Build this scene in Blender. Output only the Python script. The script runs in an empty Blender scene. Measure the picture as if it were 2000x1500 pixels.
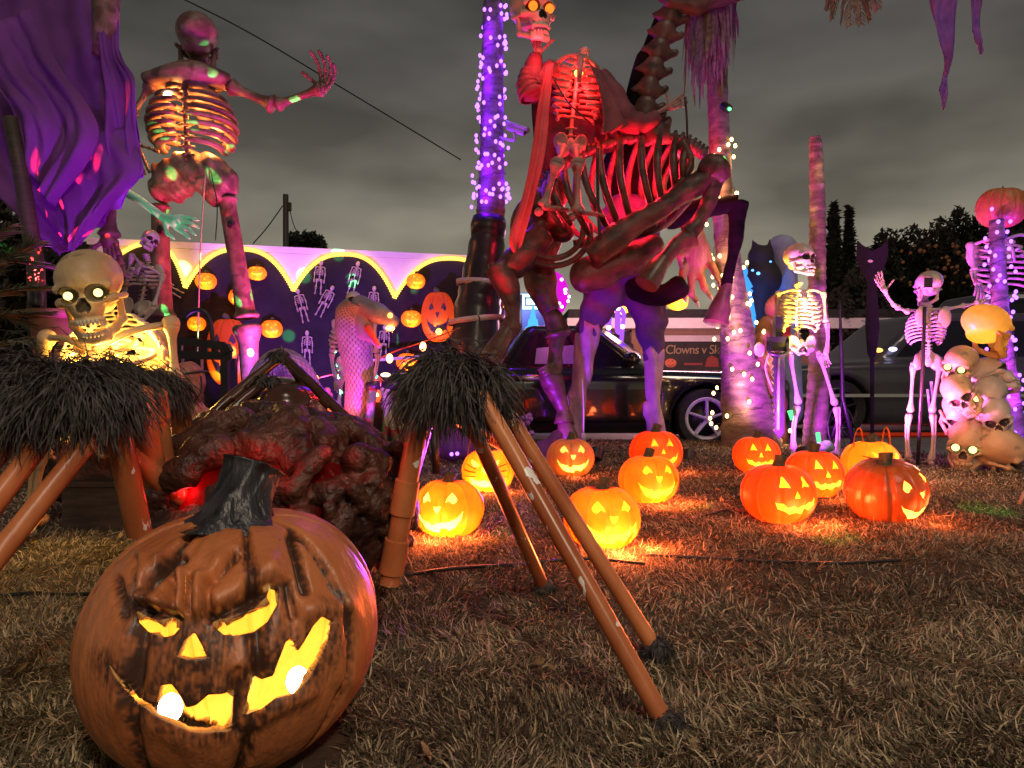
import bpy, math, random
import numpy as np
from mathutils import Vector, Matrix
SC = bpy.context.scene
COL = SC.collection
rng = np.random.default_rng(7)
random.seed(7)
# ------------------------------------------------------------------ camera
FPX, HC = 1389.0, 0.58                      # focal length in photo pixels, eye height in metres
PITCH = math.atan(19 / FPX)
cam = bpy.data.cameras.new('camera')
cam.sensor_width = 36.0
cam.lens = 36.0 * FPX / 2000.0
cam.clip_start, cam.clip_end = 0.02, 600.0
cam_o = bpy.data.objects.new('camera', cam)
COL.objects.link(cam_o)
cam_o.location = (0, 0, HC)
cam_o.rotation_euler = (math.pi / 2 - PITCH, 0, 0)
SC.camera = cam_o
# ------------------------------------------------------------------ overcast city-glow night sky
W = bpy.data.worlds.new('World')
SC.world = W
W.use_nodes = True
wn, wl = W.node_tree.nodes, W.node_tree.links
wn.clear()
w_out = wn.new('ShaderNodeOutputWorld')
w_bg = wn.new('ShaderNodeBackground')
w_tc = wn.new('ShaderNodeTexCoord')
w_sep = wn.new('ShaderNodeSeparateXYZ')
w_ramp = wn.new('ShaderNodeValToRGB')
wl.new(w_tc.outputs['Generated'], w_sep.inputs[0])
wl.new(w_sep.outputs['Z'], w_ramp.inputs[0])
el = w_ramp.color_ramp.elements
el[0].position, el[0].color = 0.0, (0.400, 0.355, 0.245, 1)
el[1].position, el[1].color = 1.0, (0.045, 0.043, 0.042, 1)
for pos, c in ((0.08, (0.330, 0.295, 0.215, 1)), (0.2, (0.172, 0.158, 0.124, 1)), (0.36, (0.076, 0.071, 0.064, 1)), (0.5, (0.050, 0.047, 0.045, 1))):
    e = el.new(pos); e.color = c
w_map = wn.new('ShaderNodeMapping')
w_map.inputs['Scale'].default_value = (1.6, 1.6, 4.2)
w_map.inputs['Location'].default_value = (0.62, 0.2, 0.15)
w_noi = wn.new('ShaderNodeTexNoise')
w_noi.inputs['Scale'].default_value = 2.3
w_noi.inputs['Detail'].default_value = 3.0
w_noi.inputs['Roughness'].default_value = 0.45
wl.new(w_tc.outputs['Generated'], w_map.inputs[0])
wl.new(w_map.outputs[0], w_noi.inputs['Vector'])
w_mr = wn.new('ShaderNodeMapRange')
w_mr.inputs['From Min'].default_value, w_mr.inputs['From Max'].default_value = 0.36, 0.64
w_mr.inputs['To Min'].default_value, w_mr.inputs['To Max'].default_value = 0.60, 1.22
wl.new(w_noi.outputs['Fac'], w_mr.inputs['Value'])
w_mul = wn.new('ShaderNodeVectorMath'); w_mul.operation = 'SCALE'
wl.new(w_ramp.outputs['Color'], w_mul.inputs[0])
wl.new(w_mr.outputs['Result'], w_mul.inputs['Scale'])
wl.new(w_mul.outputs[0], w_bg.inputs['Color'])
w_bg.inputs['Strength'].default_value = 0.97
wl.new(w_bg.outputs[0], w_out.inputs['Surface'])
# faint warm glow of the street behind the camera
sun = bpy.data.lights.new('street_glow', 'SUN')
sun.energy, sun.angle, sun.color = 0.5, math.radians(12), (1.0, 0.84, 0.68)
sun_o = bpy.data.objects.new('street_glow', sun)
COL.objects.link(sun_o)
sun_o.rotation_euler = (math.radians(30), 0, math.radians(24))
# added lamp behind the camera that lights the foreground, no fixture
fill_lamp = bpy.data.lights.new('foreground_fill', 'POINT')
fill_lamp.energy, fill_lamp.color, fill_lamp.shadow_soft_size = 172.0, (1.0, 0.79, 0.57), 0.12
fill_lamp_o = bpy.data.objects.new('foreground_fill', fill_lamp)
COL.objects.link(fill_lamp_o)
fill_lamp_o.location = (0.9, -1.7, 2.5)
# ------------------------------------------------------------------ exposure and sampling
SC.view_settings.view_transform = 'Standard'
SC.view_settings.look = 'None'
SC.view_settings.exposure = 0.35
SC.view_settings.gamma = 1.0
SC.view_settings.use_curve_mapping = False
SC.render.engine = 'CYCLES'
SC.cycles.use_denoising = True
SC.cycles.max_bounces = 6
SC.cycles.diffuse_bounces = 3
SC.cycles.glossy_bounces = 3
SC.cycles.transmission_bounces = 4
SC.cycles.sample_clamp_indirect = 10.0
SC.cycles.caustics_reflective = False
SC.cycles.caustics_refractive = False
SC.cycles.use_light_tree = True
# ------------------------------------------------------------------ placing
_ca, _sa = math.cos(PITCH), math.sin(PITCH)
def Q(px, py, d):
    """the point seen at photo pixel (px, py) at depth d metres"""
    x = (px - 1000) / FPX * d
    y = (750 - py) / FPX * d
    return np.array([x, d * _ca + y * _sa, HC - d * _sa + y * _ca])
def pix(v):
    v = np.asarray(v, float)
    dy, dz = v[..., 1], v[..., 2] - HC
    d = dy * _ca - dz * _sa
    u = dy * _sa + dz * _ca
    return 1000 + v[..., 0] / d * FPX, 750 - u / d * FPX, d
def m2(px, d):                              # metres for a length in photo pixels at depth d
    return px * d / FPX
def A(*a): return np.array(a, float)
def unit(v):
    v = np.asarray(v, float); return v / (np.linalg.norm(v) + 1e-12)
# ------------------------------------------------------------------ materials
def nt(name):
    m = bpy.data.materials.new(name); m.use_nodes = True
    n, l = m.node_tree.nodes, m.node_tree.links
    return m, n, l, n['Principled BSDF'], n['Material Output']
def mat(name, c1, c2=None, rough=0.6, scale=6.0, bump=0.0, bscale=40.0, metal=0.0, coat=0.0, detail=4.0, lo=0.35, hi=0.65, stretch=None, c3=None, s3=30.0, t3=(0.62, 0.66), attr=None, spec=0.5, rvar=0.0):
    m, n, l, b, o = nt(name)
    b.inputs['Roughness'].default_value = rough
    b.inputs['Metallic'].default_value = metal
    b.inputs['Coat Weight'].default_value = coat
    b.inputs['Specular IOR Level'].default_value = spec
    tc = n.new('ShaderNodeTexCoord'); vec = tc.outputs['Object']
    if stretch:
        mp = n.new('ShaderNodeMapping'); mp.inputs['Scale'].default_value = stretch
        l.new(vec, mp.inputs[0]); vec = mp.outputs[0]
    col = None
    if c2 is not None:
        t = n.new('ShaderNodeTexNoise'); t.inputs['Scale'].default_value = scale; t.inputs['Detail'].default_value = detail
        l.new(vec, t.inputs['Vector'])
        r = n.new('ShaderNodeValToRGB'); r.color_ramp.elements[0].position = lo; r.color_ramp.elements[1].position = hi
        r.color_ramp.elements[0].color = (*c1, 1); r.color_ramp.elements[1].color = (*c2, 1)
        l.new(t.outputs['Fac'], r.inputs[0]); col = r.outputs['Color']
        if rvar:
            q = n.new('ShaderNodeMapRange'); q.inputs['To Min'].default_value = max(0.05, rough - rvar); q.inputs['To Max'].default_value = min(1, rough + rvar)
            l.new(t.outputs['Fac'], q.inputs['Value']); l.new(q.outputs[0], b.inputs['Roughness'])
    else:
        b.inputs['Base Color'].default_value = (*c1, 1)
    if c3 is not None:
        t = n.new('ShaderNodeTexNoise'); t.inputs['Scale'].default_value = s3; t.inputs['Detail'].default_value = 3
        l.new(vec, t.inputs['Vector'])
        r = n.new('ShaderNodeValToRGB'); r.color_ramp.elements[0].position = t3[0]; r.color_ramp.elements[1].position = t3[1]
        r.color_ramp.elements[0].color = (0, 0, 0, 1); r.color_ramp.elements[1].color = (1, 1, 1, 1)
        l.new(t.outputs['Fac'], r.inputs[0])
        x = n.new('ShaderNodeMix'); x.data_type = 'RGBA'
        if col is None: x.inputs['A'].default_value = (*c1, 1)
        else: l.new(col, x.inputs['A'])
        x.inputs['B'].default_value = (*c3, 1)
        l.new(r.outputs['Color'], x.inputs['Factor']); col = x.outputs['Result']
    if attr:                                # a painted-on second colour stored on the mesh
        at = n.new('ShaderNodeAttribute'); at.attribute_name = attr[0]
        x = n.new('ShaderNodeMix'); x.data_type = 'RGBA'
        if col is None: x.inputs['A'].default_value = (*c1, 1)
        else: l.new(col, x.inputs['A'])
        x.inputs['B'].default_value = (*attr[1], 1)
        l.new(at.outputs['Fac'], x.inputs['Factor']); col = x.outputs['Result']
    if col is not None: l.new(col, b.inputs['Base Color'])
    if bump:
        t = n.new('ShaderNodeTexNoise'); t.inputs['Scale'].default_value = bscale; t.inputs['Detail'].default_value = 5
        l.new(vec, t.inputs['Vector'])
        bp = n.new('ShaderNodeBump'); bp.inputs['Strength'].default_value = bump; bp.inputs['Distance'].default_value = 0.01
        l.new(t.outputs['Fac'], bp.inputs['Height']); l.new(bp.outputs[0], b.inputs['Normal'])
    return m
def emit(name, col, strength, sampled=False):
    m, n, l, b, o = nt(name)
    n.remove(b)
    e = n.new('ShaderNodeEmission'); e.inputs['Color'].default_value = (*col, 1); e.inputs['Strength'].default_value = strength
    l.new(e.outputs[0], o.inputs['Surface'])
    m.cycles.emission_sampling = 'FRONT' if sampled else 'NONE'
    return m
def shellmat(name, c1, c2, trans, fac, scale=3.0, bump=0.15, bscale=25.0, rough=0.35, crackle=None, stretch=None):
    """thin moulded plastic that lets a lamp inside glow through"""
    m, n, l, b, o = nt(name)
    b.inputs['Roughness'].default_value = rough
    tc = n.new('ShaderNodeTexCoord'); vec = tc.outputs['Object']
    if stretch:
        mp = n.new('ShaderNodeMapping'); mp.inputs['Scale'].default_value = stretch
        l.new(vec, mp.inputs[0]); vec = mp.outputs[0]
    t = n.new('ShaderNodeTexNoise'); t.inputs['Scale'].default_value = scale; t.inputs['Detail'].default_value = 4
    l.new(vec, t.inputs['Vector'])
    r = n.new('ShaderNodeValToRGB'); r.color_ramp.elements[0].position = 0.35; r.color_ramp.elements[1].position = 0.68
    r.color_ramp.elements[0].color = (*c1, 1); r.color_ramp.elements[1].color = (*c2, 1)
    l.new(t.outputs['Fac'], r.inputs[0]); l.new(r.outputs[0], b.inputs['Base Color'])
    tr = n.new('ShaderNodeBsdfTranslucent')
    mx = n.new('ShaderNodeMix'); mx.data_type = 'RGBA'; mx.blend_type = 'MULTIPLY'
    mx.inputs['Factor'].default_value = 0.5
    mx.inputs['A'].default_value = (*trans, 1)
    r2 = n.new('ShaderNodeValToRGB'); r2.color_ramp.elements[0].position = 0.3; r2.color_ramp.elements[1].position = 0.7
    r2.color_ramp.elements[0].color = (0.35, 0.3, 0.3, 1); r2.color_ramp.elements[1].color = (1.2, 1.2, 1.2, 1)
    if crackle:
        v = n.new('ShaderNodeTexVoronoi'); v.feature = 'DISTANCE_TO_EDGE'; v.inputs['Scale'].default_value = crackle
        l.new(vec, v.inputs['Vector'])
        r2.color_ramp.elements[0].position = 0.02; r2.color_ramp.elements[1].position = 0.16
        r2.color_ramp.elements[0].color = (1.6, 1.5, 1.2, 1); r2.color_ramp.elements[1].color = (0.5, 0.4, 0.4, 1)
        mx.inputs['Factor'].default_value = 0.9
        l.new(v.outputs['Distance'], r2.inputs[0])
    else:
        l.new(t.outputs['Fac'], r2.inputs[0])
    l.new(r2.outputs[0], mx.inputs['B'])
    l.new(mx.outputs['Result'], tr.inputs['Color'])
    ms = n.new('ShaderNodeMixShader'); ms.inputs[0].default_value = fac
    l.new(b.outputs[0], ms.inputs[1]); l.new(tr.outputs[0], ms.inputs[2]); l.new(ms.outputs[0], o.inputs['Surface'])
    if bump:
        t2 = n.new('ShaderNodeTexNoise'); t2.inputs['Scale'].default_value = bscale
        l.new(vec, t2.inputs['Vector'])
        bp = n.new('ShaderNodeBump'); bp.inputs['Strength'].default_value = bump; bp.inputs['Distance'].default_value = 0.01
        l.new(t2.outputs['Fac'], bp.inputs['Height']); l.new(bp.outputs[0], b.inputs['Normal'])
    return m
# ------------------------------------------------------------------ mesh building
class MB:
    def __init__(s): s.v, s.f, s.n, s.cur, s.at = [], [], 0, 0, {}
    def add(s, v, f, **at):
        v = np.asarray(v, float).reshape(-1, 3)
        if isinstance(f, np.ndarray): fs = [f]
        else:
            by = {}
            for q in f: by.setdefault(len(q), []).append(q)
            fs = [np.array(x, int) for x in by.values()]
        for q in fs:
            if len(q): s.f.append((q + s.n, s.cur))
        s.v.append(v); s.n += len(v)
        for k, a in at.items(): s.at.setdefault(k, []).append((s.n - len(v), np.asarray(a, float)))
        return s
    def mesh(s, name, mats, smooth=True, off=(0, 0, 0), sharp=None):
        me = bpy.data.meshes.new(name)
        V = np.concatenate(s.v) - np.asarray(off, float)
        lens = np.concatenate([np.full(len(q), q.shape[1]) for q, _ in s.f])
        loops = np.concatenate([q.ravel() for q, _ in s.f])
        mi = np.concatenate([np.full(len(q), k) for q, k in s.f])
        me.vertices.add(len(V)); me.vertices.foreach_set('co', V.ravel())
        me.loops.add(len(loops)); me.loops.foreach_set('vertex_index', loops.astype(np.int32))
        me.polygons.add(len(lens))
        me.polygons.foreach_set('loop_start', np.concatenate([[0], np.cumsum(lens)[:-1]]).astype(np.int32))
        me.polygons.foreach_set('material_index', mi.astype(np.int32))
        me.polygons.foreach_set('use_smooth', np.full(len(lens), smooth))
        for k, ch in s.at.items():
            arr = np.zeros(len(V))
            for o, a in ch: arr[o:o + len(a)] = a
            at = me.attributes.new(k, 'FLOAT', 'POINT'); at.data.foreach_set('value', arr.astype(np.float32))
        for m in (mats if isinstance(mats, (list, tuple)) else [mats]): me.materials.append(m)
        me.update(calc_edges=True); me.validate()
        if sharp is not None:
            try: me.set_sharp_from_angle(angle=math.radians(sharp))
            except Exception: pass
        return me
def frames(path):
    path = np.asarray(path, float)
    t = np.gradient(path, axis=0)
    t /= np.linalg.norm(t, axis=1)[:, None] + 1e-12
    n = np.zeros_like(path)
    a = A(0, 0, 1) if abs(t[0][2]) < 0.9 else A(1, 0, 0)
    n[0] = unit(np.cross(t[0], a))
    for i in range(1, len(path)):
        v = n[i - 1] - t[i] * np.dot(n[i - 1], t[i]); n[i] = unit(v)
    return t, n, np.cross(t, n)
def tube(mb, path, r, n=8, cap=True, flat=1.0, **kw):
    path = np.asarray(path, float); k = len(path)
    r = np.full(k, r) if np.isscalar(r) else np.asarray(r, float)
    t, nn, bb = frames(path)
    a = np.arange(n) / n * 2 * math.pi
    ring = nn[:, None, :] * np.cos(a)[None, :, None] + bb[:, None, :] * np.sin(a)[None, :, None] * flat
    V = (path[:, None, :] + ring * r[:, None, None]).reshape(-1, 3)
    i = np.arange(k - 1)[:, None] * n; j = np.arange(n)[None, :]; j2 = (j + 1) % n
    F = np.stack([i + j, i + j2, i + n + j2, i + n + j], -1).reshape(-1, 4)
    fs = [tuple(q) for q in F]
    if cap:
        V = np.concatenate([V, path[:1], path[-1:]])
        c0, c1 = k * n, k * n + 1
        fs += [(c0, (j + 1) % n, j) for j in range(n)]
        fs += [(c1, (k - 1) * n + j, (k - 1) * n + (j + 1) % n) for j in range(n)]
    mb.add(V, fs, **kw); return mb
def ball(mb, c, r, seg=12, rings=8, R=None):
    r = A(r, r, r) if np.isscalar(r) else np.asarray(r, float)
    th = np.linspace(0, math.pi, rings + 1)[1:-1]; ph = np.arange(seg) / seg * 2 * math.pi
    V = np.stack([np.sin(th)[:, None] * np.cos(ph), np.sin(th)[:, None] * np.sin(ph), np.cos(th)[:, None] + 0 * ph], -1).reshape(-1, 3)
    V = np.concatenate([V, [[0, 0, 1], [0, 0, -1]]]) * r
    if R is not None: V = V @ np.asarray(R).T
    V = V + np.asarray(c, float)
    f = []
    for i in range(rings - 2):
        for j in range(seg):
            f.append((i * seg + j, (i + 1) * seg + j, (i + 1) * seg + (j + 1) % seg, i * seg + (j + 1) % seg))
    m = (rings - 1) * seg
    for j in range(seg):
        f.append((m, j, (j + 1) % seg)); f.append((m + 1, (rings - 2) * seg + (j + 1) % seg, (rings - 2) * seg + j))
    mb.add(V, f); return mb
def box(mb, c, s, R=None):
    s = np.asarray(s, float) / 2
    V = np.array([[x, y, z] for x in (-1, 1) for y in (-1, 1) for z in (-1, 1)], float) * s
    if R is not None: V = V @ np.asarray(R).T
    mb.add(V + np.asarray(c, float), [(0, 1, 3, 2), (4, 6, 7, 5), (0, 4, 5, 1), (2, 3, 7, 6), (0, 2, 6, 4), (1, 5, 7, 3)]); return mb
def bar(mb, a, b, w, h=None, up=(0, 0, 1)):
    """a rectangular bar from a to b"""
    a, b = np.asarray(a, float), np.asarray(b, float); h = h or w
    t = unit(b - a); u = np.asarray(up, float)
    if abs(np.dot(t, u)) > 0.95: u = A(0, 1, 0)
    x = unit(np.cross(t, u)); z = np.cross(x, t)
    box(mb, (a + b) / 2, (w, np.linalg.norm(b - a), h), np.stack([x, t, z], 1)); return mb
def lathe(mb, prof, n=20, c=(0, 0, 0), axis=None, cap=True):
    prof = np.asarray(prof, float)
    a = np.arange(n) / n * 2 * math.pi
    V = np.stack([prof[:, 0:1] * np.cos(a), prof[:, 0:1] * np.sin(a), prof[:, 1:2] + 0 * a], -1).reshape(-1, 3)
    k = len(prof)
    f = [(i * n + j, i * n + (j + 1) % n, (i + 1) * n + (j + 1) % n, (i + 1) * n + j) for i in range(k - 1) for j in range(n)]
    if cap: f += [tuple(range(n))[::-1], tuple((k - 1) * n + j for j in range(n))]
    if axis is not None:
        z = unit(axis); x = unit(np.cross(A(0, 1, 0) if abs(z[1]) < 0.9 else A(1, 0, 0), z)); y = np.cross(z, x)
        V = V @ np.stack([x, y, z], 0)
    mb.add(V + np.asarray(c, float), f); return mb
def prism(mb, pts, d):
    """closed outline of 3-D points (counter-clockwise seen from the front) given thickness vector d"""
    p = np.asarray(pts, float); n = len(p); d = np.asarray(d, float)
    mb.add(np.concatenate([p, p + d]), [tuple(range(n)), tuple(range(2 * n - 1, n - 1, -1))] + [(i, i + n, (i + 1) % n + n, (i + 1) % n) for i in range(n)]); return mb
def rotz(a): c, s = math.cos(a), math.sin(a); return np.array([[c, -s, 0], [s, c, 0], [0, 0, 1.]])
def rotx(a): c, s = math.cos(a), math.sin(a); return np.array([[1., 0, 0], [0, c, -s], [0, s, c]])
def roty(a): c, s = math.cos(a), math.sin(a); return np.array([[c, 0, s], [0, 1., 0], [-s, 0, c]])
def spline(pts, n=24):
    p = np.asarray(pts, float)
    if len(p) == 2: return p[0] + (p[1] - p[0]) * np.linspace(0, 1, n)[:, None]
    q = np.concatenate([[2 * p[0] - p[1]], p, [2 * p[-1] - p[-2]]])
    out = []
    for t in np.linspace(0, len(p) - 1 - 1e-9, n):
        i = int(t); f = t - i; a, b, c, d = q[i], q[i + 1], q[i + 2], q[i + 3]
        out.append(0.5 * (2 * b + (c - a) * f + (2 * a - 5 * b + 4 * c - d) * f * f + (3 * b - a - 3 * c + d) * f ** 3))
    return np.array(out)
# ---- signed distance shapes and a surface-nets mesher
def s_ell(P, c, r, R=None):
    p = [P[i] - c[i] for i in range(3)]
    if R is not None: p = [sum(R[j][i] * p[j] for j in range(3)) for i in range(3)]
    k0 = np.sqrt(sum((p[i] / r[i]) ** 2 for i in range(3))); k1 = np.sqrt(sum((p[i] / r[i] ** 2) ** 2 for i in range(3))) + 1e-9
    return k0 * (k0 - 1) / k1
def s_cap(P, a, b, ra, rb=None):
    rb = ra if rb is None else rb
    a, b = np.asarray(a, float), np.asarray(b, float); d = b - a
    h = sum((P[i] - a[i]) * d[i] for i in range(3)) / (np.dot(d, d) + 1e-12)
    h = np.clip(h, 0, 1)
    return np.sqrt(sum((P[i] - a[i] - d[i] * h) ** 2 for i in range(3))) - (ra + (rb - ra) * h)
def s_box(P, c, s, r=0.0):
    q = [np.abs(P[i] - c[i]) - s[i] + r for i in range(3)]
    return np.sqrt(sum(np.maximum(x, 0) ** 2 for x in q)) + np.minimum(np.maximum(q[0], np.maximum(q[1], q[2])), 0) - r
def smin(a, b, k):
    h = np.clip(0.5 + 0.5 * (b - a) / k, 0, 1); return b + (a - b) * h - k * h * (1 - h)
def smax(a, b, k): return -smin(-a, -b, k)
def iso(f, lo, hi, h):
    lo, hi = np.asarray(lo, float), np.asarray(hi, float)
    n = np.ceil((hi - lo) / h).astype(int) + 1
    ax = [lo[i] + h * np.arange(n[i]) for i in range(3)]
    P = np.meshgrid(*ax, indexing='ij'); D = f(P)
    C = tuple(x - 1 for x in D.shape)
    acc = np.zeros(C + (3,)); cnt = np.zeros(C)
    gi = np.stack(np.meshgrid(*[np.arange(c) for c in C], indexing='ij'), -1).astype(float)
    def sl(o): return tuple(slice(o[i], o[i] + C[i]) for i in range(3))
    for a in range(3):
        o1, o2 = [(1, 2), (0, 2), (0, 1)][a]
        for b in (0, 1):
            for c in (0, 1):
                p0 = [0, 0, 0]; p0[o1] = b; p0[o2] = c; p1 = list(p0); p1[a] = 1
                d0, d1 = D[sl(p0)], D[sl(p1)]
                x = (d0 < 0) != (d1 < 0)
                t = np.where(x, d0 / np.where(x, d0 - d1, 1), 0)
                off = np.zeros(C + (3,)); off[..., o1] = b; off[..., o2] = c; off[..., a] = t
                acc += (gi + off) * x[..., None]; cnt += x
    act = cnt > 0
    idx = -np.ones(C, int); idx[act] = np.arange(act.sum())
    V = lo + h * (acc[act] / cnt[act][:, None])
    F = []
    for a in range(3):
        o1, o2 = [(1, 2), (2, 0), (0, 1)][a]
        p = [slice(None)] * 3; p[a] = slice(0, C[a]); p[o1] = slice(1, C[o1]); p[o2] = slice(1, C[o2])
        q = list(p); q[a] = slice(1, C[a] + 1)
        s0, s1 = D[tuple(p)] < 0, D[tuple(q)] < 0
        w = np.argwhere(s0 != s1)
        if not len(w): continue
        pos = s0[tuple(w.T)]
        w = w.copy(); w[:, o1] += 1; w[:, o2] += 1
        def cell(d1, d2):
            z = w.copy(); z[:, o1] += d1; z[:, o2] += d2; return idx[tuple(z.T)]
        q4 = np.stack([cell(-1, -1), cell(0, -1), cell(0, 0), cell(-1, 0)], 1)
        q4[~pos] = q4[~pos][:, ::-1]
        F.append(q4)
    F = np.concatenate(F); F = F[(F >= 0).all(1)]
    return V, F
# ------------------------------------------------------------------ objects
def link(o): COL.objects.link(o); return o
def thing(name, label, cat, loc=(0, 0, 0), group=None, rot=None, scale=None):
    o = bpy.data.objects.new(name, None); link(o)
    o.empty_display_size = 0.1
    o.location = tuple(float(x) for x in loc)
    if rot is not None: o.rotation_euler = tuple(rot)
    if scale is not None: o.scale = (scale,) * 3 if np.isscalar(scale) else tuple(scale)
    o['label'] = label; o['category'] = cat
    if group: o['group'] = group
    return o
def base(o):
    while o.parent: o = o.parent
    return np.array(o.location)
def part(parent, name, mb, mats, smooth=True, local=False, stuff=False, label=None, sharp=None):
    off = (0, 0, 0) if local or parent is None else base(parent)
    me = mb if isinstance(mb, bpy.types.Mesh) else mb.mesh(name, mats, smooth, off, sharp)
    o = link(bpy.data.objects.new(name, me))
    if parent is not None: o.parent = parent
    if stuff: o['kind'] = 'stuff'
    if label: o['label'] = label
    return o
def whole(name, label, cat, mb, mats, group=None, smooth=True, sharp=None, loc=None):
    """a thing that is one mesh"""
    off = (0, 0, 0) if loc is None else loc
    o = link(bpy.data.objects.new(name, mb.mesh(name, mats, smooth, off, sharp)))
    o.location = tuple(off)
    o['label'] = label; o['category'] = cat
    if group: o['group'] = group
    return o
def setting(name, mb, mats, smooth=False):
    o = link(bpy.data.objects.new(name, mb.mesh(name, mats, smooth))); o['kind'] = 'structure'; return o
def solidify(o, t, off=-1, mo=0, rim=0):
    s = o.modifiers.new('thickness', 'SOLIDIFY'); s.thickness = t; s.offset = off; s.material_offset = mo; s.material_offset_rim = rim; return o
def lamp(name, loc, col, w, r=0.02, parent=None, spot=None, aim=None, blend=0.4):
    L = bpy.data.lights.new(name, 'SPOT' if spot else 'POINT')
    L.energy, L.color, L.shadow_soft_size = w, col, r
    o = link(bpy.data.objects.new(name, L))
    if spot:
        L.spot_size = math.radians(spot); L.spot_blend = blend
        d = Vector(np.asarray(aim, float) - np.asarray(loc, float))
        o.rotation_euler = d.to_track_quat('-Z', 'Y').to_euler()
    if parent is not None:
        o.parent = parent; o.location = tuple(np.asarray(loc, float) - base(parent))
    else: o.location = tuple(np.asarray(loc, float))
    return o
def inpoly(px, py, poly):
    poly = np.asarray(poly, float); x0, y0 = poly[:, 0], poly[:, 1]; x1, y1 = np.roll(x0, -1), np.roll(y0, -1)
    r = np.zeros(px.shape, bool)
    for a, b, c, d in zip(x0, y0, x1, y1):
        if b == d: continue
        r ^= ((b > py) != (d > py)) & (px < (c - a) * (py - b) / (d - b) + a)
    return r
def nearedge(px, py, poly):
    poly = np.asarray(poly, float); best = np.full(px.shape, 1e9); bx, by = px.copy(), py.copy()
    for a, b in zip(poly, np.roll(poly, -1, 0)):
        d = b - a; t = np.clip(((px - a[0]) * d[0] + (py - a[1]) * d[1]) / (np.dot(d, d) + 1e-12), 0, 1)
        x, y = a[0] + t * d[0], a[1] + t * d[1]; q = np.hypot(px - x, py - y)
        m = q < best; best[m] = q[m]; bx[m] = x[m]; by[m] = y[m]
    return best, bx, by
# ------------------------------------------------------------------ shared materials
M = {}
M['bone'] = mat('old_ivory_plastic', (0.42, 0.28, 0.15), (0.54, 0.38, 0.22), rough=0.45, scale=9, bump=0.2, bscale=60, c3=(0.16, 0.10, 0.06), s3=14, t3=(0.60, 0.72))
M['bone_pale'] = mat('pale_bone_plastic', (0.40, 0.35, 0.30), (0.52, 0.46, 0.40), rough=0.4, scale=8, bump=0.1, bscale=50)
M['bone_brown'] = mat('stained_bone_plastic', (0.10, 0.050, 0.038), (0.25, 0.15, 0.11), rough=0.5, scale=7, bump=0.5, bscale=26, c3=(0.10, 0.05, 0.035), s3=11, t3=(0.52, 0.64))
M['bone_horse'] = mat('weathered_brown_bone', (0.050, 0.020, 0.018), (0.125, 0.052, 0.042), rough=0.46, scale=7, bump=0.9, bscale=17, c3=(0.03, 0.018, 0.015), s3=9, t3=(0.52, 0.66))
M['socket'] = mat('dark_socket_paint', (0.035, 0.025, 0.02), (0.08, 0.055, 0.04), rough=0.7, scale=20)
M['black'] = mat('black_plastic', (0.012, 0.012, 0.014), (0.022, 0.02, 0.022), rough=0.38, scale=12)
M['black_metal'] = mat('black_iron', (0.012, 0.012, 0.015), rough=0.42, bump=0.2, bscale=80)
M['black_cloth'] = mat('black_felt', (0.009, 0.007, 0.012), (0.016, 0.012, 0.020), rough=0.95, scale=5, bump=0.5, bscale=30)
M['fur'] = mat('black_shaggy_yarn', (0.016, 0.014, 0.014), (0.075, 0.064, 0.06), rough=0.75, scale=60, detail=1)
M['pipe'] = mat('brown_sprayed_pipe', (0.34, 0.090, 0.030), (0.62, 0.22, 0.08), rough=0.30, scale=9, c3=(0.80, 0.78, 0.74), s3=30, t3=(0.665, 0.675), stretch=(1, 1, 0.55), bump=0.12, bscale=18)
M['pipe_dark'] = mat('black_sprayed_pipe', (0.03, 0.014, 0.010), (0.09, 0.035, 0.02), rough=0.22, scale=7)
M['tape'] = mat('silver_tape', (0.5, 0.5, 0.52), rough=0.3, metal=0.6)
M['white_paint'] = mat('white_stucco', (0.66, 0.64, 0.64), (0.76, 0.74, 0.74), rough=0.85, scale=2, bump=0.25, bscale=90)
M['stem'] = mat('dark_green_stem', (0.035, 0.045, 0.02), (0.08, 0.085, 0.04), rough=0.6, scale=20, bump=0.4, bscale=60)
M['wire'] = mat('dark_cable', (0.012, 0.012, 0.01), rough=0.5)
M['purple_cloth'] = mat('purple_sheet', (0.12, 0.022, 0.20), (0.18, 0.04, 0.28), rough=0.8, scale=3, bump=0.25, bscale=160)
M['bulb_purple'] = emit('purple_led', (0.36, 0.11, 1.0), 3.6)
M['bulb_warm'] = emit('warm_led', (1.0, 0.55, 0.18), 9.0)
M['bulb_white'] = emit('white_led', (1.0, 0.83, 0.55), 30.0)
M['bulb_red'] = emit('red_bulb', (1.0, 0.12, 0.04), 9.0)
M['eye_yellow'] = emit('yellow_eye_led', (1.0, 0.80, 0.25), 2.2)
M['eye_red'] = emit('red_eye_led', (1.0, 0.13, 0.012), 2.2)
M['wood_dark'] = mat('dark_wood', (0.03, 0.02, 0.015), (0.06, 0.04, 0.03), rough=0.6, scale=8, stretch=(1, 1, 8))

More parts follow.
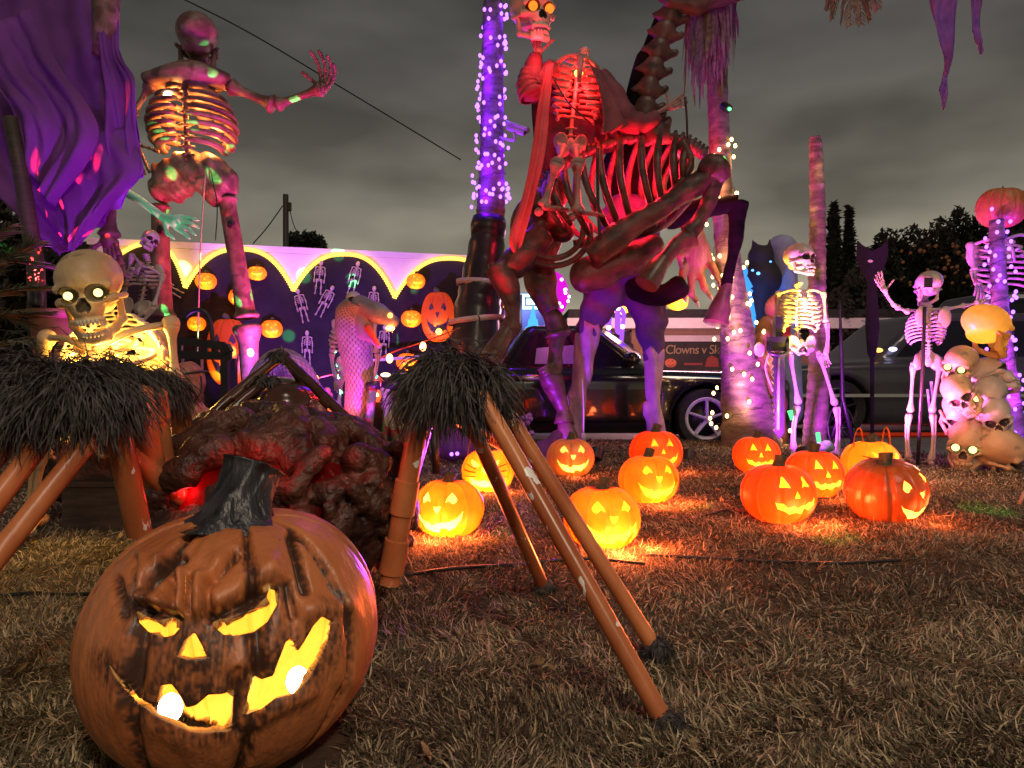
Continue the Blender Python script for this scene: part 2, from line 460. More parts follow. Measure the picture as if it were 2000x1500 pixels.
# ------------------------------------------------------------------ ground
M['soil'] = mat('dry_soil', (0.035, 0.024, 0.015), (0.10, 0.07, 0.038), rough=1.0, scale=7, bump=0.8, bscale=60, detail=8)
M['asphalt'] = mat('asphalt', (0.035, 0.034, 0.036), (0.055, 0.052, 0.05), rough=0.6, scale=30, bump=0.5, bscale=200)
M['concrete'] = mat('driveway_concrete', (0.16, 0.15, 0.14), (0.24, 0.22, 0.20), rough=0.7, scale=4, bump=0.3, bscale=90)
g = MB(); g.add([(-400, -50, -0.14), (400, -50, -0.14), (400, 560, -0.14), (-400, 560, -0.14)], [(0, 1, 2, 3)])
setting('street', g, M['asphalt'])
LAWN = [(-14, -4), (14, -4), (14, 4.7), (3.2, 5.05), (1.9, 6.25), (-0.1, 6.3), (-0.3, 9.0), (-14, 9.0)]
g = MB(); n_ = len(LAWN)
top = [(x, y, 0.0) for x, y in LAWN]; bot = [(x, y, -0.3) for x, y in LAWN]
g.add(top + bot, [tuple(range(n_))] + [(i, i + n_, (i + 1) % n_ + n_, (i + 1) % n_) for i in range(n_)])
setting('lawn', g, M['soil'])
g = MB(); box(g, (4.5, 12.6, -0.185), (14, 12.6, 0.1)); setting('driveway', g, M['concrete'])

def vnoise(x, y, s, seed):
    r = np.random.default_rng(seed).random((64, 64))
    x, y = x * s % 63, y * s % 63
    i, j = x.astype(int), y.astype(int); u, v = x - i, y - j
    u, v = u * u * (3 - 2 * u), v * v * (3 - 2 * v)
    i2, j2 = (i + 1) % 64, (j + 1) % 64
    return r[i, j] * (1 - u) * (1 - v) + r[i2, j] * u * (1 - v) + r[i, j2] * (1 - u) * v + r[i2, j2] * u * v
CLEAR = [(*Q(463, 1235, 1.075)[:2], .165)]
for px_, pb_, w_ in ((872, 1052, 142), (953, 962, 106), (1117, 932, 96), (1183, 1077, 156), (1273, 985, 120), (1287, 925, 106), (1488, 926, 93), (1537, 1025, 147), (1604, 974, 118), (1718, 950, 112), (1756, 1020, 155)):
    d_ = HC * FPX / (pb_ - 731.0); CLEAR.append((Q(px_, pb_, d_)[0], Q(px_, pb_, d_)[1] + m2(w_, d_) * .32, m2(w_, d_) * .36))
def grass(name, N, dmin, dmax, lmin, lmax, wid, seed, ex=1.0, lean=(0.15, 1.1), tw=None):
    r = np.random.default_rng(seed)
    t = r.random(N); d = dmin * (dmax / dmin) ** (t ** ex)
    x = (r.random(N) * 2 - 1) * 0.78 * d + 0.05
    y = d + 0.0
    keep = inpoly(x, y, np.array(LAWN))
    cl = vnoise(x + 20, y + 20, 9.0, 3) * 0.6 + vnoise(x + 20, y + 20, 23.0, 4) * 0.4
    keep &= r.random(N) < 0.35 + 1.2 * cl
    for cx_, cy_, cr_ in CLEAR: keep &= (x - cx_) ** 2 + (y - cy_) ** 2 > cr_ * cr_
    x, y, d, cl = x[keep], y[keep], d[keep], cl[keep]; N = len(x)
    L = (lmin + (lmax - lmin) * r.random(N) ** 1.6) * (0.6 + 0.8 * cl)
    az = r.random(N) * 2 * math.pi
    # blades in one tuft lean the same way
    az = np.where(r.random(N) < 0.6, vnoise(x + 9, y + 9, 4.0, 8) * 12.0 + r.normal(0, 0.5, N), az)
    e0 = lean[0] + (lean[1] - lean[0]) * r.random(N); bend = r.normal(0.45, 0.4, N)
    w = wid * (0.6 + 0.8 * r.random(N)) * np.maximum(1.0, d / 2.2)
    K = 4
    dirs = []; P = [np.stack([x, y, -0.003 + 0 * x], 1)]
    for k in range(K - 1):
        e = e0 - bend * k * 0.55
        a2 = az + r.normal(0, 0.18, N)
        v = np.stack([np.cos(a2) * np.cos(e), np.sin(a2) * np.cos(e), np.sin(e)], 1)
        q = P[-1] + v * (L / (K - 1))[:, None]; q[:, 2] = np.maximum(q[:, 2], 0.002 + 0.006 * r.random(N))
        P.append(q)
    ta = az + math.pi / 2 + r.normal(0, 0.5, N)
    side = np.stack([np.cos(ta), np.sin(ta), r.normal(0, 0.35, N)], 1)
    ws = [0.8, 1.0, 0.65]
    V = np.zeros((N, 7, 3))
    for k in range(3):
        V[:, 2 * k] = P[k] - side * (w * ws[k] / 2)[:, None]; V[:, 2 * k + 1] = P[k] + side * (w * ws[k] / 2)[:, None]
    V[:, 6] = P[3]
    o = np.arange(N)[:, None] * 7
    f4 = np.concatenate([o + np.array([0, 1, 3, 2]), o + np.array([2, 3, 5, 4])]); f3 = o + np.array([4, 5, 6])
    mb = MB(); tone = np.clip(0.45 * vnoise(x + 5, y + 5, 2.6, 12) + 0.95 * r.random(N) ** 1.5 - 0.10, 0, 1)
    mb.add(V.reshape(-1, 3), f4, tone=np.repeat(tone, 7)); mb.f.append((f3, 0))
    ob = link(bpy.data.objects.new(name, mb.mesh(name, M['grass'], smooth=False))); ob['kind'] = 'stuff'
    ob['label'] = 'dry straw coloured lawn grass under the whole display'
    return ob
m, n, l, b, o = nt('dry_grass')
at = n.new('ShaderNodeAttribute'); at.attribute_name = 'tone'
r = n.new('ShaderNodeValToRGB')
r.color_ramp.elements[0].position = 0.05; r.color_ramp.elements[0].color = (0.045, 0.034, 0.020, 1)
r.color_ramp.elements[1].position = 0.95; r.color_ramp.elements[1].color = (0.60, 0.48, 0.31, 1)
for p_, c_ in ((0.32, (0.115, 0.10, 0.055, 1)), (0.6, (0.25, 0.19, 0.115, 1))):
    e = r.color_ramp.elements.new(p_); e.color = c_
l.new(at.outputs['Fac'], r.inputs[0]); l.new(r.outputs[0], b.inputs['Base Color'])
b.inputs['Roughness'].default_value = 0.6; b.inputs['Specular IOR Level'].default_value = 0.3
tr = n.new('ShaderNodeBsdfTranslucent'); l.new(r.outputs[0], tr.inputs[0])
ms = n.new('ShaderNodeMixShader'); ms.inputs[0].default_value = 0.25
l.new(b.outputs[0], ms.inputs[1]); l.new(tr.outputs[0], ms.inputs[2]); l.new(ms.outputs[0], o.inputs['Surface'])
M['grass'] = m
grass('grass', 150000, 0.62, 2.6, 0.016, 0.050, 0.0027, 11, ex=1.15)
grass('grass', 170000, 2.2, 9.0, 0.016, 0.045, 0.0030, 12, ex=0.9)
grass('grass', 1500, 0.64, 3.5, 0.05, 0.10, 0.0034, 13, lean=(0.2, 0.8))
# ------------------------------------------------------------------ the big carved pumpkin, lower left
def C6(pts): return np.array([(100 + x / 2.344, 860 + y / 2.344) for x, y in pts])
HOLES = {
 'eye_l': C6([(388, 770), (420, 797), (460, 815), (495, 826), (530, 816), (560, 808), (592, 825), (590, 860), (560, 892), (510, 903), (450, 880), (405, 835)]),
 'eye_r': C6([(735, 835), (770, 818), (850, 812), (890, 795), (930, 770), (985, 715), (1000, 682), (1042, 690), (1035, 750), (990, 830), (930, 875), (850, 895), (790, 890), (755, 862)]),
 'nose': C6([(655, 875), (690, 940), (718, 1000), (620, 1005), (575, 990), (610, 915)]),
 'mouth_l': C6([(262, 1018), (300, 1062), (330, 1100), (352, 1106), (400, 1178), (450, 1200), (482, 1205), (500, 1122), (552, 1116), (600, 1182), (618, 1225), (662, 1214), (720, 1165), (798, 1160), (815, 1130), (836, 1142), (832, 1250), (825, 1332), (700, 1340), (640, 1335), (560, 1302), (480, 1260), (400, 1205), (330, 1132), (285, 1072)]),
 'mouth_r': C6([(930, 1078), (962, 1095), (1015, 1078), (1045, 1000), (1075, 922), (1100, 905), (1130, 965), (1160, 920), (1200, 850), (1240, 806), (1282, 830), (1266, 920), (1230, 1000), (1180, 1092), (1120, 1160), (1020, 1185), (960, 1230), (885, 1258), (874, 1250), (900, 1170)]),
}
HC0 = Q(458, 1235, 1.075); HR = A(0.213, 0.210, 0.200)
def hero_shell():
    nu, nv = 500, 310
    th = np.linspace(0.02, math.pi - 0.02, nv); ph = np.arange(nu) / nu * 2 * math.pi
    T, PH = np.meshgrid(th, ph, indexing='ij')
    D = np.stack([np.sin(T) * np.cos(PH), np.sin(T) * np.sin(PH), np.cos(T)], -1)
    # ribs of a pumpkin running from the stem, a little uneven
    rib = np.abs(np.cos(PH * 4.5 + 0.5 + 0.25 * np.sin(PH * 2 + 1) + 0.18 * np.sin(T * 3)))
    groove = np.exp(-(rib / 0.22) ** 2) * np.sin(T) ** 0.6 * np.clip(1.5 - T / math.pi * 1.1, 0, 1)
    r = 1 - 0.085 * groove
    r *= 1 - 0.13 * np.exp(-(T / 0.42) ** 2)                       # dip under the stem
    V = HC0 + D * HR * r[..., None]
    V[..., 0] += 0.012 * np.cos(T)
    px, py, dd = pix(V)
    front = D[..., 1] < 0.35
    def seg(a, b, s):
        (ax, ay), (bx, by) = C6([a, b]); dx, dy = bx - ax, by - ay
        t = np.clip(((px - ax) * dx + (py - ay) * dy) / (dx * dx + dy * dy), 0, 1)
        return np.exp(-((px - ax - t * dx) ** 2 + (py - ay - t * dy) ** 2) / (s * s)) * front
    disp = 0.0
    for a, b, s, k in (((425, 560), (450, 730), 22, .014), ((515, 560), (520, 750), 15, .013), ((600, 610), (600, 770), 13, .014), ((685, 640), (680, 775), 15, .016), ((770, 735), (1000, 590), 26, .016),
                       ((770, 560), (700, 700), 20, .008), ((400, 730), (560, 755), 14, .008), ((1180, 780), (1330, 760), 22, .012), ((640, 850), (655, 980), 40, .003), ((960, 960), (850, 1040), 24, .007), ((330, 900), (260, 960), 34, .003), ((1290, 860), (1330, 1080), 24, .008), ((330, 1220), (640, 1390), 26, .005), ((900, 1290), (1180, 1150), 18, .008)):
        disp = disp + 1.12 * k * seg(a, b, s)
    for a, b, s, k in (((600, 540), (470, 700), 9, .010), ((570, 650), (570, 790), 7, .010), ((640, 640), (640, 780), 6, .010), ((725, 660), (725, 800), 7, .010), ((850, 520), (740, 660), 10, .009), ((1100, 440), (1165, 690), 9, .012),
                       ((395, 560), (370, 740), 12, .010), ((740, 815), (1010, 680), 9, .012), ((400, 760), (590, 815), 8, .010), ((300, 640), (330, 800), 10, .007), ((1080, 660), (1110, 800), 9, .008), ((855, 1050), (850, 1330), 8, .006)):
        disp = disp - 1.3 * k * seg(a, b, s)
    rs = np.random.default_rng(5)
    wr = 0
    for k in range(14):                                            # fine vertical wrinkles in the moulded skin
        f = rs.uniform(14, 60); wr = wr + np.sin(PH * f + rs.uniform(0, 6) + 2.2 * np.sin(T * rs.uniform(3, 7) + rs.uniform(0, 6))) * rs.uniform(.3, 1) / (f / 14)
    wr = wr / 3.0
    facezone = np.zeros_like(px)
    for h in HOLES.values():
        e, _, _ = nearedge(px, py, h); facezone = np.maximum(facezone, np.exp(-(e / 34.0) ** 2) * front)
    disp = disp + wr * (0.0011 + 0.0022 * facezone)
    V = V + D * disp[..., None]
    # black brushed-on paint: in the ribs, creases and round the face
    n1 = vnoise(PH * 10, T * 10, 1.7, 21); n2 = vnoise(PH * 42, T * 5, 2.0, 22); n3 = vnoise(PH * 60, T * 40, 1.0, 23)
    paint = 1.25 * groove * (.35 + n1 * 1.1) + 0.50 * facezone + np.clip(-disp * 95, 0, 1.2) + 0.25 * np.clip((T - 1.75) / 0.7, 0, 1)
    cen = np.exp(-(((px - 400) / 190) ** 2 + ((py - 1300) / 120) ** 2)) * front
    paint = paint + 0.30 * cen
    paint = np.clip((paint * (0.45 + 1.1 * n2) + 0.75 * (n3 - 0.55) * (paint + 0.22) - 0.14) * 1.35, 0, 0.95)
    V = V.reshape(-1, 3); n_u = nu
    i = np.arange(nv - 1)[:, None]; j = np.arange(nu)[None, :]
    Fq = np.stack([i * nu + j, (i + 1) * nu + j, (i + 1) * nu + (j + 1) % nu, i * nu + (j + 1) % nu], -1).reshape(-1, 4)
    px, py, dd = pix(V)
    fr = front.ravel()
    kill = np.zeros(len(Fq), bool)
    for h in HOLES.values():
        ins = inpoly(px, py, h) & fr
        fc = ins[Fq].sum(1)
        k = fc >= 2
        # pull the rim of the hole on to its drawn outline
        rim = np.zeros(len(V), bool); a = np.zeros(len(V), bool); a[Fq[k].ravel()] = True; b_ = np.zeros(len(V), bool); b_[Fq[~k].ravel()] = True
        rim = a & b_
        e, nx, ny = nearedge(px[rim], py[rim], h)
        ok = e < 8; ids = np.where(rim)[0][ok]
        V[ids, 0] += (nx[ok] - px[ids]) * dd[ids] / FPX; V[ids, 2] += (py[ids] - ny[ok]) * dd[ids] / FPX
        kill |= k
    mb = MB(); mb.add(V, Fq[~kill], paint=paint.ravel())
    return mb
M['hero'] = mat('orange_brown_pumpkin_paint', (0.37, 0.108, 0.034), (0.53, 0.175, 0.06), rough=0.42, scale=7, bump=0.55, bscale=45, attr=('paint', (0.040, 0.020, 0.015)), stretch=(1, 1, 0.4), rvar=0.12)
M['hero_in'] = mat('yellow_pumpkin_lining', (0.70, 0.42, 0.09), (0.84, 0.56, 0.16), rough=0.8, scale=9, bump=0.4, bscale=30)
M['hero_rim'] = mat('cut_foam_rim', (0.50, 0.26, 0.08), rough=0.8)
spider = thing('pumpkin_headed_spider', 'big grinning pumpkin with a lumpy body and orange pipe legs', 'spider decoration', (HC0[0], HC0[1], 0))
hs = part(spider, 'pumpkin_head', hero_shell(), [M['hero'], M['hero_in'], M['hero_rim']], label='large angry carved pumpkin with dark brow')
solidify(hs, 0.011, -1, 1, 2)
sb = MB(); path = spline([Q(462, 1040, 1.05), Q(468, 1000, 1.055), Q(480, 960, 1.065), Q(489, 925, 1.075), Q(495, 908, 1.08)], 30)
tt, nn, bb = frames(path); k = len(path); n_ = 40
a = np.arange(n_) / n_ * 2 * math.pi
prof = np.interp(np.linspace(0, 1, k), [0, .2, .45, .75, .9, 1], [.070, .052, .040, .039, .042, .045])
ringr = 1 + 0.07 * np.sin(5 * a + 0.4) + 0.05 * np.sin(9 * a + 2) + 0.03 * np.sin(17 * a)
V = np.zeros((k, n_, 3))
for i in range(k):
    sw = a + 1.1 * i / k
    flare = 1 + (0.35 * np.clip(np.sin(5 * a), 0, 1) if i < 6 else 0) * (1 - i / 6)
    rad = prof[i] * ringr * flare
    V[i] = path[i] + nn[i] * (np.cos(sw) * rad)[:, None] + bb[i] * (np.sin(sw) * rad)[:, None]
top = V[-1].mean(0); ins = (V[-1] - top) * 0.86 + top - tt[-1] * 0.003
V = np.concatenate([V, ins[None]], 0); k += 1
F = [(i * n_ + j, i * n_ + (j + 1) % n_, (i + 1) * n_ + (j + 1) % n_, (i + 1) * n_ + j) for i in range(k - 1) for j in range(n_)] + [tuple((k - 1) * n_ + j for j in range(n_))]
sb.add(V.reshape(-1, 3), F)
M['hero_stem'] = mat('black_painted_stem', (0.012, 0.012, 0.016), (0.045, 0.045, 0.055), rough=0.36, scale=26, bump=0.9, bscale=55, stretch=(1, 1, 0.22))
part(hs, 'stem', sb, M['hero_stem'])
for bx, by, dpt in ((545, 1226, 0.99), (1128, 1100, 1.03)):
    px_, py_ = C6([(bx, by)])[0]
    c = Q(px_, py_, dpt)
    bm = MB(); ball(bm, c, (0.016, 0.016, 0.020), 16, 10)
    part(hs, 'bulb', bm, M['bulb_white'])
    lamp('bulb_light', c + A(0, 0.03, 0.03), (1.0, 0.74, 0.26), 0.50, 0.015, spider)
lamp('bulb_light', HC0 + A(0, -0.03, -0.03), (1.0, 0.72, 0.20), 0.28, 0.03, spider)
# lumpy glued-foam body behind the head
def gore():
    rs = np.random.default_rng(31)
    c0 = Q(560, 975, 1.60); R0 = A(0.285, 0.30, 0.190)
    caps = []
    wins = [Q(500, 892, 1.36), Q(675, 868, 1.42), Q(400, 965, 1.40), Q(635, 935, 1.35), Q(445, 925, 1.37), Q(560, 872, 1.38)]; wr = [.058, .048, .050, .030, .052, .030]
    for k in range(230):
        v = unit(rs.normal(size=3)); v[1] = -abs(v[1]) if rs.random() < .75 else v[1]
        if v[2] < -0.75: continue
        p = c0 + v * R0 * rs.uniform(0.86, 1.0)
        t = unit(np.cross(v, rs.normal(size=3))); r = rs.uniform(0.016, 0.034)
        q = p - t * rs.uniform(.02, .07)
        for m_ in range(rs.integers(1, 4)):                        # short worm-like runs of foam
            t = unit(t + np.cross(v, t) * rs.normal(0, .7)); q2 = q + t * rs.uniform(.03, .05) + v * rs.normal(0, .008)
            if all(np.linalg.norm((q + q2) / 2 - w) > wr[i] for i, w in enumerate(wins)): caps.append((q, q2, r * rs.uniform(.8, 1.1)))
            q = q2
    def f(P):
        d = s_ell(P, c0, R0 * 0.84)
        for a, b, r in caps: d = smin(d, s_cap(P, a, b, r, r * 0.85), 0.006)
        return d + .0022 * np.sin(P[0] * 170 + 9 * np.sin(P[2] * 60)) * np.sin(P[2] * 150 + P[1] * 90) + .002 * np.sin(P[1] * 210 + P[0] * 120)
    return iso(f, c0 - R0 - 0.07, c0 + R0 + 0.07, 0.0078), c0, R0
(gv, gf), gc, gR = gore()
mb = MB(); mb.add(gv, gf)
M['gore'] = mat('glossy_brown_foam', (0.022, 0.008, 0.006), (0.095, 0.036, 0.022), rough=0.45, scale=11, bump=0.9, bscale=70)
body = part(spider, 'body', mb, M['gore'])
M['red_bag'] = shellmat('red_lit_inner_net', (.35, .02, .02), (.5, .05, .04), (1.0, .03, .05), .85, scale=16, bump=.8, bscale=60)
mb = MB(); ball(mb, gc, gR * .875, 30, 20); part(body, 'glowing_lining', mb, M['red_bag'])
for px_, py_, d_, w_ in ((485, 895, 1.315, 0.50), (425, 975, 1.30, 0.30), (668, 858, 1.37, 0.22), (372, 960, 1.38, 0.2)):
    lamp('red_light', Q(px_, py_, d_), (1.0, 0.035, 0.04), w_ * .55, 0.015, spider)
for px_, py_, d_, w_ in ((500, 905, 1.50, 2.6), (415, 965, 1.52, 2.0), (672, 870, 1.56, 1.6), (600, 920, 1.5, .8)): lamp('red_light', Q(px_, py_, d_), (1.0, .045, .05), w_, .03, spider)
# ---- fur of yarn strands
def yarn(mb, c, R, N, lmin, lmax, seed, droop=0.9, w=0.0035, lower=-0.35):
    rs = np.random.default_rng(seed); c = np.asarray(c, float); R = np.asarray(R, float)
    if N > 1000: N, w, lmax, lmin = int(N * 1.7), w * .66, lmax * 1.25, lmin * .8
    ball(mb, c, R * 0.9, 14, 10)
    v = rs.normal(size=(N, 3)); v[:, 2] += 0.25; v /= np.linalg.norm(v, axis=1)[:, None]
    v = v[v[:, 2] > lower]; N = len(v)
    p = c + v * R * rs.uniform(0.75, 1.0, (N, 1))
    d = v * A(.75, .75, .25) + rs.normal(0, 0.50, (N, 3)); d[:, 2] -= 0.05
    d /= np.linalg.norm(d, axis=1)[:, None]
    L = rs.uniform(lmin, lmax, N); K = 5; P = [p]
    for k in range(K - 1):
        d = d + np.stack([rs.normal(0, .26, N), rs.normal(0, .26, N), -droop * rs.uniform(.45, 1.0, N)], 1); d /= np.linalg.norm(d, axis=1)[:, None]
        P.append(P[-1] + d * (L / (K - 1))[:, None])
    side = np.cross(d, rs.normal(size=(N, 3))); side /= np.linalg.norm(side, axis=1)[:, None]
    ww = w * rs.uniform(.6, 1.3, N)
    V = np.zeros((N, 2 * K, 3))
    for k in range(K):
        s = (1.0, 1.1, 1.0, .8, .35)[k]
        V[:, 2 * k] = P[k] - side * (ww * s / 2)[:, None]; V[:, 2 * k + 1] = P[k] + side * (ww * s / 2)[:, None]
    o = np.arange(N)[:, None] * 2 * K
    F = np.concatenate([o + np.array([2 * k, 2 * k + 1, 2 * k + 3, 2 * k + 2]) for k in range(K - 1)])
    mb.add(V.reshape(-1, 3), F)
def leg(foot, knee, hip, r=0.0165, rf=0.021, coupling=(), furfoot=True, tape=None, label=None, kn2=None):
    foot, knee, hip = A(*foot), A(*knee), A(*hip)
    m_ = MB(); tube(m_, [foot, foot + (knee - foot) * .33, foot + (knee - foot) * .66, knee], r, 16)
    lg = part(spider, 'leg', m_, M['pipe'], label=label, sharp=50)
    if kn2 is not None: knee = A(*kn2)
    m_ = MB(); tube(m_, [knee, (knee + hip) / 2, hip], rf, 16); part(lg, 'upper_pipe', m_, M['pipe'], sharp=50)
    for t in coupling:
        p = knee + (hip - knee) * t; u = unit(hip - knee); m_ = MB()
        tube(m_, [p - u * .035, p - u * .034, p + u * .034, p + u * .035], [rf * 1.12, rf * 1.22, rf * 1.22, rf * 1.12], 16); part(lg, 'coupling', m_, M['pipe'], sharp=40)
    if tape is not None:
        p = knee + (hip - knee) * tape; u = unit(hip - knee); m_ = MB()
        tube(m_, [p - u * .012, p + u * .012], rf * 1.26, 16, cap=False); part(lg, 'tape', m_, M['tape'])
    if furfoot:
        u = unit(foot - knee); m_ = MB()
        tube(m_, [foot - u * .028, foot + u * .014], r * 1.55, 12)
        yarn(m_, foot - u * 0.004, (r * 2.0, r * 2.0, r * 2.1), 700, .008, .022, int(abs(foot[0]) * 1e4) + 3, 0.5, 0.002, -1)
        part(lg, 'foot', m_, M['fur'])
    return lg
hipR = Q(770, 1125, 1.46)
leg(Q(1310, 1432, 1.16), Q(938, 770, 1.36), Q(752, 1110, 1.52), kn2=Q(836, 790, 1.46), coupling=(), label='front right pipe leg with chipped white spots')
leg(Q(1286, 1278, 1.44), Q(962, 760, 1.50), Q(756, 1040, 1.60), kn2=Q(822, 800, 1.54))
leg(Q(1064, 1152, 1.90), Q(900, 780, 1.56), Q(764, 1020, 1.62), kn2=Q(812, 800, 1.58), r=0.0165)
leg(Q(1040, 905, 3.0), Q(845, 790, 1.46), Q(760, 1140, 1.42), kn2=Q(822, 800, 1.40), rf=0.0205, coupling=(0.50, 0.84), furfoot=False)
m_ = MB(); yarn(m_, Q(890, 752, 1.43), (0.070, 0.08, 0.064), 4200, .05, .105, 51, 0.85, 0.0042)
part(spider, 'fur_cover', m_, M['fur'], stuff=True)
leg(Q(-40, 1130, 0.98), Q(222, 800, 1.18), Q(272, 1040, 1.27), r=0.016, rf=0.0215, furfoot=False)
leg(Q(-70, 1060, 1.02), Q(128, 800, 1.2), Q(410, 1010, 1.46), r=0.017, rf=0.0205, coupling=(0.12,), furfoot=False, tape=0.06)
leg(Q(-90, 980, 1.08), Q(88, 790, 1.24), Q(430, 965, 1.56), r=0.017, rf=0.020, coupling=(0.1,), furfoot=False, tape=0.05)
leg(Q(-140, 900, 1.1), Q(48, 770, 1.22), Q(440, 930, 1.62), r=0.017, rf=0.020, furfoot=False)
for (a_, b_, c_, tp) in (((268, 760, 1.30), (318, 1000, 1.40), .022, True), ((300, 765, 1.36), (330, 965, 1.46), .020, True), ((350, 760, 1.50), (362, 920, 1.55), .021, True)):
    m_ = MB(); p, q = Q(*a_), Q(*b_); tube(m_, [p, (p + q) / 2, q], c_, 16); pp = part(spider, 'strut', m_, M['pipe'], sharp=50)
    u = unit(q - p); m_ = MB(); tube(m_, [p + u * .005, p + u * .055], c_ * 1.2, 16); part(pp, 'coupling', m_, M['pipe'], sharp=50)
    m_ = MB(); s_ = p + u * .03 + A(.006, -c_ * 1.17, 0); box(m_, s_, (.014, .006, .02)); part(pp, 'tape', m_, M['tape'])
m_ = MB(); yarn(m_, Q(45, 752, 1.19), (0.080, 0.065, 0.042), 2600, .05, .10, 52, 0.85, 0.0038); yarn(m_, Q(150, 768, 1.16), (0.062, 0.055, 0.045), 2400, .05, .10, 53, 0.85, 0.0038)
part(spider, 'fur_cover', m_, M['fur'], stuff=True)
m_ = MB(); yarn(m_, Q(205, 732, 1.33), (0.07, 0.05, 0.028), 1500, .04, .08, 54, 0.9, 0.0036); yarn(m_, Q(300, 755, 1.45), (0.05, 0.045, 0.03), 1300, .04, .07, 55, 0.9, 0.0036)
part(spider, 'fur_cover', m_, M['fur'], stuff=True)
# ---- the black spider behind it
sp2 = thing('black_spider', 'dark spider with thin glossy black legs behind the lumpy body', 'spider decoration', Q(560, 880, 2.1) * A(1, 1, 0))
m_ = MB()
(sv, sf) = iso(lambda P: smin(s_ell(P, Q(540, 800, 2.15), (.15, .2, .10)), s_ell(P, Q(560, 790, 1.95), (.07, .08, .06)), .05), Q(540, 800, 2.15) - .3, Q(540, 800, 2.15) + .3, .02)
m_.add(sv, sf); part(sp2, 'body', m_, M['pipe_dark'])
for kn, ft, r_ in (((545, 700, 2.05), (375, 845, 1.9), .014), ((540, 705, 2.1), (330, 890, 2.2), .013), ((555, 700, 2.05), (735, 880, 1.9), .015), ((560, 705, 2.1), (690, 900, 2.2), .012), ((520, 745, 1.95), (385, 865, 1.8), .012), ((515, 750, 1.95), (360, 905, 1.85), .010), ((530, 750, 1.95), (640, 860, 1.85), .012), ((540, 745, 2.0), (660, 850, 2.0), .010)):
    m_ = MB(); p, q = Q(*kn), Q(*ft); tube(m_, [p, (p * 2 + q) / 3 + A(0, 0, .006), (p + q * 2) / 3 + A(0, 0, .006), q], r_, 10)
    lg = part(sp2, 'leg', m_, M['pipe_dark'], sharp=50)
    u = unit(q - p); c = p + (q - p) * .5; m_ = MB(); tube(m_, [c - u * .02, c + u * .02], r_ * 1.25, 10); part(lg, 'joint_sleeve', m_, M['pipe_dark'], sharp=50)
for c, R_ in (((546, 698, 2.05), (.026, .026, .018)), ((522, 745, 1.95), (.032, .03, .016))):
    m_ = MB(); yarn(m_, Q(*c), R_, 320, .015, .035, 60, 0.6, 0.004); part(sp2, 'fur_cover', m_, M['fur'], stuff=True)
# ------------------------------------------------------------------ skulls and skeletons
def f_skull(P, sock=True):
    d = s_ell(P, (0, .07, .18), (.335, .41, .315))
    d = smin(d, s_ell(P, (0, -.10, .14), (.30, .30, .26)), .06)
    d = smin(d, s_ell(P, (0, .10, -.10), (.22, .28, .15)), .08)
    ax = [np.abs(P[0]), P[1], P[2]]
    d = smin(d, s_ell(P, (0, -.25, -.17), (.175, .15, .165)), .05)
    d = smin(d, s_cap(ax, (.10, -.345, .075), (.25, -.27, .06), .045, .05), .05)
    d = smin(d, s_cap(ax, (.10, -.33, -.11), (.27, -.19, -.085), .05, .055), .04)
    d = smin(d, s_cap(ax, (.28, -.17, -.08), (.325, .08, -.06), .035), .03)
    d = smax(d, -s_ell(ax, (.42, -.10, .02), (.11, .14, .15)), .06)
    d = smin(d, s_cap(ax, (.15, -.30, -.31), (0, -.36, -.31), .03, .03), .03)
    e = s_ell(ax, (.145, -.37, -.02), (.108, .17, .088)); e = smin(e, s_ell(ax, (.15, -.27, -.02), (.09, .12, .075)), .02)
    nn = smin(s_ell(ax, (.035, -.40, -.165), (.032, .10, .045)), s_ell(ax, (.012, -.40, -.12), (.025, .12, .055)), .02)
    s = np.minimum(e, nn)
    return (smax(d, -s, .018) if sock else d), s
def skull_mesh(h):
    V, F = iso(lambda P: f_skull(P)[0], (-.42, -.52, -.42), (.42, .55, .56), h)
    c = V[F].mean(1); s = f_skull(c.T)[1]
    return V, F, s < .012
def jaw_mesh(h, opn=0.0):
    def f(P):
        ax = [np.abs(P[0]), P[1], P[2]]
        d = s_cap(ax, (.275, .02, -.06), (.255, -.03, -.33), .035, .045)
        d = smin(d, s_cap(ax, (.255, -.03, -.33), (.12, -.28, -.43), .05, .05), .04)
        d = smin(d, s_cap(ax, (.12, -.28, -.43), (0, -.335, -.44), .055, .06), .04)
        d = smin(d, s_cap(ax, (.15, -.28, -.37), (0, -.345, -.375), .03), .03)
        return d
    V, F = iso(f, (-.4, -.48, -.56), (.4, .14, .05), h)
    R = rotx(opn); p = A(0, .03, -.08)
    return (V - p) @ R.T + p, F
def teeth(upper=True, n=10, opn=0.0):
    out = []
    for k in range(n):
        a = (k + .5) / n * 2 - 1
        x = .165 * math.sin(a * 1.25); y = -.39 + .15 * a * a
        z = -.335 if upper else -.355
        s = .9 if abs(a) < .35 else 1.1
        m_ = MB(); ball(m_, (0, 0, 0), (.0215 * s, .018, .036), 8, 6, rotz(a * .9)); V = m_.v[0] + A(x, y, z + (0.005 if upper else -.005))
        if not upper:
            R = rotx(opn); p = A(0, .03, -.08); V = (V - p) @ R.T + p
        out.append((V, m_.f))
    return out
SK_LO, SK_HI = skull_mesh(.024), skull_mesh(.0125)
def put(mb, V, F, X, mi=None):
    Vw = V @ X[0].T * X[1] + X[2]
    if mi is None: mb.add(Vw, F)
    else:
        k = len(mb.f); mb.add(Vw, F[~mi]); 
        n0 = mb.n - len(Vw); c = mb.cur; mb.f.append((F[mi] + n0, c + 1))
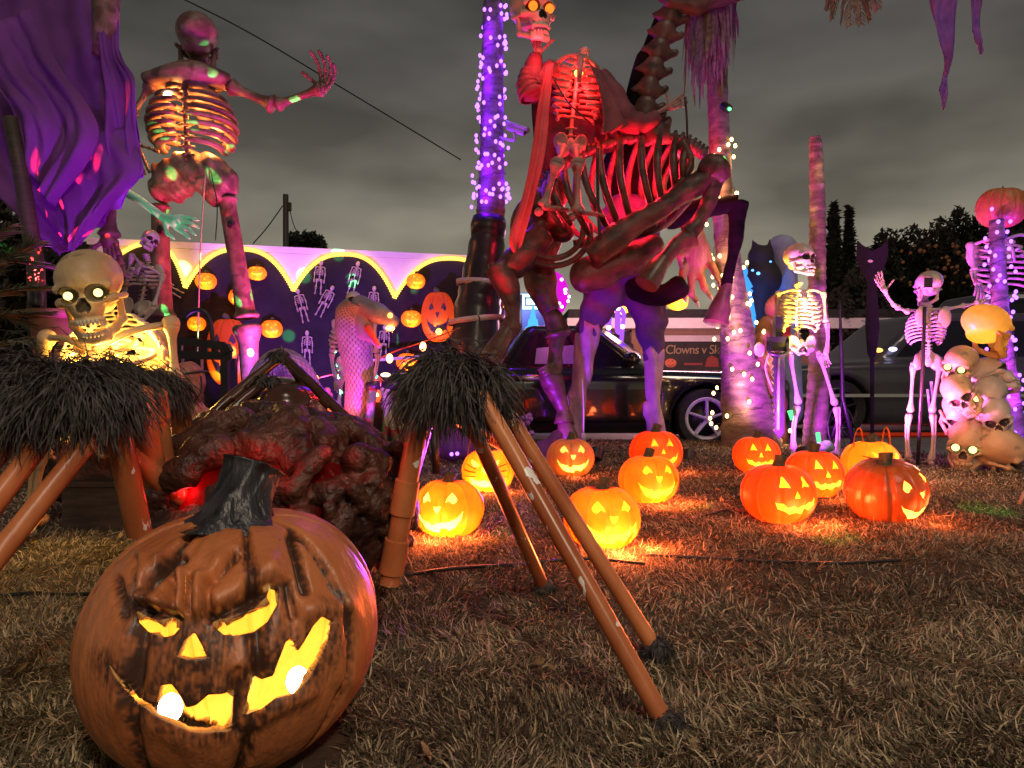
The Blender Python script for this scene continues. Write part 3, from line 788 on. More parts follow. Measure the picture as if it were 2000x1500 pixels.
def skull(root, c, h, R, bone, opn=0.15, hi=False, eyes=None, er=.045, eye_pos=None, split=False, name='skull', angry=0.0, mats=None):
    """skull whose height cranium to chin is h, centred at c; R turns face from -Y"""
    X = (np.asarray(R, float), h, np.asarray(c, float))
    V, F, s = SK_HI if hi else SK_LO
    mb = MB(); put(mb, V, F, X, s)
    o = part(root, name, mb, [bone, M['socket']])
    jv, jf = jaw_mesh(.014 if hi else .026, opn); jb = MB(); put(jb, jv, jf, X)
    j = part(o, 'jaw', jb, bone)
    if split:
        for up, par in ((True, o), (False, o)):
            for tv, tf in teeth(up, 10, opn):
                tb = MB()
                Vw = tv @ X[0].T * X[1] + X[2]
                tb.v.append(Vw); tb.n = len(Vw); tb.f = tf
                part(par, 'tooth', tb, M['bone_pale'])
    else:
        tb = MB()
        for up in (True, False):
            for tv, tf in teeth(up, 8, opn):
                n0 = tb.n; tb.v.append(tv @ X[0].T * X[1] + X[2]); tb.n += len(tv); tb.f += [(q + n0, 0) for q, _ in tf]
        part(o, 'teeth', tb, bone)
    if eyes is not None:
        for sx in (-1, 1):
            e = MB(); ball(e, (A(.145 * sx, -.285, -.015) if eye_pos is None else A(eye_pos[0] * sx, *eye_pos[1:])) @ X[0].T * h + X[2], er * h, 12, 8)
            part(o, 'eye', e, eyes)
    return o
BT = np.array([0, .02, .06, .11, .18, .3, .5, .7, .82, .89, .94, .98, 1]); BR = np.array([.7, 1.5, 1.9, 1.75, 1.25, .95, .85, .95, 1.25, 1.75, 2.05, 1.6, .7])
def bone(mb, a, b, r, n=8, bow=(0, 0, 0), knob=1.0):
    a, b = np.asarray(a, float), np.asarray(b, float)
    p = a + (b - a) * BT[:, None] + np.asarray(bow, float) * np.sin(BT * math.pi)[:, None]
    tube(mb, p, r * (1 + (BR - 1) * knob), n); return mb
def two_bone(mb, a, b, r, side, n=7):
    s = np.asarray(side, float)
    bone(mb, a, b, r, n, bow=s * r * 1.2); bone(mb, a + s * r * 2.0, b + s * r * 1.6, r * .7, n, bow=s * r * 1.0); return mb
def hand(mb, w, d, side, size, spread=.5, curl=.25, nrm=None, r=None, thumb=1, n=6):
    w = np.asarray(w, float); d = unit(d); side = unit(np.asarray(side, float) - d * np.dot(side, d)); nrm = np.cross(d, side) if nrm is None else unit(nrm)
    r = r or size * .045
    for k, L in enumerate((.86, .98, 1.0, .92, .76)):
        u = (k - 2) / 2.0
        if k == 0:
            dd = unit(d * .55 + side * -thumb * .9 + nrm * .2); p = [w - side * thumb * size * .08]
            segs = (.28, .2, .16)
        else:
            dd = unit(d + side * thumb * u * spread * .45); p = [w + side * thumb * u * size * .11]; segs = (.40, .24, .17, .13)
        c = curl * (.5 if k == 0 else 1)
        for q, s in enumerate(segs):
            if q > 0: dd = unit(dd * math.cos(c) + nrm * math.sin(c))
            p.append(p[-1] + dd * s * size * L)
        for a, b in zip(p[:-1], p[1:]):
            t = np.array([0, .12, .5, .88, 1]); tube(mb, a + (b - a) * t[:, None], r * np.array([1.1, 1.35, .8, 1.2, .9]), n)
    ball(mb, w, (size * .15,) * 3, 8, 6); return mb
def foot(mb, an, d, size, side):
    an = np.asarray(an, float); d = unit(d); side = unit(side)
    z = A(0, 0, 1)
    ball(mb, an - d * size * .18 - z * size * .10, (size * .13, size * .2, size * .12), 8, 6); ball(mb, an + d * size * .1, (size * .15, size * .18, size * .10), 8, 6)
    for k in range(5):
        u = (k - 2) / 2
        a = an + d * size * .15 + side * u * size * .12 - z * size * .04; b = an + d * size * .62 + side * u * size * .22 - z * size * .14; c = an + d * size * (.86 - abs(u) * .08) + side * u * size * .26 - z * size * .17
        tube(mb, [a, (a + b) / 2, b, (b + c) / 2, c], size * np.array([.06, .04, .055, .035, .03]), 6)
    return mb
def rib_paths(top, bot, right, front, w, dep, n=10, drop=.2, gap=.10, full=.7):
    top, bot = np.asarray(top, float), np.asarray(bot, float); up = top - bot; H = np.linalg.norm(up); up = up / H
    out = []
    for k in range(n):
        t = k / (n - 1); W_ = w * np.interp(t, [0, .15, .35, .6, .85, 1], [.5, .78, .95, 1.0, .92, .76]); D_ = dep * np.interp(t, [0, .2, .6, 1], [.55, .8, 1, .85])
        end = math.pi * (1 - gap if t < full else np.interp(t, [full, 1], [.84, .58]))
        ph = np.linspace(.10, end, 14)
        c = top - up * H * t * .92
        for s in (-1, 1):
            out.append(c + s * right * (W_ * np.sin(ph) ** .8)[:, None] + front * (-D_ * np.cos(ph))[:, None] - up * (drop * H * ((1 - np.cos(ph)) / 2) ** 1.2 * (0.6 + .6 * t))[:, None])
    return out
def spine(mb, pts, n, r, back):
    p = spline(pts, n)
    for i in range(n):
        ball(mb, p[i], (r * 1.25, r, r * .55 if n > 8 else r), 8, 6); tube(mb, [p[i], p[i] + back * r * 1.5 - A(0, 0, r * .5)], [r * .5, r * .25], 5)
        tube(mb, [p[i] - A(r * 1.7, 0, 0), p[i] + A(r * 1.7, 0, 0)], [r * .28, r * .28], 5)
    tube(mb, p, r * .6, 7); return mb
def f_pelvis(P):
    ax = [np.abs(P[0]), P[1], P[2]]
    d = s_ell(ax, (.27, .03, .12), (.22, .10, .27), R=rotz(.5) @ roty(.5))
    d = smax(d, -s_ell(ax, (.20, -.10, .16), (.20, .10, .24), R=rotz(.5) @ roty(.5)), .03)
    d = smin(d, s_ell(P, (0, .10, .08), (.13, .07, .2)), .05)
    d = smin(d, s_cap(ax, (.24, 0, -.08), (.13, -.06, -.22), .07, .05), .05)
    d = smin(d, s_cap(ax, (.13, -.06, -.22), (0, -.10, -.16), .045), .03)
    d = smin(d, s_ell(ax, (.29, 0, -.06), (.085, .085, .085)), .03)
    return d
PV, PF = iso(f_pelvis, (-.56, -.26, -.36), (.56, .26, .46), .032)
def skeleton(root, J, s, mt, facing=1, skull_h=None, skull_R=None, opn=.15, hi=False, eyes=None, nrib=9, rr=None, split=False, ribw=None, ribd=None, headless=False, handL=None, handR=None, feet=True, drop=.2, jmats=None, ribmat=None, legs=True, arms=('L', 'R'), footdir=None, legmat=None, pelvis=True, eye_pos=None, er=.045, skull_c=None, no_spine=False, rflat=1.0, blades=True, pelv=1.0, bladelen=1.0):
    P = {k: (Q(*v) if len(v) == 3 else np.asarray(v[:3], float)) for k, v in J.items()}
    right = unit(P['shR'] - P['shL']); up = unit(P['neck'] - P['waist']); right = unit(right - up * np.dot(right, up)); front = np.cross(right, up) * facing
    back = -front; rr = rr or .011 * s; lm = legmat or mt; rm = ribmat or mt
    if not headless:
        sh_ = skull_h or .20 * s; c = P['head'] if skull_c is None else skull_c
        R = np.eye(3) if skull_R is None else skull_R
        if facing < 0 and skull_R is None: R = rotz(math.pi)
        skull(root, c, sh_, R, mt, opn, hi, eyes, split=split, eye_pos=eye_pos, er=er)
    ct, cb = P['neck'] * .82 + P['waist'] * .18, P['neck'] * .30 + P['waist'] * .70
    if 'ribtop' in P: ct, cb = P['ribtop'], P['ribbot']
    w = ribw or np.linalg.norm(P['shR'] - P['shL']) * .40; dp = ribd or w * .72
    paths = rib_paths(ct, cb, right, front, w, dp, nrib, drop)
    cage = MB()
    st = ct * .94 + cb * .06 + front * dp * .66; sb_ = ct * .45 + cb * .55 + front * dp * 1.0
    tube(cage, [st, (st + sb_) / 2 + front * .02 * s, sb_], np.array([1.6, 1.3, .9]) * rr * 1.15, 7, flat=.5)
    if split:
        co = part(root, 'ribcage', cage, rm)
        for p in paths:
            b = MB(); tube(b, p, rr * np.interp(np.linspace(0, 1, len(p)), [0, .2, .8, 1], [.8, 1.1, 1.0, .8]), 7, flat=rflat); part(co, 'rib', b, rm)
    else:
        for p in paths: tube(cage, p, rr, 6, flat=rflat)
        co = part(root, 'ribcage', cage, rm)
    if not no_spine:
        b = MB(); spine(b, [P['pelvis'] + back * .02 * s, P['waist'] + back * dp * .5, ct + back * dp * .5, P['neck'] + (A(0, 0, .03 * s))], 20, .016 * s, back); part(root, 'spine', b, mt)
    for sd, sg in (('L', -1), ('R', 1)):
        b = MB() if blades else None
        if blades: ball(b, ct * .75 + cb * .25 + right * sg * w * .62 + back * dp * .95, (.05 * s, .012 * s, .075 * s), 10, 7); part(root, 'shoulder_blade', b, mt)
        b = MB(); tube(b, spline([st, (st + P['sh' + sd]) / 2 + up * .015 * s + front * .01 * s, P['sh' + sd]], 8), .010 * s, 6); part(root, 'collarbone', b, mt)
        if sd in arms:
            b = MB(); bone(b, P['sh' + sd], P['el' + sd], .012 * s); ball(b, P['sh' + sd], .024 * s, 10, 7); part(root, 'upper_arm', b, mt)
            b = MB(); two_bone(b, P['el' + sd], P['wr' + sd], .0085 * s, right * sg); part(root, 'forearm', b, mt)
            hs_ = handL if sd == 'L' else handR
            if hs_ is not False:
                h = dict(d=P['wr' + sd] - P['el' + sd], side=right * sg, size=.12 * s, curl=.25); h.update(hs_ or {}); b = MB(); hand(b, P['wr' + sd], h.pop('d'), h.pop('side'), h.pop('size'), **h); part(root, 'hand', b, mt)
    if pelvis:
        b = MB(); Rm = np.stack([right, -front, unit(np.cross(right, -front))], 1); b.add(PV * .235 * s * pelv @ Rm.T + P['pelvis'], PF); part(root, 'pelvis', b, mt)
    if legs:
        for sd, sg in (('L', -1), ('R', 1)):
            if 'hip' + sd not in P: continue
            b = MB(); bone(b, P['hip' + sd], P['kn' + sd], .014 * s); ball(b, P['hip' + sd], .022 * s, 10, 7); part(root, 'thigh_bone', b, lm)
            b = MB(); two_bone(b, P['kn' + sd] - A(0, 0, .008 * s), P['an' + sd], .011 * s, right * sg); part(root, 'shin_bone', b, lm)
            if feet:
                b = MB(); foot(b, P['an' + sd], (front * A(1, 1, 0) + right * sg * .3) if footdir is None else footdir, .14 * s, right); part(root, 'foot', b, lm)
    return P
# ------------------------------------------------------------------ light-up jack-o'-lanterns
def mir(p): return [(-x, z) for x, z in p][::-1]
E1 = [(-.17, .69), (-.115, .61), (-.095, .555), (-.125, .575), (-.155, .59), (-.175, .565), (-.205, .545), (-.245, .565), (-.255, .60), (-.22, .645)]
E2 = [(-.145, .70), (-.075, .55), (-.145, .56), (-.215, .545)]
E3 = [(-.26, .66), (-.08, .56), (-.10, .53), (-.20, .53), (-.25, .58)]
NO1 = [(-.06, .52), (0, .51), (.06, .52), (.03, .45), (0, .41), (-.03, .45)]
NO2 = [(0, .53), (.052, .41), (0, .42), (-.052, .41)]
MO1 = [(-.34, .46), (-.28, .365), (-.19, .315), (-.11, .30), (-.11, .265), (-.03, .262), (-.03, .295), (.07, .295), (.17, .315), (.27, .36), (.34, .46), (.31, .33), (.23, .22), (.13, .165), (.12, .21), (.03, .205), (.02, .145), (-.09, .155), (-.2, .20), (-.29, .32)]
MO2 = [(-.31, .44), (-.25, .34), (-.18, .35), (-.12, .285), (-.05, .325), (.01, .285), (.08, .33), (.14, .30), (.20, .365), (.245, .345), (.31, .455), (.285, .31), (.205, .235), (.15, .275), (.08, .20), (.0, .235), (-.08, .20), (-.15, .245), (-.24, .27)]
MO3 = [(-.30, .36), (-.2, .30), (-.08, .27), (0, .30), (.08, .27), (.2, .30), (.30, .36), (.24, .21), (.1, .155), (-.1, .155), (-.24, .21)]
FACES = {'A': (E1, NO1, MO1), 'B': (E2, NO2, MO2), 'C': (E3, NO1, MO3)}
def jack_mesh(kind, seed, ngroove=9, flat=.90):
    nu, nv = 150, 96
    th = np.linspace(.03, math.pi - .03, nv); ph = np.arange(nu) / nu * 2 * math.pi
    T, PH = np.meshgrid(th, ph, indexing='ij')
    D = np.stack([np.sin(T) * np.cos(PH), np.sin(T) * np.sin(PH), np.cos(T)], -1)
    rs = np.random.default_rng(seed)
    g = np.abs(np.cos(PH * ngroove / 2 + rs.uniform(0, 3) + .3 * np.sin(PH * 2 + rs.uniform(0, 6))))
    r = .5 * (1 - .07 * np.exp(-(g / .28) ** 2) * np.sin(T) ** .7) * (1 - .16 * np.exp(-(T / .45) ** 2)) * (1 - .10 * np.exp(-((math.pi - T) / .6) ** 2))
    r = r * (1 + .015 * np.sin(PH * 3 + rs.uniform(0, 6)) * np.sin(T))
    V = (D * r[..., None] * A(1, 1, flat)).reshape(-1, 3); V[:, 2] -= V[:, 2].min()
    i = np.arange(nv - 1)[:, None]; j = np.arange(nu)[None, :]
    F = np.stack([i * nu + j, (i + 1) * nu + j, (i + 1) * nu + (j + 1) % nu, i * nu + (j + 1) % nu], -1).reshape(-1, 4)
    zc = V[:, 2].mean()
    e, n_, m_ = FACES[kind]
    feats = [('eye', e), ('eye', mir(e)), ('nose', n_), ('mouth', m_)]
    out = []; used = np.zeros(len(F), bool)
    for nm, poly in feats:
        ins = inpoly(V[:, 0], V[:, 2], poly) & (V[:, 1] < 0)
        k = ins[F].sum(1) >= 2
        a = np.zeros(len(V), bool); a[F[k].ravel()] = True; b = np.zeros(len(V), bool); b[F[~k].ravel()] = True
        ids = np.where(a & b)[0]
        q, nx, nz = nearedge(V[ids, 0], V[ids, 2], poly)
        ok = q < .03; ids = ids[ok]
        # slide along the skin: keep the distance from the middle
        old = V[ids].copy(); rr = np.linalg.norm((old - A(0, 0, zc)), axis=1)
        V[ids, 0], V[ids, 2] = nx[ok], nz[ok]
        V[ids, 1] = -np.sqrt(np.maximum(rr ** 2 - V[ids, 0] ** 2 - (V[ids, 2] - zc) ** 2, 1e-4))
        out.append((nm, k)); used |= k
    def sub(k, inset=0.0):
        u = np.unique(F[k]); mp = -np.ones(len(V), int); mp[u] = np.arange(len(u)); mb = MB()
        P = V[u].copy()
        if inset:
            P[:, 1] += inset
        mb.add(P, mp[F[k]]); return mb
    return sub(~used), [(nm, sub(k, .012)) for nm, k in out]
SH = {}
SH['bright'] = shellmat('glowing_orange_shell', (0.62, 0.16, 0.02), (0.75, 0.25, 0.03), (1.0, 0.105, 0.004), .60)
SH['red'] = shellmat('red_orange_shell', (0.60, 0.09, 0.015), (0.72, 0.14, 0.02), (1.0, 0.040, 0.003), .48)
SH['crackle'] = shellmat('crackled_red_shell', (0.60, 0.08, 0.015), (0.70, 0.12, 0.02), (1.0, 0.04, 0.004), .46, crackle=34.0)
SH['dim'] = shellmat('opaque_orange_shell', (0.62, 0.17, 0.05), (0.66, 0.24, 0.07), (0.8, 0.2, 0.03), .05)
SH['gloss'] = shellmat('glossy_dark_orange_shell', (0.40, 0.07, 0.015), (0.55, 0.13, 0.03), (0.8, 0.10, 0.015), .04, rough=.16, stretch=(3, 3, .5))
SH['yellow'] = shellmat('amber_shell', (0.75, 0.33, 0.04), (0.85, 0.45, 0.06), (1.0, 0.185, 0.005), .56)
def lens(name, c, f): return shellmat(name, c, c, c, f, bump=0.0)
LENS = lens('yellow_translucent_window', (1.0, 0.52, 0.05), .6)
LENS_P = lens('pale_translucent_window', (1.0, 0.72, 0.25), .6)
JM = {}
def jack(px, py_bot, w_px, kind, shell, label, yaw=0.0, watts=1.0, tilt=(0, 0), flat=.9, seed=1, lens_m=None, name='jack_o_lantern', loc=None, w=None, group='light-up pumpkins on the lawn', extras=None, lampcol=(1.0, .62, .18), stemk=True, spill=0, spillcol=(1.0, .15, .035)):
    if loc is None:
        d = HC * FPX / (py_bot - 731.0); w = m2(w_px, d); loc = Q(px, py_bot, d) + A(0, w * .32, 0); loc[2] = -0.012
    key = (kind, seed, flat, shell, lens_m is None)
    root = thing(name, label, 'pumpkin', loc, group, rot=(tilt[0], tilt[1], yaw), scale=w)
    if key not in JM:
        sm, fs = jack_mesh(kind, seed, flat=flat)
        JM[key] = (sm.mesh('shell', SH[shell]), [(n, f.mesh(n, lens_m or LENS)) for n, f in fs], flat)
    sm, fs, fl = JM[key]
    sh = part(root, 'shell', sm, None, local=True)
    for n, f in fs: part(root, n, f, None, local=True)
    H_ = fl * 1.0 * .90
    sb = MB(); p = spline([A(0, 0, H_ - .08), A(.01, .0, H_ + .0), A(.03, 0.0, H_ + .06), A(.045, .01, H_ + .10)], 8)
    tube(sb, p, [.15, .11, .085, .08, .08, .082, .085, .088], 10)
    if stemk: part(root, 'stem', sb, M['stem'], local=True)
    if extras == 'cat':
        for sx in (-1, 1):
            e = MB(); tube(e, spline([A(.20 * sx, -.05, .80), A(.24 * sx, -.05, 1.0), A(.30 * sx, -.05, 1.04), A(.36 * sx, -.04, .92), A(.39 * sx, -.03, .70)], 14), .013, 7); part(root, 'ear', e, SH[shell], local=True)
            for q in range(3):
                zz = .50 - .07 * q; e = MB()
                pts = []
                for t in np.linspace(0, 1, 8):
                    x = (.16 + .24 * t) * sx; z = zz + (.08 - .05 * q) * t
                    rad = .5; zn = (z - .43) / .43
                    y = -math.sqrt(max(.25 * (1 - zn * zn) - x * x, .002)) - .004
                    pts.append((x, y, z))
                tube(e, pts, .010, 5); part(root, 'whisker', e, M['black'], local=True)
    lo_ = lamp('pumpkin_light', base(root), lampcol, 3.1 * watts * (w / .27) ** 2, .02 * w, root)
    lo_.location = (0, -.16, .25)
    if spill:  # added lamps outside the shell strengthen the glow on the grass
        lo_ = lamp('grass_fill', base(root), spillcol, 3.0 * spill * (w / .27) ** 2, .06, root); lo_.location = (0, -.66, .20)
        lo_ = lamp('grass_fill', base(root), spillcol, 2.1 * spill * (w / .27) ** 2, .06, root); lo_.location = (.5, -.42, .12)
    return root
jack(872, 1052, 142, 'A', 'bright', 'brightest toothy pumpkin beside the fur-topped knee and brown pipe', yaw=math.radians(-14), watts=1.9, seed=1, lens_m=LENS_P, spill=3.4)
jack(953, 962, 106, 'C', 'yellow', 'small yellow cat pumpkin with whiskers behind the spider leg', yaw=math.radians(-8), watts=1.6, seed=2, extras='cat', lens_m=LENS_P, spill=1.2)
jack(1117, 932, 96, 'A', 'dim', 'dull peach pumpkin with pale smile in front of the horse hoof', yaw=math.radians(2), watts=1.0, seed=3, lens_m=LENS_P, spill=0.5)
jack(1183, 1077, 156, 'A', 'bright', 'large golden glowing pumpkin right of the spider legs', yaw=math.radians(10), watts=1.7, seed=4, spill=4.2)
jack(1273, 985, 120, 'A', 'bright', 'orange glowing pumpkin standing in front of the small red pumpkin', yaw=math.radians(12), watts=1.2, seed=5, spill=1.9)
jack(1287, 925, 106, 'B', 'red', 'small red pumpkin half hidden behind the orange one', yaw=math.radians(6), watts=.8, seed=6, spill=0.8)
jack(1488, 926, 93, 'B', 'red', 'little red-orange pumpkin at the foot of the wide palm', yaw=math.radians(-8), watts=1.1, seed=7, spill=0.8)
jack(1537, 1025, 147, 'B', 'crackle', 'red pumpkin with crackled glowing skin', yaw=math.radians(9), watts=1.1, seed=8, spill=2.4)
jack(1604, 974, 118, 'B', 'red', 'orange pumpkin partly behind the crackled one', yaw=math.radians(6), watts=1.3, seed=9, spill=0.9)
jack(1718, 950, 112, 'C', 'yellow', 'amber cat pumpkin with looped ears behind the dark glossy one', yaw=math.radians(14), watts=1.3, seed=10, extras='cat', spill=0.7)
jack(1756, 1020, 155, 'A', 'gloss', 'dark glossy tilted pumpkin with pale lopsided grin', yaw=math.radians(32), watts=.9, tilt=(.10, -.22), seed=11, lens_m=LENS_P, spill=0.5)
# ------------------------------------------------------------------ palms, floodlights, strings of lights
M['palm'] = mat('palm_bark', (0.10, 0.07, 0.065), (0.21, 0.155, 0.14), rough=0.9, scale=9, bump=0.8, bscale=40, stretch=(1, 1, 3.0), c3=(0.11, 0.08, 0.065), s3=12, t3=(.60, .75))
M['frond_dead'] = mat('dead_palm_frond', (0.15, 0.10, 0.09), (0.30, 0.22, 0.19), rough=0.9, scale=30)
M['leaf'] = mat('dark_palm_leaf', (0.05, 0.055, 0.025), (0.14, 0.12, 0.055), rough=0.5, scale=20)
def trunk_mesh(pts, widths, ring=.10, amp=.06, n=20, seed=0, scar=0.0, lobes=0):
    """pts: (px, py, d); a trunk with ring scars"""
    rs = np.random.default_rng(seed)
    P = spline([Q(*p) for p in pts], 150); wv = np.interp(np.linspace(0, len(pts) - 1, 150), range(len(pts)), [m2(w, p[2]) / 2 for w, p in zip(widths, pts)])
    s = np.concatenate([[0], np.cumsum(np.linalg.norm(np.diff(P, axis=0), axis=1))])
    sv = s / ring + .25 * np.sin(s * 5 + seed)
    r = wv * (1 + amp * (np.abs(((sv % 1) - .5) * 2) ** 2 - .5) + rs.normal(0, .012, 150))
    t, nn, bb = frames(P); a = np.arange(n) / n * 2 * math.pi
    V = np.zeros((150, n, 3))
    for i in range(150):
        k = np.floor(sv[i]); ph = (k % 2) * .5
        ra = 1 + .02 * np.sin(3 * a + seed + s[i] * 2) + scar * (np.abs(((a / (2 * math.pi) * lobes + ph) % 1 - .5) * 2) ** 2 * -1 if lobes else 0)
        V[i] = P[i] + nn[i] * (np.cos(a) * r[i] * ra)[:, None] + bb[i] * (np.sin(a) * r[i] * ra)[:, None]
    F = [(i * n + j, i * n + (j + 1) % n, (i + 1) * n + (j + 1) % n, (i + 1) * n + j) for i in range(149) for j in range(n)] + [tuple(range(n))[::-1], tuple(149 * n + j for j in range(n))]
    mb = MB(); mb.add(V.reshape(-1, 3), F); return mb, P, wv
def ground_at(P): return A(P[-1][0], P[-1][1], 0)
def string(name, label, P, wv, N, mt, br, lampcol, lampw, nl, span=(0, 1), turns=9, seed=0, jit=.25, group=None):
    rs = np.random.default_rng(seed)
    root = thing(name, label, 'string lights', P[int(len(P) * span[1]) - 1] * A(1, 1, 1))
    t, nn, bb = frames(P); L = len(P) - 1
    u = np.linspace(span[0], span[1], N * 6); ang = u * turns * 2 * math.pi
    i = np.clip((u * L).astype(int), 0, L)
    off = np.cumsum(rs.normal(0, .06, len(u))); off -= np.linspace(off[0], off[-1], len(u))
    i2 = np.clip(i + (off * 10).astype(int) * 0, 0, L)
    pts = P[i2] + (nn[i2] * np.cos(ang)[:, None] + bb[i2] * np.sin(ang)[:, None]) * (wv[i2] * 1.10 + .004)[:, None]
    wb = MB(); tube(wb, pts, .0028, 4); part(root, 'wire', wb, M['wire'])
    k = np.sort(rs.choice(len(u), N, replace=False)); bm = MB(); ball(bm, (0, 0, 0), (br, br, br * 1.25), 8, 6); me = bm.mesh('bulb', mt)
    for q in k:
        o = link(bpy.data.objects.new('bulb', me)); o.parent = root
        c = pts[q] + (pts[q] - P[i2[q]]) * rs.uniform(.03, jit) + A(0, 0, rs.normal(0, .06)); o.location = tuple(c - base(root))
    for q in range(nl):
        uu = span[0] + (span[1] - span[0]) * (q + .5) / nl; j = int(uu * L); an = q * 2.1
        dirv = A(math.cos(an) * .9, -abs(math.sin(an)) - .25, 0); dirv = unit(dirv)
        lamp('string_glow', P[j] + dirv * (wv[j] + .07), lampcol, lampw, .03, root)
    return root
def tree(name, label, pts, widths, cat='palm tree', **k):
    mb, P, wv = trunk_mesh(pts, widths, **k)
    root = thing(name, label, cat, ground_at(P)); part(root, 'trunk', mb, M['palm']); return root, P, wv
# tall palm wound with violet lights
pa, P1, w1 = tree('palm_tree', 'tall slim palm wrapped in violet lights left of the rider', [(964, -60, 6.4), (962, 120, 6.4), (960, 300, 6.4), (957, 440, 6.4), (945, 620, 6.4), (925, 862, 6.4)], [36, 42, 48, 58, 78, 96], seed=3)
string('string_lights', 'violet string lights wound round the palm left of the rider', P1, w1, 150, M['bulb_purple'], .015, (.17, .0, 1.0), 2.4, 15, span=(.10, .565), turns=17, seed=4)
# camera on the trunk
cm = thing('security_camera', 'violet lit bullet camera on the palm trunk', 'security camera', Q(985, 280, 6.3))
b = MB(); tube(b, [Q(992, 246, 6.25), Q(1026, 258, 6.2)], .036, 14); part(cm, 'housing', b, M['bone_pale'], sharp=40)
b = MB(); tube(b, [Q(990, 240, 6.25), Q(1032, 254, 6.18)], .040, 14, flat=.5); part(cm, 'hood', b, M['bone_pale'], sharp=40)
b = MB(); tube(b, spline([Q(1004, 258, 6.22), Q(1004, 274, 6.25), Q(975, 268, 6.33)], 8), .012, 8); part(cm, 'bracket', b, M['bone_pale'])
b = MB(); tube(b, [Q(1026, 258, 6.2), Q(1028, 259, 6.195)], .028, 14); part(cm, 'lens', b, M['black'])
# black wrap with white straps at the foot of that palm
wr_ = thing('trunk_wrap', 'black padded wrap with white straps round the palm foot', 'trunk wrap', Q(935, 850, 6.2) * A(1, 1, 0))
P = spline([Q(955, 428, 6.3), Q(952, 470, 6.3), Q(940, 560, 6.25), Q(930, 640, 6.2), Q(922, 870, 6.2)], 30)
b = MB(); tube(b, P, np.interp(np.linspace(0, 1, 30), [0, .1, .12, .5, 1], [.135, .14, .15, .21, .25]) * (1 + .04 * np.sin(np.arange(30) * 1.7)), 20, flat=.9); part(wr_, 'wrap', b, mat('black_bin_plastic', (.012, .012, .014), (.03, .028, .03), rough=.3, scale=5, bump=.5, bscale=9))
b = MB(); tube(b, [Q(955, 424, 6.3), Q(954, 440, 6.3), Q(953, 462, 6.3)], [.14, .16, .152], 20); part(wr_, 'rim', b, M['black'])
tw_, nw_, bw_ = frames(P)
for i_, tl in ((3, .12), (14, -.06), (21, .10)):
    rr_ = np.interp(i_ / 29, [0, .1, .12, .5, 1], [.135, .14, .15, .21, .25]) * 1.055; b = MB(); c_ = P[i_]
    ring = [[c_ + A(rr_ * math.cos(t), rr_ * .95 * math.sin(t), dz + tl * rr_ * math.cos(t)) for t in np.linspace(0, 2 * math.pi, 36, endpoint=False)] for dz in (-.024, .024)]
    b.add(np.array(ring[0] + ring[1]), [(j, (j + 1) % 36, 36 + (j + 1) % 36, 36 + j) for j in range(36)]); o_ = part(wr_, 'strap', b, M['bone_pale']); solidify(o_, .006, 1)
# palm with warm lights and a skirt of dead fronds
pb, P2, w2 = tree('palm_tree', 'leaning palm with dead frond skirt and warm white lights', [(1396, -60, 5.9), (1398, 60, 5.9), (1402, 200, 5.9), (1410, 360, 5.9), (1422, 500, 5.9), (1436, 620, 5.88), (1450, 740, 5.85), (1468, 885, 5.8)], [46, 44, 40, 42, 48, 60, 84, 118], seed=5, ring=.17, amp=.05, scar=.05, lobes=5, n=40)
string('string_lights', 'warm white string lights wound round the leaning palm', P2, w2, 92, M['bulb_warm'], .014, (1.0, .50, .22), 1.5, 13, span=(.37, .985), turns=13, seed=6, jit=.4)
rs = np.random.default_rng(77); b = MB()
for k in range(420):
    a_ = rs.uniform(0, 2 * math.pi); r_ = rs.uniform(.04, .26); p0 = Q(1388 + r_ * math.cos(a_) * 190, rs.uniform(-90, 30), 5.9 + r_ * math.sin(a_))
    L_ = rs.uniform(.35, .62) if rs.random() < .8 else rs.uniform(.6, .78); n_ = 5; dx = rs.normal(0, .03, 2); w_ = rs.uniform(.008, .022)
    pp = np.array([p0 + A(dx[0] * t, dx[1] * t, -L_ * t) + A(rs.normal(0, .006), rs.normal(0, .006), 0) for t in np.linspace(0, 1, n_)])
    sd = unit(A(math.cos(a_ + 1.57), math.sin(a_ + 1.57), 0) + rs.normal(0, .4, 3) * A(1, 1, 0)); ww = w_ * np.array([1, 1.1, 1, .8, .2])
    V = np.concatenate([pp - sd * ww[:, None], pp + sd * ww[:, None]]); b.add(V, [(i, i + 1, i + 1 + n_, i + n_) for i in range(n_ - 1)])
part(pb, 'dead_frond_skirt', b, M['frond_dead'], stuff=True, smooth=False)
# thin bare trunk
pc, P3, w3 = tree('bare_palm_trunk', 'thin bare topped palm trunk behind the yellow skeleton', [(1592, 268, 5.6), (1594, 300, 5.6), (1597, 420, 5.6), (1596, 560, 5.6), (1600, 700, 5.6), (1590, 880, 5.55)], [22, 26, 30, 34, 40, 48], seed=8, ring=.075, amp=.13)
b = MB(); tube(b, spline([Q(1595, 285, 5.6), Q(1590, 270, 5.6), Q(1582, 276, 5.6)], 6), [.03, .025, .018, .014, .01, .004], 6); part(pc, 'cut_stub', b, M['palm'])
# trunk on the far right with violet lights
pd, P4, w4 = tree('palm_tree', 'ringed palm trunk with violet lights at the right edge', [(1946, 430, 4.86), (1950, 540, 4.86), (1956, 640, 4.86), (1968, 760, 4.86), (1990, 905, 4.82)], [26, 28, 32, 38, 50], seed=9, ring=.09, amp=.10)
string('string_lights', 'violet string lights round the trunk at the right edge', P4, w4, 84, M['bulb_purple'], .0115, (.26, .03, 1.0), 1.5, 9, span=(0, .98), turns=11, seed=10, jit=.7)
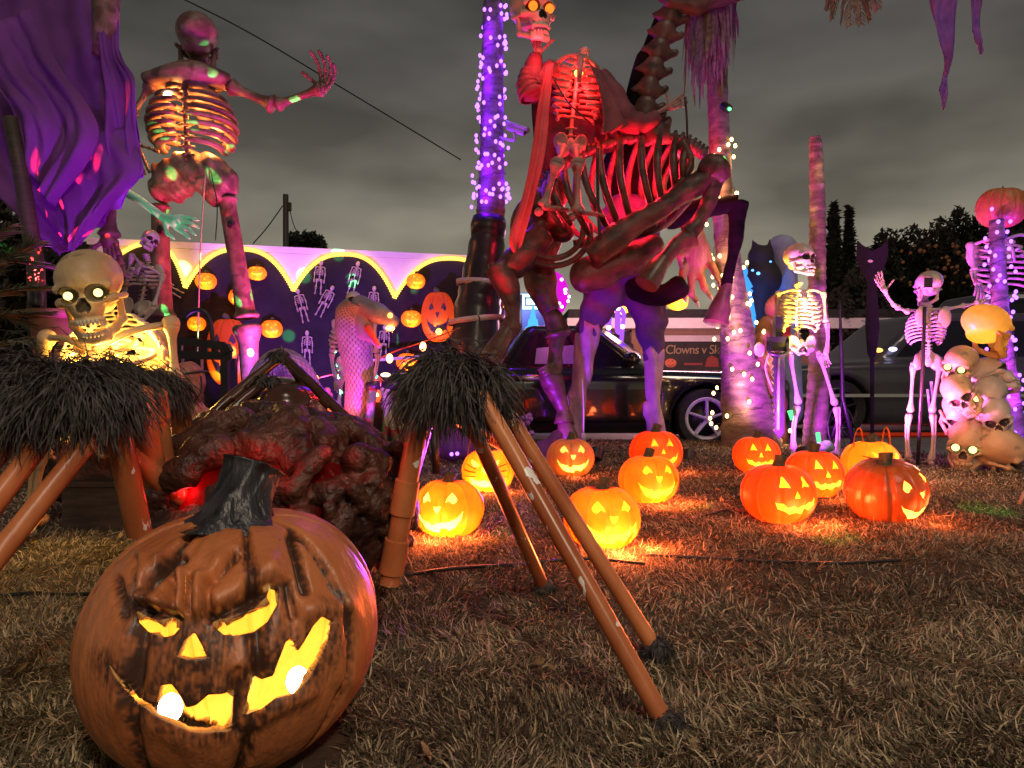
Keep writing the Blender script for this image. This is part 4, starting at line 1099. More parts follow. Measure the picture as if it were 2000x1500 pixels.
# hanging frond tips, top right
def frond(root, base_, tip, leaf, N, w, droop, seed, matl, name='frond', lw=.008, up=.6):
    rs = np.random.default_rng(seed); b_ = MB(); base_, tip = np.asarray(base_, float), np.asarray(tip, float)
    mid = (base_ + tip) / 2 + A(0, 0, np.linalg.norm(tip - base_) * .12)
    p = spline([base_, mid, tip], 30); tube(b_, p, np.linspace(.012, .003, 30), 5)
    t, nn, bb = frames(p); sd = np.cross(t, A(0, 0, 1)); 
    for k in range(N):
        u = k / N; i = min(int(u * 29), 28); q = p[i] + (p[i + 1] - p[i]) * (u * 29 - i)
        for s in (-1, 1):
            L = leaf * math.sin(math.pi * (.12 + .86 * u)) ** .6 * rs.uniform(.85, 1.1)
            d = unit(unit(sd[i]) * s * .9 + t[i] * up + A(0, 0, rs.normal(.1, .1))); pts = [q]
            for m_ in range(3): pts.append(pts[-1] + d * L / 3); d = unit(d - A(0, 0, droop))
            pts = np.array(pts); n_ = 4; wd = unit(np.cross(d, A(rs.normal(0, .3), 1, rs.normal(0, .3)))) * lw; f = np.array([.7, 1, .8, .1])[:, None]
            b_.add(np.concatenate([pts - wd * f, pts + wd * f]), [(i_, i_ + 1, i_ + 1 + n_, i_ + n_) for i_ in range(n_ - 1)])
    return part(root, name, b_, matl, smooth=False)
fr = thing('hanging_palm_frond', 'purplish palm frond tip hanging in from the top', 'palm frond', Q(1665, -60, 4.2))
for k, (tx, ty) in enumerate(((1660, 52), (1625, 38), (1700, 40), (1642, 46), (1682, 50), (1612, 18), (1715, 20))): frond(fr, Q(1668, -120, 4.2), Q(tx, ty, 4.15 + .03 * k), .12, 30, .3, .30, 80 + k, M['frond_dead'], lw=.005, up=1.2)
hb = thing('hanging_cloth_strip', 'torn violet cloth strips hanging from above at the right', 'hanging cloth', Q(1850, -40, 3.6))
M['violet_rag'] = mat('violet_rag', (0.16, 0.05, 0.34), (0.26, 0.09, 0.44), rough=.9, scale=12, bump=.4, bscale=60)
for pts, wd in (([(1845, -40), (1840, 30), (1848, 80), (1852, 120), (1846, 150), (1842, 180), (1843, 212)], [60, 44, 34, 14, 8, 16, 4]), ([(1905, -40), (1905, 30), (1910, 70), (1916, 104)], [28, 18, 14, 6])):
    p = np.array([Q(x, y, 3.6 + .02 * math.sin(i * 2)) for i, (x, y) in enumerate(pts)]); p = spline(p, 30); ww = np.interp(np.linspace(0, len(wd) - 1, 30), range(len(wd)), wd) * 3.6 / FPX / 2
    b = MB(); V = []; n_ = 7
    for i in range(30):
        for j in range(n_): u = j / (n_ - 1) * 2 - 1; V.append(p[i] + A(u * ww[i], .35 * ww[i] * math.sin(u * 4 + i * .3), .01 * math.sin(u * 5 + i)))
    b.add(V, [(i * n_ + j, i * n_ + j + 1, (i + 1) * n_ + j + 1, (i + 1) * n_ + j) for i in range(29) for j in range(n_ - 1)]); o_ = part(hb, 'strip', b, M['violet_rag']); solidify(o_, .004)
# ------------------------------------------------------------------ floodlights on the lawn
M['flood_body'] = M['black']
def flood(label, at, aim, col, w, spot=60, r=.03, blend=.5, glow=3.0, body=True):
    at = np.asarray(at, float); root = thing('floodlight', label, 'floodlight', at * A(1, 1, 0), 'coloured floodlights staked in the lawn')
    d = unit(np.asarray(aim, float) - at); b = MB(); 
    tube(b, [at - d * .07, at - d * .06, at - d * .0], [.02, .045, .055], 14); part(root, 'housing', b, M['flood_body'], sharp=40)
    b = MB(); tube(b, [at - d * .012, at - d * .008], .046, 14); part(root, 'lens', b, emit('flood_lens_' + label.split()[0], col, glow), sharp=40)
    b = MB(); tube(b, [at * A(1, 1, 0) - A(0, 0, .02), at - d * .05], .01, 6); part(root, 'stake', b, M['black'])
    lamp('flood_beam', at + d * .02, col, w, r, root, spot, aim, blend); return root
# ------------------------------------------------------------------ cloth
def sheet(Lp, Rp, nu, nv, amp, freq, seed, ds=None):
    """cloth between two edges given as lists of (px, py, d)"""
    rs = np.random.default_rng(seed)
    L = spline([Q(*p) for p in Lp], nv); R = spline([Q(*p) for p in Rp], nv); V = np.zeros((nv, nu, 3))
    ph = rs.uniform(0, 6, 4)
    for j in range(nu):
        u = j / (nu - 1); v = np.linspace(0, 1, nv)
        y = amp * (np.sin(freq * u * 6.28 + ph[0] + 1.2 * v) + .5 * np.sin(freq * 2.3 * u * 6.28 + ph[1] - 2 * v) + .30 * np.sin(7 * v + 9 * u + ph[2]) + .2 * np.sin(17 * v - 13 * u + ph[3]) + .11 * np.sin(freq * 11 * u + 9 * np.sin(3 * v + ph[1]) + ph[0]) + .07 * np.sin(31 * v + 24 * u + 3 * np.sin(9 * u)) + .05 * np.sin(53 * u - 37 * v + ph[2]))
        V[:, j] = L * (1 - u) + R * u; V[:, j, 1] += y * (.35 + .65 * v)
    mb = MB(); i = np.arange(nv - 1)[:, None] * nu; j = np.arange(nu - 1)[None, :]
    mb.add(V.reshape(-1, 3), np.stack([i + j, i + j + 1, i + nu + j + 1, i + nu + j], -1).reshape(-1, 4)); return mb
def cloth(root, name, *a, m=None, **k):
    o = part(root, name, sheet(*a, **k), m or M['purple_cloth']); solidify(o, .006); return o
# ------------------------------------------------------------------ giant purple draped figure, far left
rp = thing('reaper_figure', 'towering draped figure in violet sheets at the left edge', 'reaper decoration', Q(60, 860, 4.2) * A(1, 1, 0))
cloth(rp, 'robe', [(-120, -60, 4.5), (-110, 120, 4.4), (-80, 300, 4.3), (20, 400, 4.2), (90, 470, 4.2), (125, 500, 4.2)], [(215, -60, 4.5), (222, 60, 4.4), (250, 140, 4.35), (262, 220, 4.3), (270, 300, 4.3), (236, 400, 4.3)], 120, 110, .034, 2.6, 1)
cloth(rp, 'shoulder_drape', [(186, 20, 4.25), (190, 90, 4.2), (200, 180, 4.2), (205, 280, 4.2), (212, 350, 4.2)], [(232, 40, 4.3), (236, 110, 4.25), (266, 160, 4.2), (268, 250, 4.2), (282, 348, 4.2)], 50, 80, .03, 1.6, 2)
cloth(rp, 'sleeve', [(-60, 60, 4.1), (-30, 140, 4.05), (20, 220, 4.0), (50, 320, 4.0)], [(60, 20, 4.2), (110, 120, 4.1), (190, 260, 4.0), (100, 400, 4.0)], 70, 80, .034, 1.8, 3)
cloth(rp, 'hem', [(40, 300, 4.15), (60, 380, 4.1), (110, 450, 4.1), (140, 500, 4.1)], [(240, 250, 4.2), (278, 330, 4.15), (210, 400, 4.12), (150, 470, 4.1)], 80, 80, .03, 2.2, 4)
b = MB(); bone(b, Q(222, 350, 4.35), Q(213, 465, 4.35), .034, 10); part(rp, 'arm_bone', b, M['bone_brown'])
b = MB(); hand(b, Q(212, 470, 4.35), A(.1, 0, -1), A(1, 0, 0), .34, curl=.15); part(rp, 'hand', b, M['bone_brown'])
b = MB(); tube(b, [Q(205, -80, 4.3), Q(208, 60, 4.28), Q(196, 110, 4.28)], [.09, .07, .05], 10); part(rp, 'raised_arm', b, M['bone_brown'])
b = MB(); tube(b, [Q(20, 230, 3.95), Q(45, 360, 3.95), Q(70, 520, 3.95), Q(80, 860, 3.95)], [.035, .04, .045, .05], 12); part(rp, 'support_pole', b, M['wood_dark'])
# ------------------------------------------------------------------ twelve foot skeleton seen from behind
gs = thing('giant_skeleton', 'giant skeleton seen from behind with fire glowing in its chest', 'skeleton', Q(400, 862, 6.1) * A(1, 1, 0))
d0 = 6.1
J = dict(head=(386, 88, d0), neck=(382, 158, d0), waist=(378, 306, d0), pelvis=(378, 340, d0), shL=(292, 170, d0), shR=(450, 168, d0), elL=(258, 225, d0), wrL=(268, 285, d0 - .1), elR=(537, 206, d0), wrR=(630, 172, d0),
         hipL=(312, 400, d0), hipR=(440, 385, d0), knL=(318, 615, d0), knR=(482, 612, d0), anL=(330, 850, d0), anR=(495, 850, d0), ribtop=(376, 178, d0), ribbot=(376, 296, d0))
g_R = rotz(math.pi + .25)
skeleton(gs, J, 2.4, M['bone_brown'], facing=-1, skull_h=.50, skull_R=g_R, opn=.25, nrib=8, rr=.042, blades=False, ribw=.35, ribd=.24, split=True, handR=dict(d=A(.25, -.2, .9), size=.33, curl=.38, spread=1.0, nrm=A(-.6, -.5, .1)), arms=('L', 'R'), legs=False, drop=.12, hi=False, rflat=.55)
for ch in list(gs.children):
    if ch.name.startswith(('upper_arm', 'forearm')): pass
b = MB(); bone(b, Q(448, 168, d0), Q(537, 206, d0), .042, 10); part(gs, 'arm_shell', b, M['bone_brown']); b = MB(); bone(b, Q(537, 206, d0), Q(630, 172, d0), .034, 10); part(gs, 'forearm_shell', b, M['bone_brown'])
b = MB(); tube(b, spline([Q(296, 158, d0 + .02), Q(378, 148, d0 - .10), Q(446, 160, d0 + .02)], 14), np.interp(np.linspace(0, 1, 14), [0, .5, 1], [.12, .20, .11]), 14, flat=.55); part(gs, 'shoulder_plate', b, M['bone_brown'])
b = MB(); tube(b, [Q(385, 118, d0), Q(381, 175, d0 - .12)], [.07, .11], 12); part(gs, 'neck', b, M['bone_brown'])
b = MB(); V_, F_ = iso(lambda P: smin(smin(s_ell(P, Q(378, 335, d0), (.30, .17, .17)), s_ell(P, Q(330, 360, d0), (.17, .16, .17)), .08), s_ell(P, Q(425, 360, d0), (.17, .16, .18)), .08) + .018 * np.sin(P[0] * 23) * np.sin(P[2] * 19) + .012 * np.sin(P[0] * 47 + P[2] * 31), Q(378, 345, d0) - A(.45, .3, .36), Q(378, 345, d0) + A(.45, .3, .36), .022)
b.add(V_, F_); part(gs, 'hip_shell', b, M['bone_brown'])
for hp, kn, an in (((312, 400, d0), (318, 620, d0), (330, 865, d0)), ((442, 385, d0), (482, 622, d0), (497, 865, d0))):
    b = MB(); p = [Q(*hp), Q(hp[0] * .9 + kn[0] * .1, hp[1] * .9 + kn[1] * .1, d0), Q((hp[0] + kn[0]) / 2, (hp[1] + kn[1]) / 2, d0), Q(hp[0] * .12 + kn[0] * .88, hp[1] * .12 + kn[1] * .88, d0), Q(*kn)]
    tube(b, spline(p, 24), np.interp(np.linspace(0, 1, 24), [0, .08, .2, .6, .85, .95, 1], [.07, .095, .07, .075, .085, .115, .10]), 12); th_ = part(gs, 'thigh_bone', b, M['bone_brown'])
    b = MB(); ball(b, Q(hp[0] * .78 + kn[0] * .22, hp[1] * .78 + kn[1] * .22, d0 - .068), (.036, .014, .036), 12, 8); part(th_, 'bolt_cap', b, M['black'])
    b = MB(); tube(b, spline([Q(*kn) - A(0, 0, .06), Q(kn[0] + 3, kn[1] + 40, d0), Q(kn[0] + 5, kn[1] + 90, d0), Q(*an)], 20), np.interp(np.linspace(0, 1, 20), [0, .12, .25, .4, 1], [.115, .125, .11, .085, .07]), 12); part(gs, 'shin_bone', b, M['bone_brown'])
    b = MB(); foot(b, Q(*an), A(0, 1, 0), .5, A(1, 0, 0)); part(gs, 'foot', b, M['bone_brown'])
for px_, py_, w_ in ((330, 200, 9.0), (350, 282, 12.0), (420, 278, 12.0), (385, 240, 9.0)): lamp('chest_fire', Q(px_, py_, d0 - .02), (1.0, .30, .06), w_ * 1.2, .03, gs)
lamp('jaw_light', Q(398, 118, d0 + .14), (1.0, .60, .2), 5.0, .02, gs)
bu = MB(); ball(bu, Q(327, 186, d0 - .19), (.035, .02, .03), 10, 8); part(gs, 'chest_bulb', bu, M['bulb_white'])
# ------------------------------------------------------------------ skeleton with the glowing ribs, left
ls = thing('seated_skeleton', 'grinning yellow eyed skeleton with ribs glowing yellow inside', 'skeleton', Q(200, 1040, 2.5) * A(1, 1, 0))
d1 = 2.4
J = dict(head=(178, 572, d1 - .1), neck=(205, 668, d1), waist=(222, 790, d1 + .05), pelvis=(222, 850, d1 + .1), shL=(92, 660, d1), shR=(334, 632, d1), elL=(72, 770, d1 + .1), wrL=(60, 870, d1 + .1), elR=(343, 745, d1), wrR=(342, 850, d1 - .05),
         hipL=(185, 860, d1 + .1), hipR=(260, 860, d1 + .1), knL=(95, 860, d1 - .05), knR=(300, 850, d1 - .1), anL=(72, 1008, d1 + .05), anR=(305, 1000, d1 + .05), ribtop=(205, 668, d1), ribbot=(240, 800, d1 + .02))
skeleton(ls, J, 1.25, M['bone'], skull_h=.285, skull_R=roty(math.radians(-9)) @ rotz(math.radians(14)) @ rotx(math.radians(8)), opn=.30, hi=True, eyes=M['eye_yellow'], eye_pos=(.150, -.30, -.02), er=.046, nrib=7, rr=.0105, ribw=.185, ribd=.12, split=True, drop=.18, footdir=A(.15, -1, 0), rflat=.8)
b = MB(); V_, F_ = iso(lambda P: smax(smax(s_ell(P, Q(225, 745, d1 + .06), (.20, .10, .25)), -s_ell(P, Q(225, 745, d1 + .06), (.188, .088, .24)), .004), (d1 + .03) - P[1], .01), Q(225, 745, d1 + .06) - .3, Q(225, 745, d1 + .06) + .3, .014)
b.add(V_, F_); part(ls, 'back_shell', b, M['bone_pale'])
for px_, py_, w_ in ((150, 690, 2.4), (240, 690, 3.2), (290, 665, 2.2), (220, 745, 2.6)): lamp('rib_light', Q(px_, py_, d1 + .02), (1.0, .60, .10), w_, .02, ls)
for px_, py_, w_ in ((168, 577, .05), (218, 568, .07)): lamp('eye_glow', Q(px_, py_, d1 - .24), (1.0, .75, .25), w_, .01, ls)
lamp('rib_light', Q(196, 688, d1 - .12), (1.0, .62, .18), 1.0, .03, ls)
# dark wooden step and a box near it
b = MB(); box(b, Q(185, 985, 2.55) * A(1, 1, 0) + A(.02, .18, .085), (.34, .26, .17)); box(b, Q(185, 985, 2.55) * A(1, 1, 0) + A(.02, .18, .18), (.37, .29, .018)); whole('wooden_box', 'low dark wooden box behind the left spider legs', 'wooden box', b, M['wood_dark'], smooth=False)
# ------------------------------------------------------------------ sago palm in a pot
sg_ = thing('sago_palm', 'spiky sago palm fronds reaching in at the left edge', 'potted palm', Q(20, 640, 3.4) * A(1, 1, 0))
for k, (bx, by, tx, ty, dd) in enumerate(((-120, 640, 80, 470, 3.3), (-140, 560, 110, 520, 3.35), (-130, 650, 95, 560, 3.25), (-150, 700, 100, 610, 3.3), (-160, 620, 60, 640, 3.4), (-120, 720, 120, 680, 3.2), (-100, 560, 20, 440, 3.4))):
    frond(sg_, Q(bx, by, dd), Q(tx, ty, dd), .17, 64, .3, .10, 100 + k, M['leaf'], lw=.0035, up=.9)
b = MB(); tube(b, [Q(-110, 1000, 3.4), Q(-120, 640, 3.4)], .12, 12); part(sg_, 'stem', b, M['palm'])
pt = thing('flower_pot', 'terracotta pot behind the glowing skeleton shoulder', 'flower pot', Q(105, 860, 3.6) * A(1, 1, 0))
M['terra'] = mat('terracotta', (0.30, 0.11, 0.07), (0.42, 0.17, 0.11), rough=.8, scale=8)
b = MB(); c_ = Q(105, 662, 3.6) * A(1, 1, 0); lathe(b, [(.001, 0.45), (.07, .45), (.09, .72), (.105, .86)], 20, c_); part(pt, 'bowl', b, M['terra'])
b = MB(); lathe(b, [(.10, .86), (.118, .862), (.118, .905), (.10, .907)], 20, c_); part(pt, 'rim', b, M['terra'])
b = MB(); lathe(b, [(.08, 0), (.08, .03), (.05, .05), (.05, .43), (.08, .45)], 16, c_); part(pt, 'stand', b, M['wood_dark'])
# ------------------------------------------------------------------ pink lit hanging skeleton and the green hand
ps = thing('hanging_skeleton', 'pink lit skeleton hanging behind the big yellow eyed skull', 'skeleton', Q(275, 480, 4.6))
J = dict(head=(292, 470, 4.6), neck=(285, 505, 4.6), waist=(272, 580, 4.6), pelvis=(265, 605, 4.6), shL=(258, 500, 4.6), shR=(318, 540, 4.6), elL=(245, 560, 4.6), wrL=(250, 620, 4.6), elR=(300, 600, 4.5), wrR=(262, 640, 4.5))
skeleton(ps, J, .85, M['bone_pale'], legs=False, nrib=6, skull_h=.15, skull_R=rotz(.9) @ roty(.5), opn=.1)
gh = thing('green_hand', 'large green lit hand reaching out behind the giant skeleton', 'hand decoration', Q(322, 420, 5.7))
M['glowhand'] = mat('pale_green_rubber', (0.30, 0.85, 0.62), (0.40, 0.92, 0.72), rough=.5, scale=6)
def f_hand(P, w, d, s, size):
    w = np.asarray(w, float); d = unit(d); s = unit(s); r = None
    out = s_cap(P, w, w + d * size * .32, size * .10, size * .15)
    for k, L in enumerate((.82, .98, 1.0, .86)):
        u = (k - 1.5) / 1.5; a = w + d * size * .36 + s * u * size * .13; dd = unit(d + s * u * .22)
        b1 = a + dd * size * .30 * L; b2 = b1 + unit(dd + A(0, -.3, -.25)) * size * .26 * L
        out = smin(out, s_cap(P, a, b1, size * .055, size * .048), size * .03); out = smin(out, s_cap(P, b1, b2, size * .047, size * .03), size * .01)
    a = w + d * size * .1 - s * size * .1; b1 = a + unit(d * .6 - s) * size * .25; out = smin(out, s_cap(P, a, b1, size * .06, size * .05), size * .03); out = smin(out, s_cap(P, b1, b1 + unit(d - s * .3) * size * .2, size * .05, size * .032), size * .01)
    return out
w_, d_, s_ = Q(318, 424, 5.6), unit(A(1, -.1, -.35)), unit(A(.3, .1, .9))
V_, F_ = iso(lambda P: f_hand(P, w_, d_, s_, .36), w_ + A(-.15, -.3, -.4), w_ + A(.5, .3, .35), .013); b = MB(); b.add(V_, F_); part(gh, 'hand', b, M['glowhand'])
b = MB(); tube(b, [Q(232, 368, 5.7), Q(275, 392, 5.7), w_], [.06, .055, .05], 12, flat=.6); part(gh, 'forearm', b, M['glowhand'])
# thin cords from the giant's hand down to the ground
b = MB(); tube(b, spline([Q(402, 330, 5.9), Q(392, 480, 5.85), Q(387, 640, 5.8), Q(386, 700, 5.8)], 20), .006, 5); whole('cord', 'pink lit cord hanging below the giant pelvis', 'cord', b, M['bone_pale'])
b = MB(); tube(b, spline([Q(412, 335, 5.95), Q(424, 400, 5.9), Q(421, 470, 5.9)], 14), .005, 5); whole('cord', 'short cord with a small black bird at its end', 'cord', b, M['wire'])
# ------------------------------------------------------------------ arched iron chair with a crouching red figure
ch = thing('garden_chair', 'black iron garden chair with round arched back', 'chair', Q(410, 860, 4.4) * A(1, 1, 0))
dc = 4.4
b = MB(); tube(b, spline([Q(342, 690, dc), Q(345, 640, dc), Q(378, 606, dc), Q(408, 620, dc), Q(418, 690, dc)], 24), .014, 8); part(ch, 'back_arch', b, M['black_metal'])
b = MB()
for a_, c_ in (((340, 664), (440, 676)), ((340, 692), (452, 696))): bar(b, Q(*a_, dc), Q(*c_, dc), .03, .05)
part(ch, 'rail', b, M['black_metal'], smooth=False)
for a_, c_ in (((352, 664), (352, 695)), ((402, 668), (402, 695)), ((422, 670), (422, 695))):
    b = MB(); bar(b, Q(*a_, dc), Q(*c_, dc), .025); part(ch, 'slat', b, M['black_metal'], smooth=False)
for x_, dd in ((350, dc), (440, dc), (388, dc + .3), (455, dc + .3)):
    b = MB(); z0 = Q(x_, 700, dd); bar(b, z0, z0 * A(1, 1, 0), .045); part(ch, 'leg', b, M['black_metal'], smooth=False)
b = MB(); bar(b, Q(438, 676, dc), Q(446, 690, dc), .05, .06); part(ch, 'armrest', b, M['black_metal'], smooth=False)
zf = thing('zombie_bust', 'red lit rotting head and shoulders below the iron chair', 'zombie decoration', Q(375, 860, 3.9) * A(1, 1, 0))
M['rot'] = mat('rotting_latex', (0.25, 0.09, 0.06), (0.45, 0.20, 0.14), rough=.45, scale=14, bump=.8, bscale=40)
def f_z(P):
    c = Q(368, 745, 3.85)
    d = s_ell(P, c, (.085, .10, .11)); d = smin(d, s_ell(P, c + A(.01, -.06, -.08), (.05, .05, .05)), .04); d = smin(d, s_cap(P, c + A(0, -.1, -.01), c + A(.01, -.12, -.04), .018), .02)
    ax = (np.abs(P[0] - c[0]), P[1], P[2]); d = smax(d, -s_ell(ax, (.04, c[1] - .1, c[2] + .005), (.024, .03, .018)), .01)
    d = smin(d, s_cap(P, c - A(0, 0, .1), c + A(.02, .02, -.2), .05, .08), .03); d = smin(d, s_cap(P, c + A(-.15, .05, -.26), c + A(.24, .05, -.24), .09, .08), .06)
    return d + .006 * np.sin(P[0] * 90) * np.sin(P[2] * 80) * np.sin(P[1] * 70)
c_ = Q(368, 745, 3.85); V_, F_ = iso(f_z, c_ - A(.3, .25, .42), c_ + A(.4, .25, .2), .014); b = MB(); b.add(V_, F_); part(zf, 'body', b, M['rot'])
b = MB(); tube(b, [c_ + A(.1 * math.cos(t) * .95, .115 * math.sin(t), .035 + .02 * math.cos(t)) for t in np.linspace(0, 6.28, 20)], .007, 6); part(zf, 'head_strap', b, M['black'])
b = MB(); tube(b, spline([c_ + A(.09, -.05, .03), c_ + A(.1, -.07, -.05), c_ + A(.06, -.09, -.12)], 8), .005, 6); part(zf, 'chin_strap', b, M['black'])
# ------------------------------------------------------------------ the bone horse
dh = 5.6
ho = thing('skeleton_horse', 'rearing brown skeleton horse lit red from inside its ribs', 'horse skeleton', Q(1180, 870, dh) * A(1, 1, 0))
MH = M['bone_horse']
def hp(px, py, d): return Q(px, py, d)
# backbone with spinous processes
sp = spline([hp(1040, 430, dh + .05), hp(1075, 345, dh + .05), hp(1150, 292, dh + .05), hp(1250, 268, dh + .05), hp(1330, 275, dh + .05), hp(1372, 300, dh)], 26)
b = MB()
for i, p in enumerate(sp):
    ball(b, p, (.05, .045, .05), 9, 7)
    t_ = unit(sp[min(i + 1, 25)] - sp[max(i - 1, 0)]); n_ = unit(np.cross(A(0, 1, 0), t_)) * -1
    tube(b, [p, p + n_ * .07], [.028, .014], 6)
tube(b, sp, .034, 8); part(ho, 'backbone', b, MH)
st = spline([hp(1120, 478, dh - .02), hp(1200, 465, dh - .05), hp(1290, 440, dh - .05), hp(1345, 385, dh - .05)], 14)
b = MB(); tube(b, st, np.interp(np.linspace(0, 1, 14), [0, .5, 1], [.05, .06, .07]), 10, flat=.7); part(ho, 'breastbone', b, MH)
cage = MB(); tube(cage, [sp[4], sp[8], sp[12], sp[16], sp[21]], .03, 6); co = part(ho, 'ribcage', cage, MH)
for k in range(10):
    u = k / 9; a = sp[int(4 + u * 17)]; c = st[min(13, int(u * 12.5))]
    for s in (-1, 1):
        w_ = (.36, .30)[s > 0]
        pts = []
        for t in np.linspace(0, 1 if k > 1 else .8, 12):
            q = a * (1 - t) + c * t; bul = math.sin(math.pi * min(1, t * .95 + .03)) ** .75
            pts.append(q + A(0, s * w_ * bul, 0) + A(-.10, 0, -.02) * math.sin(math.pi * t))
        b = MB(); tube(b, pts, np.interp(np.linspace(0, 1, 12), [0, .3, .8, 1], [.022, .030, .027, .018]), 8, flat=.75); part(co, 'rib', b, MH)
# a hanging stirrup strap and girth
b = MB(); tube(b, spline([hp(1167, 290, dh - .38), hp(1168, 400, dh - .42), hp(1172, 470, dh - .4)], 10), .013, 6); part(ho, 'stirrup_strap', b, M['black'])
# hip: rings and plates
b = MB(); V_, F_ = iso(lambda P: smin(smin(s_cap(P, hp(1050, 400, dh), hp(1100, 450, dh), .13, .10), s_cap(P, hp(1060, 430, dh - .1), hp(1020, 480, dh - .1), .09, .07), .05), s_ell(P, hp(1085, 380, dh - .12), (.10, .08, .13)), .05), hp(1060, 430, dh) - .55, hp(1060, 430, dh) + .55, .03)
b.add(V_, F_); part(ho, 'hip', b, MH)
for r_, off in ((.30, 0), (.24, .04)):
    b = MB(); c_ = hp(1078, 445, dh - .14 - off); tube(b, [c_ + A(r_ * math.cos(t), .05 * math.sin(t), r_ * math.sin(t)) for t in np.linspace(2.2, 6.4, 24)], .024, 8); part(ho, 'hip_ring', b, MH)
b = MB(); V_, F_ = iso(lambda P: smin(smin(s_cap(P, hp(1145, 535, dh - .1), hp(1235, 505, dh - .12), .13, .12), s_cap(P, hp(1235, 505, dh - .12), hp(1275, 480, dh - .1), .11, .09), .05), s_cap(P, hp(1140, 548, dh - .1), hp(1185, 545, dh - .12), .09, .07), .05), hp(1200, 520, dh) - A(.5, .4, .4), hp(1200, 520, dh) + A(.5, .3, .4), .03)
b.add(V_, F_); part(ho, 'belly_plate', b, MH)
def legpart(name, pts, r, seg=44, m_=MH, flat=1.0, n=12):
    p = spline([hp(*q) for q in pts], seg); b = MB(); rr_ = np.interp(np.linspace(0, len(r) - 1, seg), range(len(r)), r); k_ = np.arange(seg); rr_ = rr_ * .92 * (1 + .03 * np.sin(k_ * .33 + pts[0][0])); tube(b, p, rr_, n, flat=flat)
    V = b.v[0]; V += .009 * np.sin(V[:, [1, 2, 0]] * 22 + 3) * np.sin(V[:, [2, 0, 1]] * 13) + .003 * np.sin(V[:, [1, 2, 0]] * 71); return part(ho, name, b, m_)
def hoof(a, c, r0, r1):
    a, c = hp(*a), hp(*c); b = MB(); tube(b, [a, a * .8 + c * .2, a * .4 + c * .6, c, c + (c - a) * .01], [r0 * .8, r0, (r0 + r1) * .55, r1, r1 * .8], 16, flat=.85); return part(ho, 'hoof', b, M['hoof'], sharp=50)
M['hoof'] = mat('dark_hoof', (0.05, 0.028, 0.02), (0.16, 0.085, 0.06), rough=.35, scale=8, bump=.3, bscale=30)
# near foreleg
legpart('upper_foreleg', [(1155, 505, 5.30), (1215, 455, 5.27), (1300, 400, 5.25), (1375, 350, 5.25), (1398, 338, 5.25)], [.10, .115, .085, .08, .10, .09])
legpart('shoulder_blade', [(1330, 282, 5.35), (1345, 330, 5.32), (1300, 390, 5.30), (1265, 415, 5.28)], [.10, .085, .06, .075], flat=.5)
legpart('knee', [(1368, 322, 5.25), (1398, 330, 5.22), (1412, 352, 5.25)], [.075, .115, .08])
legpart('lower_foreleg', [(1398, 345, 5.25), (1385, 390, 5.25), (1365, 430, 5.25), (1345, 458, 5.25)], [.085, .062, .06, .08])
legpart('pastern', [(1352, 462, 5.25), (1322, 482, 5.22), (1293, 512, 5.2)], [.085, .06, .06])
hoof((1296, 505, 5.2), (1262, 556, 5.15), .075, .10)
# far foreleg, dark
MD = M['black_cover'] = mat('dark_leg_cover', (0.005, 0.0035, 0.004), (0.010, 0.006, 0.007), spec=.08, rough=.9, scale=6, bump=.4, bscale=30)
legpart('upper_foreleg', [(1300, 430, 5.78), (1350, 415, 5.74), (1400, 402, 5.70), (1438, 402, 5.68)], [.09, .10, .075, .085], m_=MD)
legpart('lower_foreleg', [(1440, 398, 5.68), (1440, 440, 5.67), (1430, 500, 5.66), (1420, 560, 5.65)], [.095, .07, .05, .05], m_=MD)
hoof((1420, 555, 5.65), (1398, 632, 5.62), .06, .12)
# hind legs
legpart('thigh', [(1060, 455, 5.45), (1020, 500, 5.42), (980, 535, 5.4)], [.12, .13, .10])
legpart('hock', [(972, 520, 5.4), (992, 560, 5.38), (1000, 612, 5.38), (1002, 640, 5.38)], [.11, .105, .06, .065])
legpart('lower_hind_leg', [(962, 515, 5.36), (968, 545, 5.35), (990, 600, 5.35), (1003, 640, 5.36)], [.03, .03, .03, .04])
legpart('pastern', [(1003, 630, 5.38), (992, 655, 5.36), (980, 672, 5.35)], [.085, .075, .06])
hoof((995, 640, 5.36), (955, 706, 5.32), .075, .10)
legpart('thigh', [(1080, 450, 5.75), (1055, 510, 5.72), (1058, 560, 5.7), (1075, 610, 5.68)], [.12, .14, .14, .075])
legpart('hock', [(1066, 600, 5.68), (1086, 635, 5.66), (1092, 652, 5.65), (1094, 660, 5.65)], [.06, .09, .12, .08])
legpart('lower_hind_leg', [(1092, 655, 5.65), (1086, 690, 5.64), (1082, 715, 5.62), (1074, 733, 5.60), (1085, 760, 5.62), (1100, 800, 5.62), (1101, 828, 5.6)], [.075, .055, .07, .105, .085, .06, .09])
legpart('ankle_knob', [(1064, 718, 5.55), (1072, 735, 5.54)], [.06, .055])
hoof((1101, 820, 5.6), (1113, 872, 5.58), .07, .10)
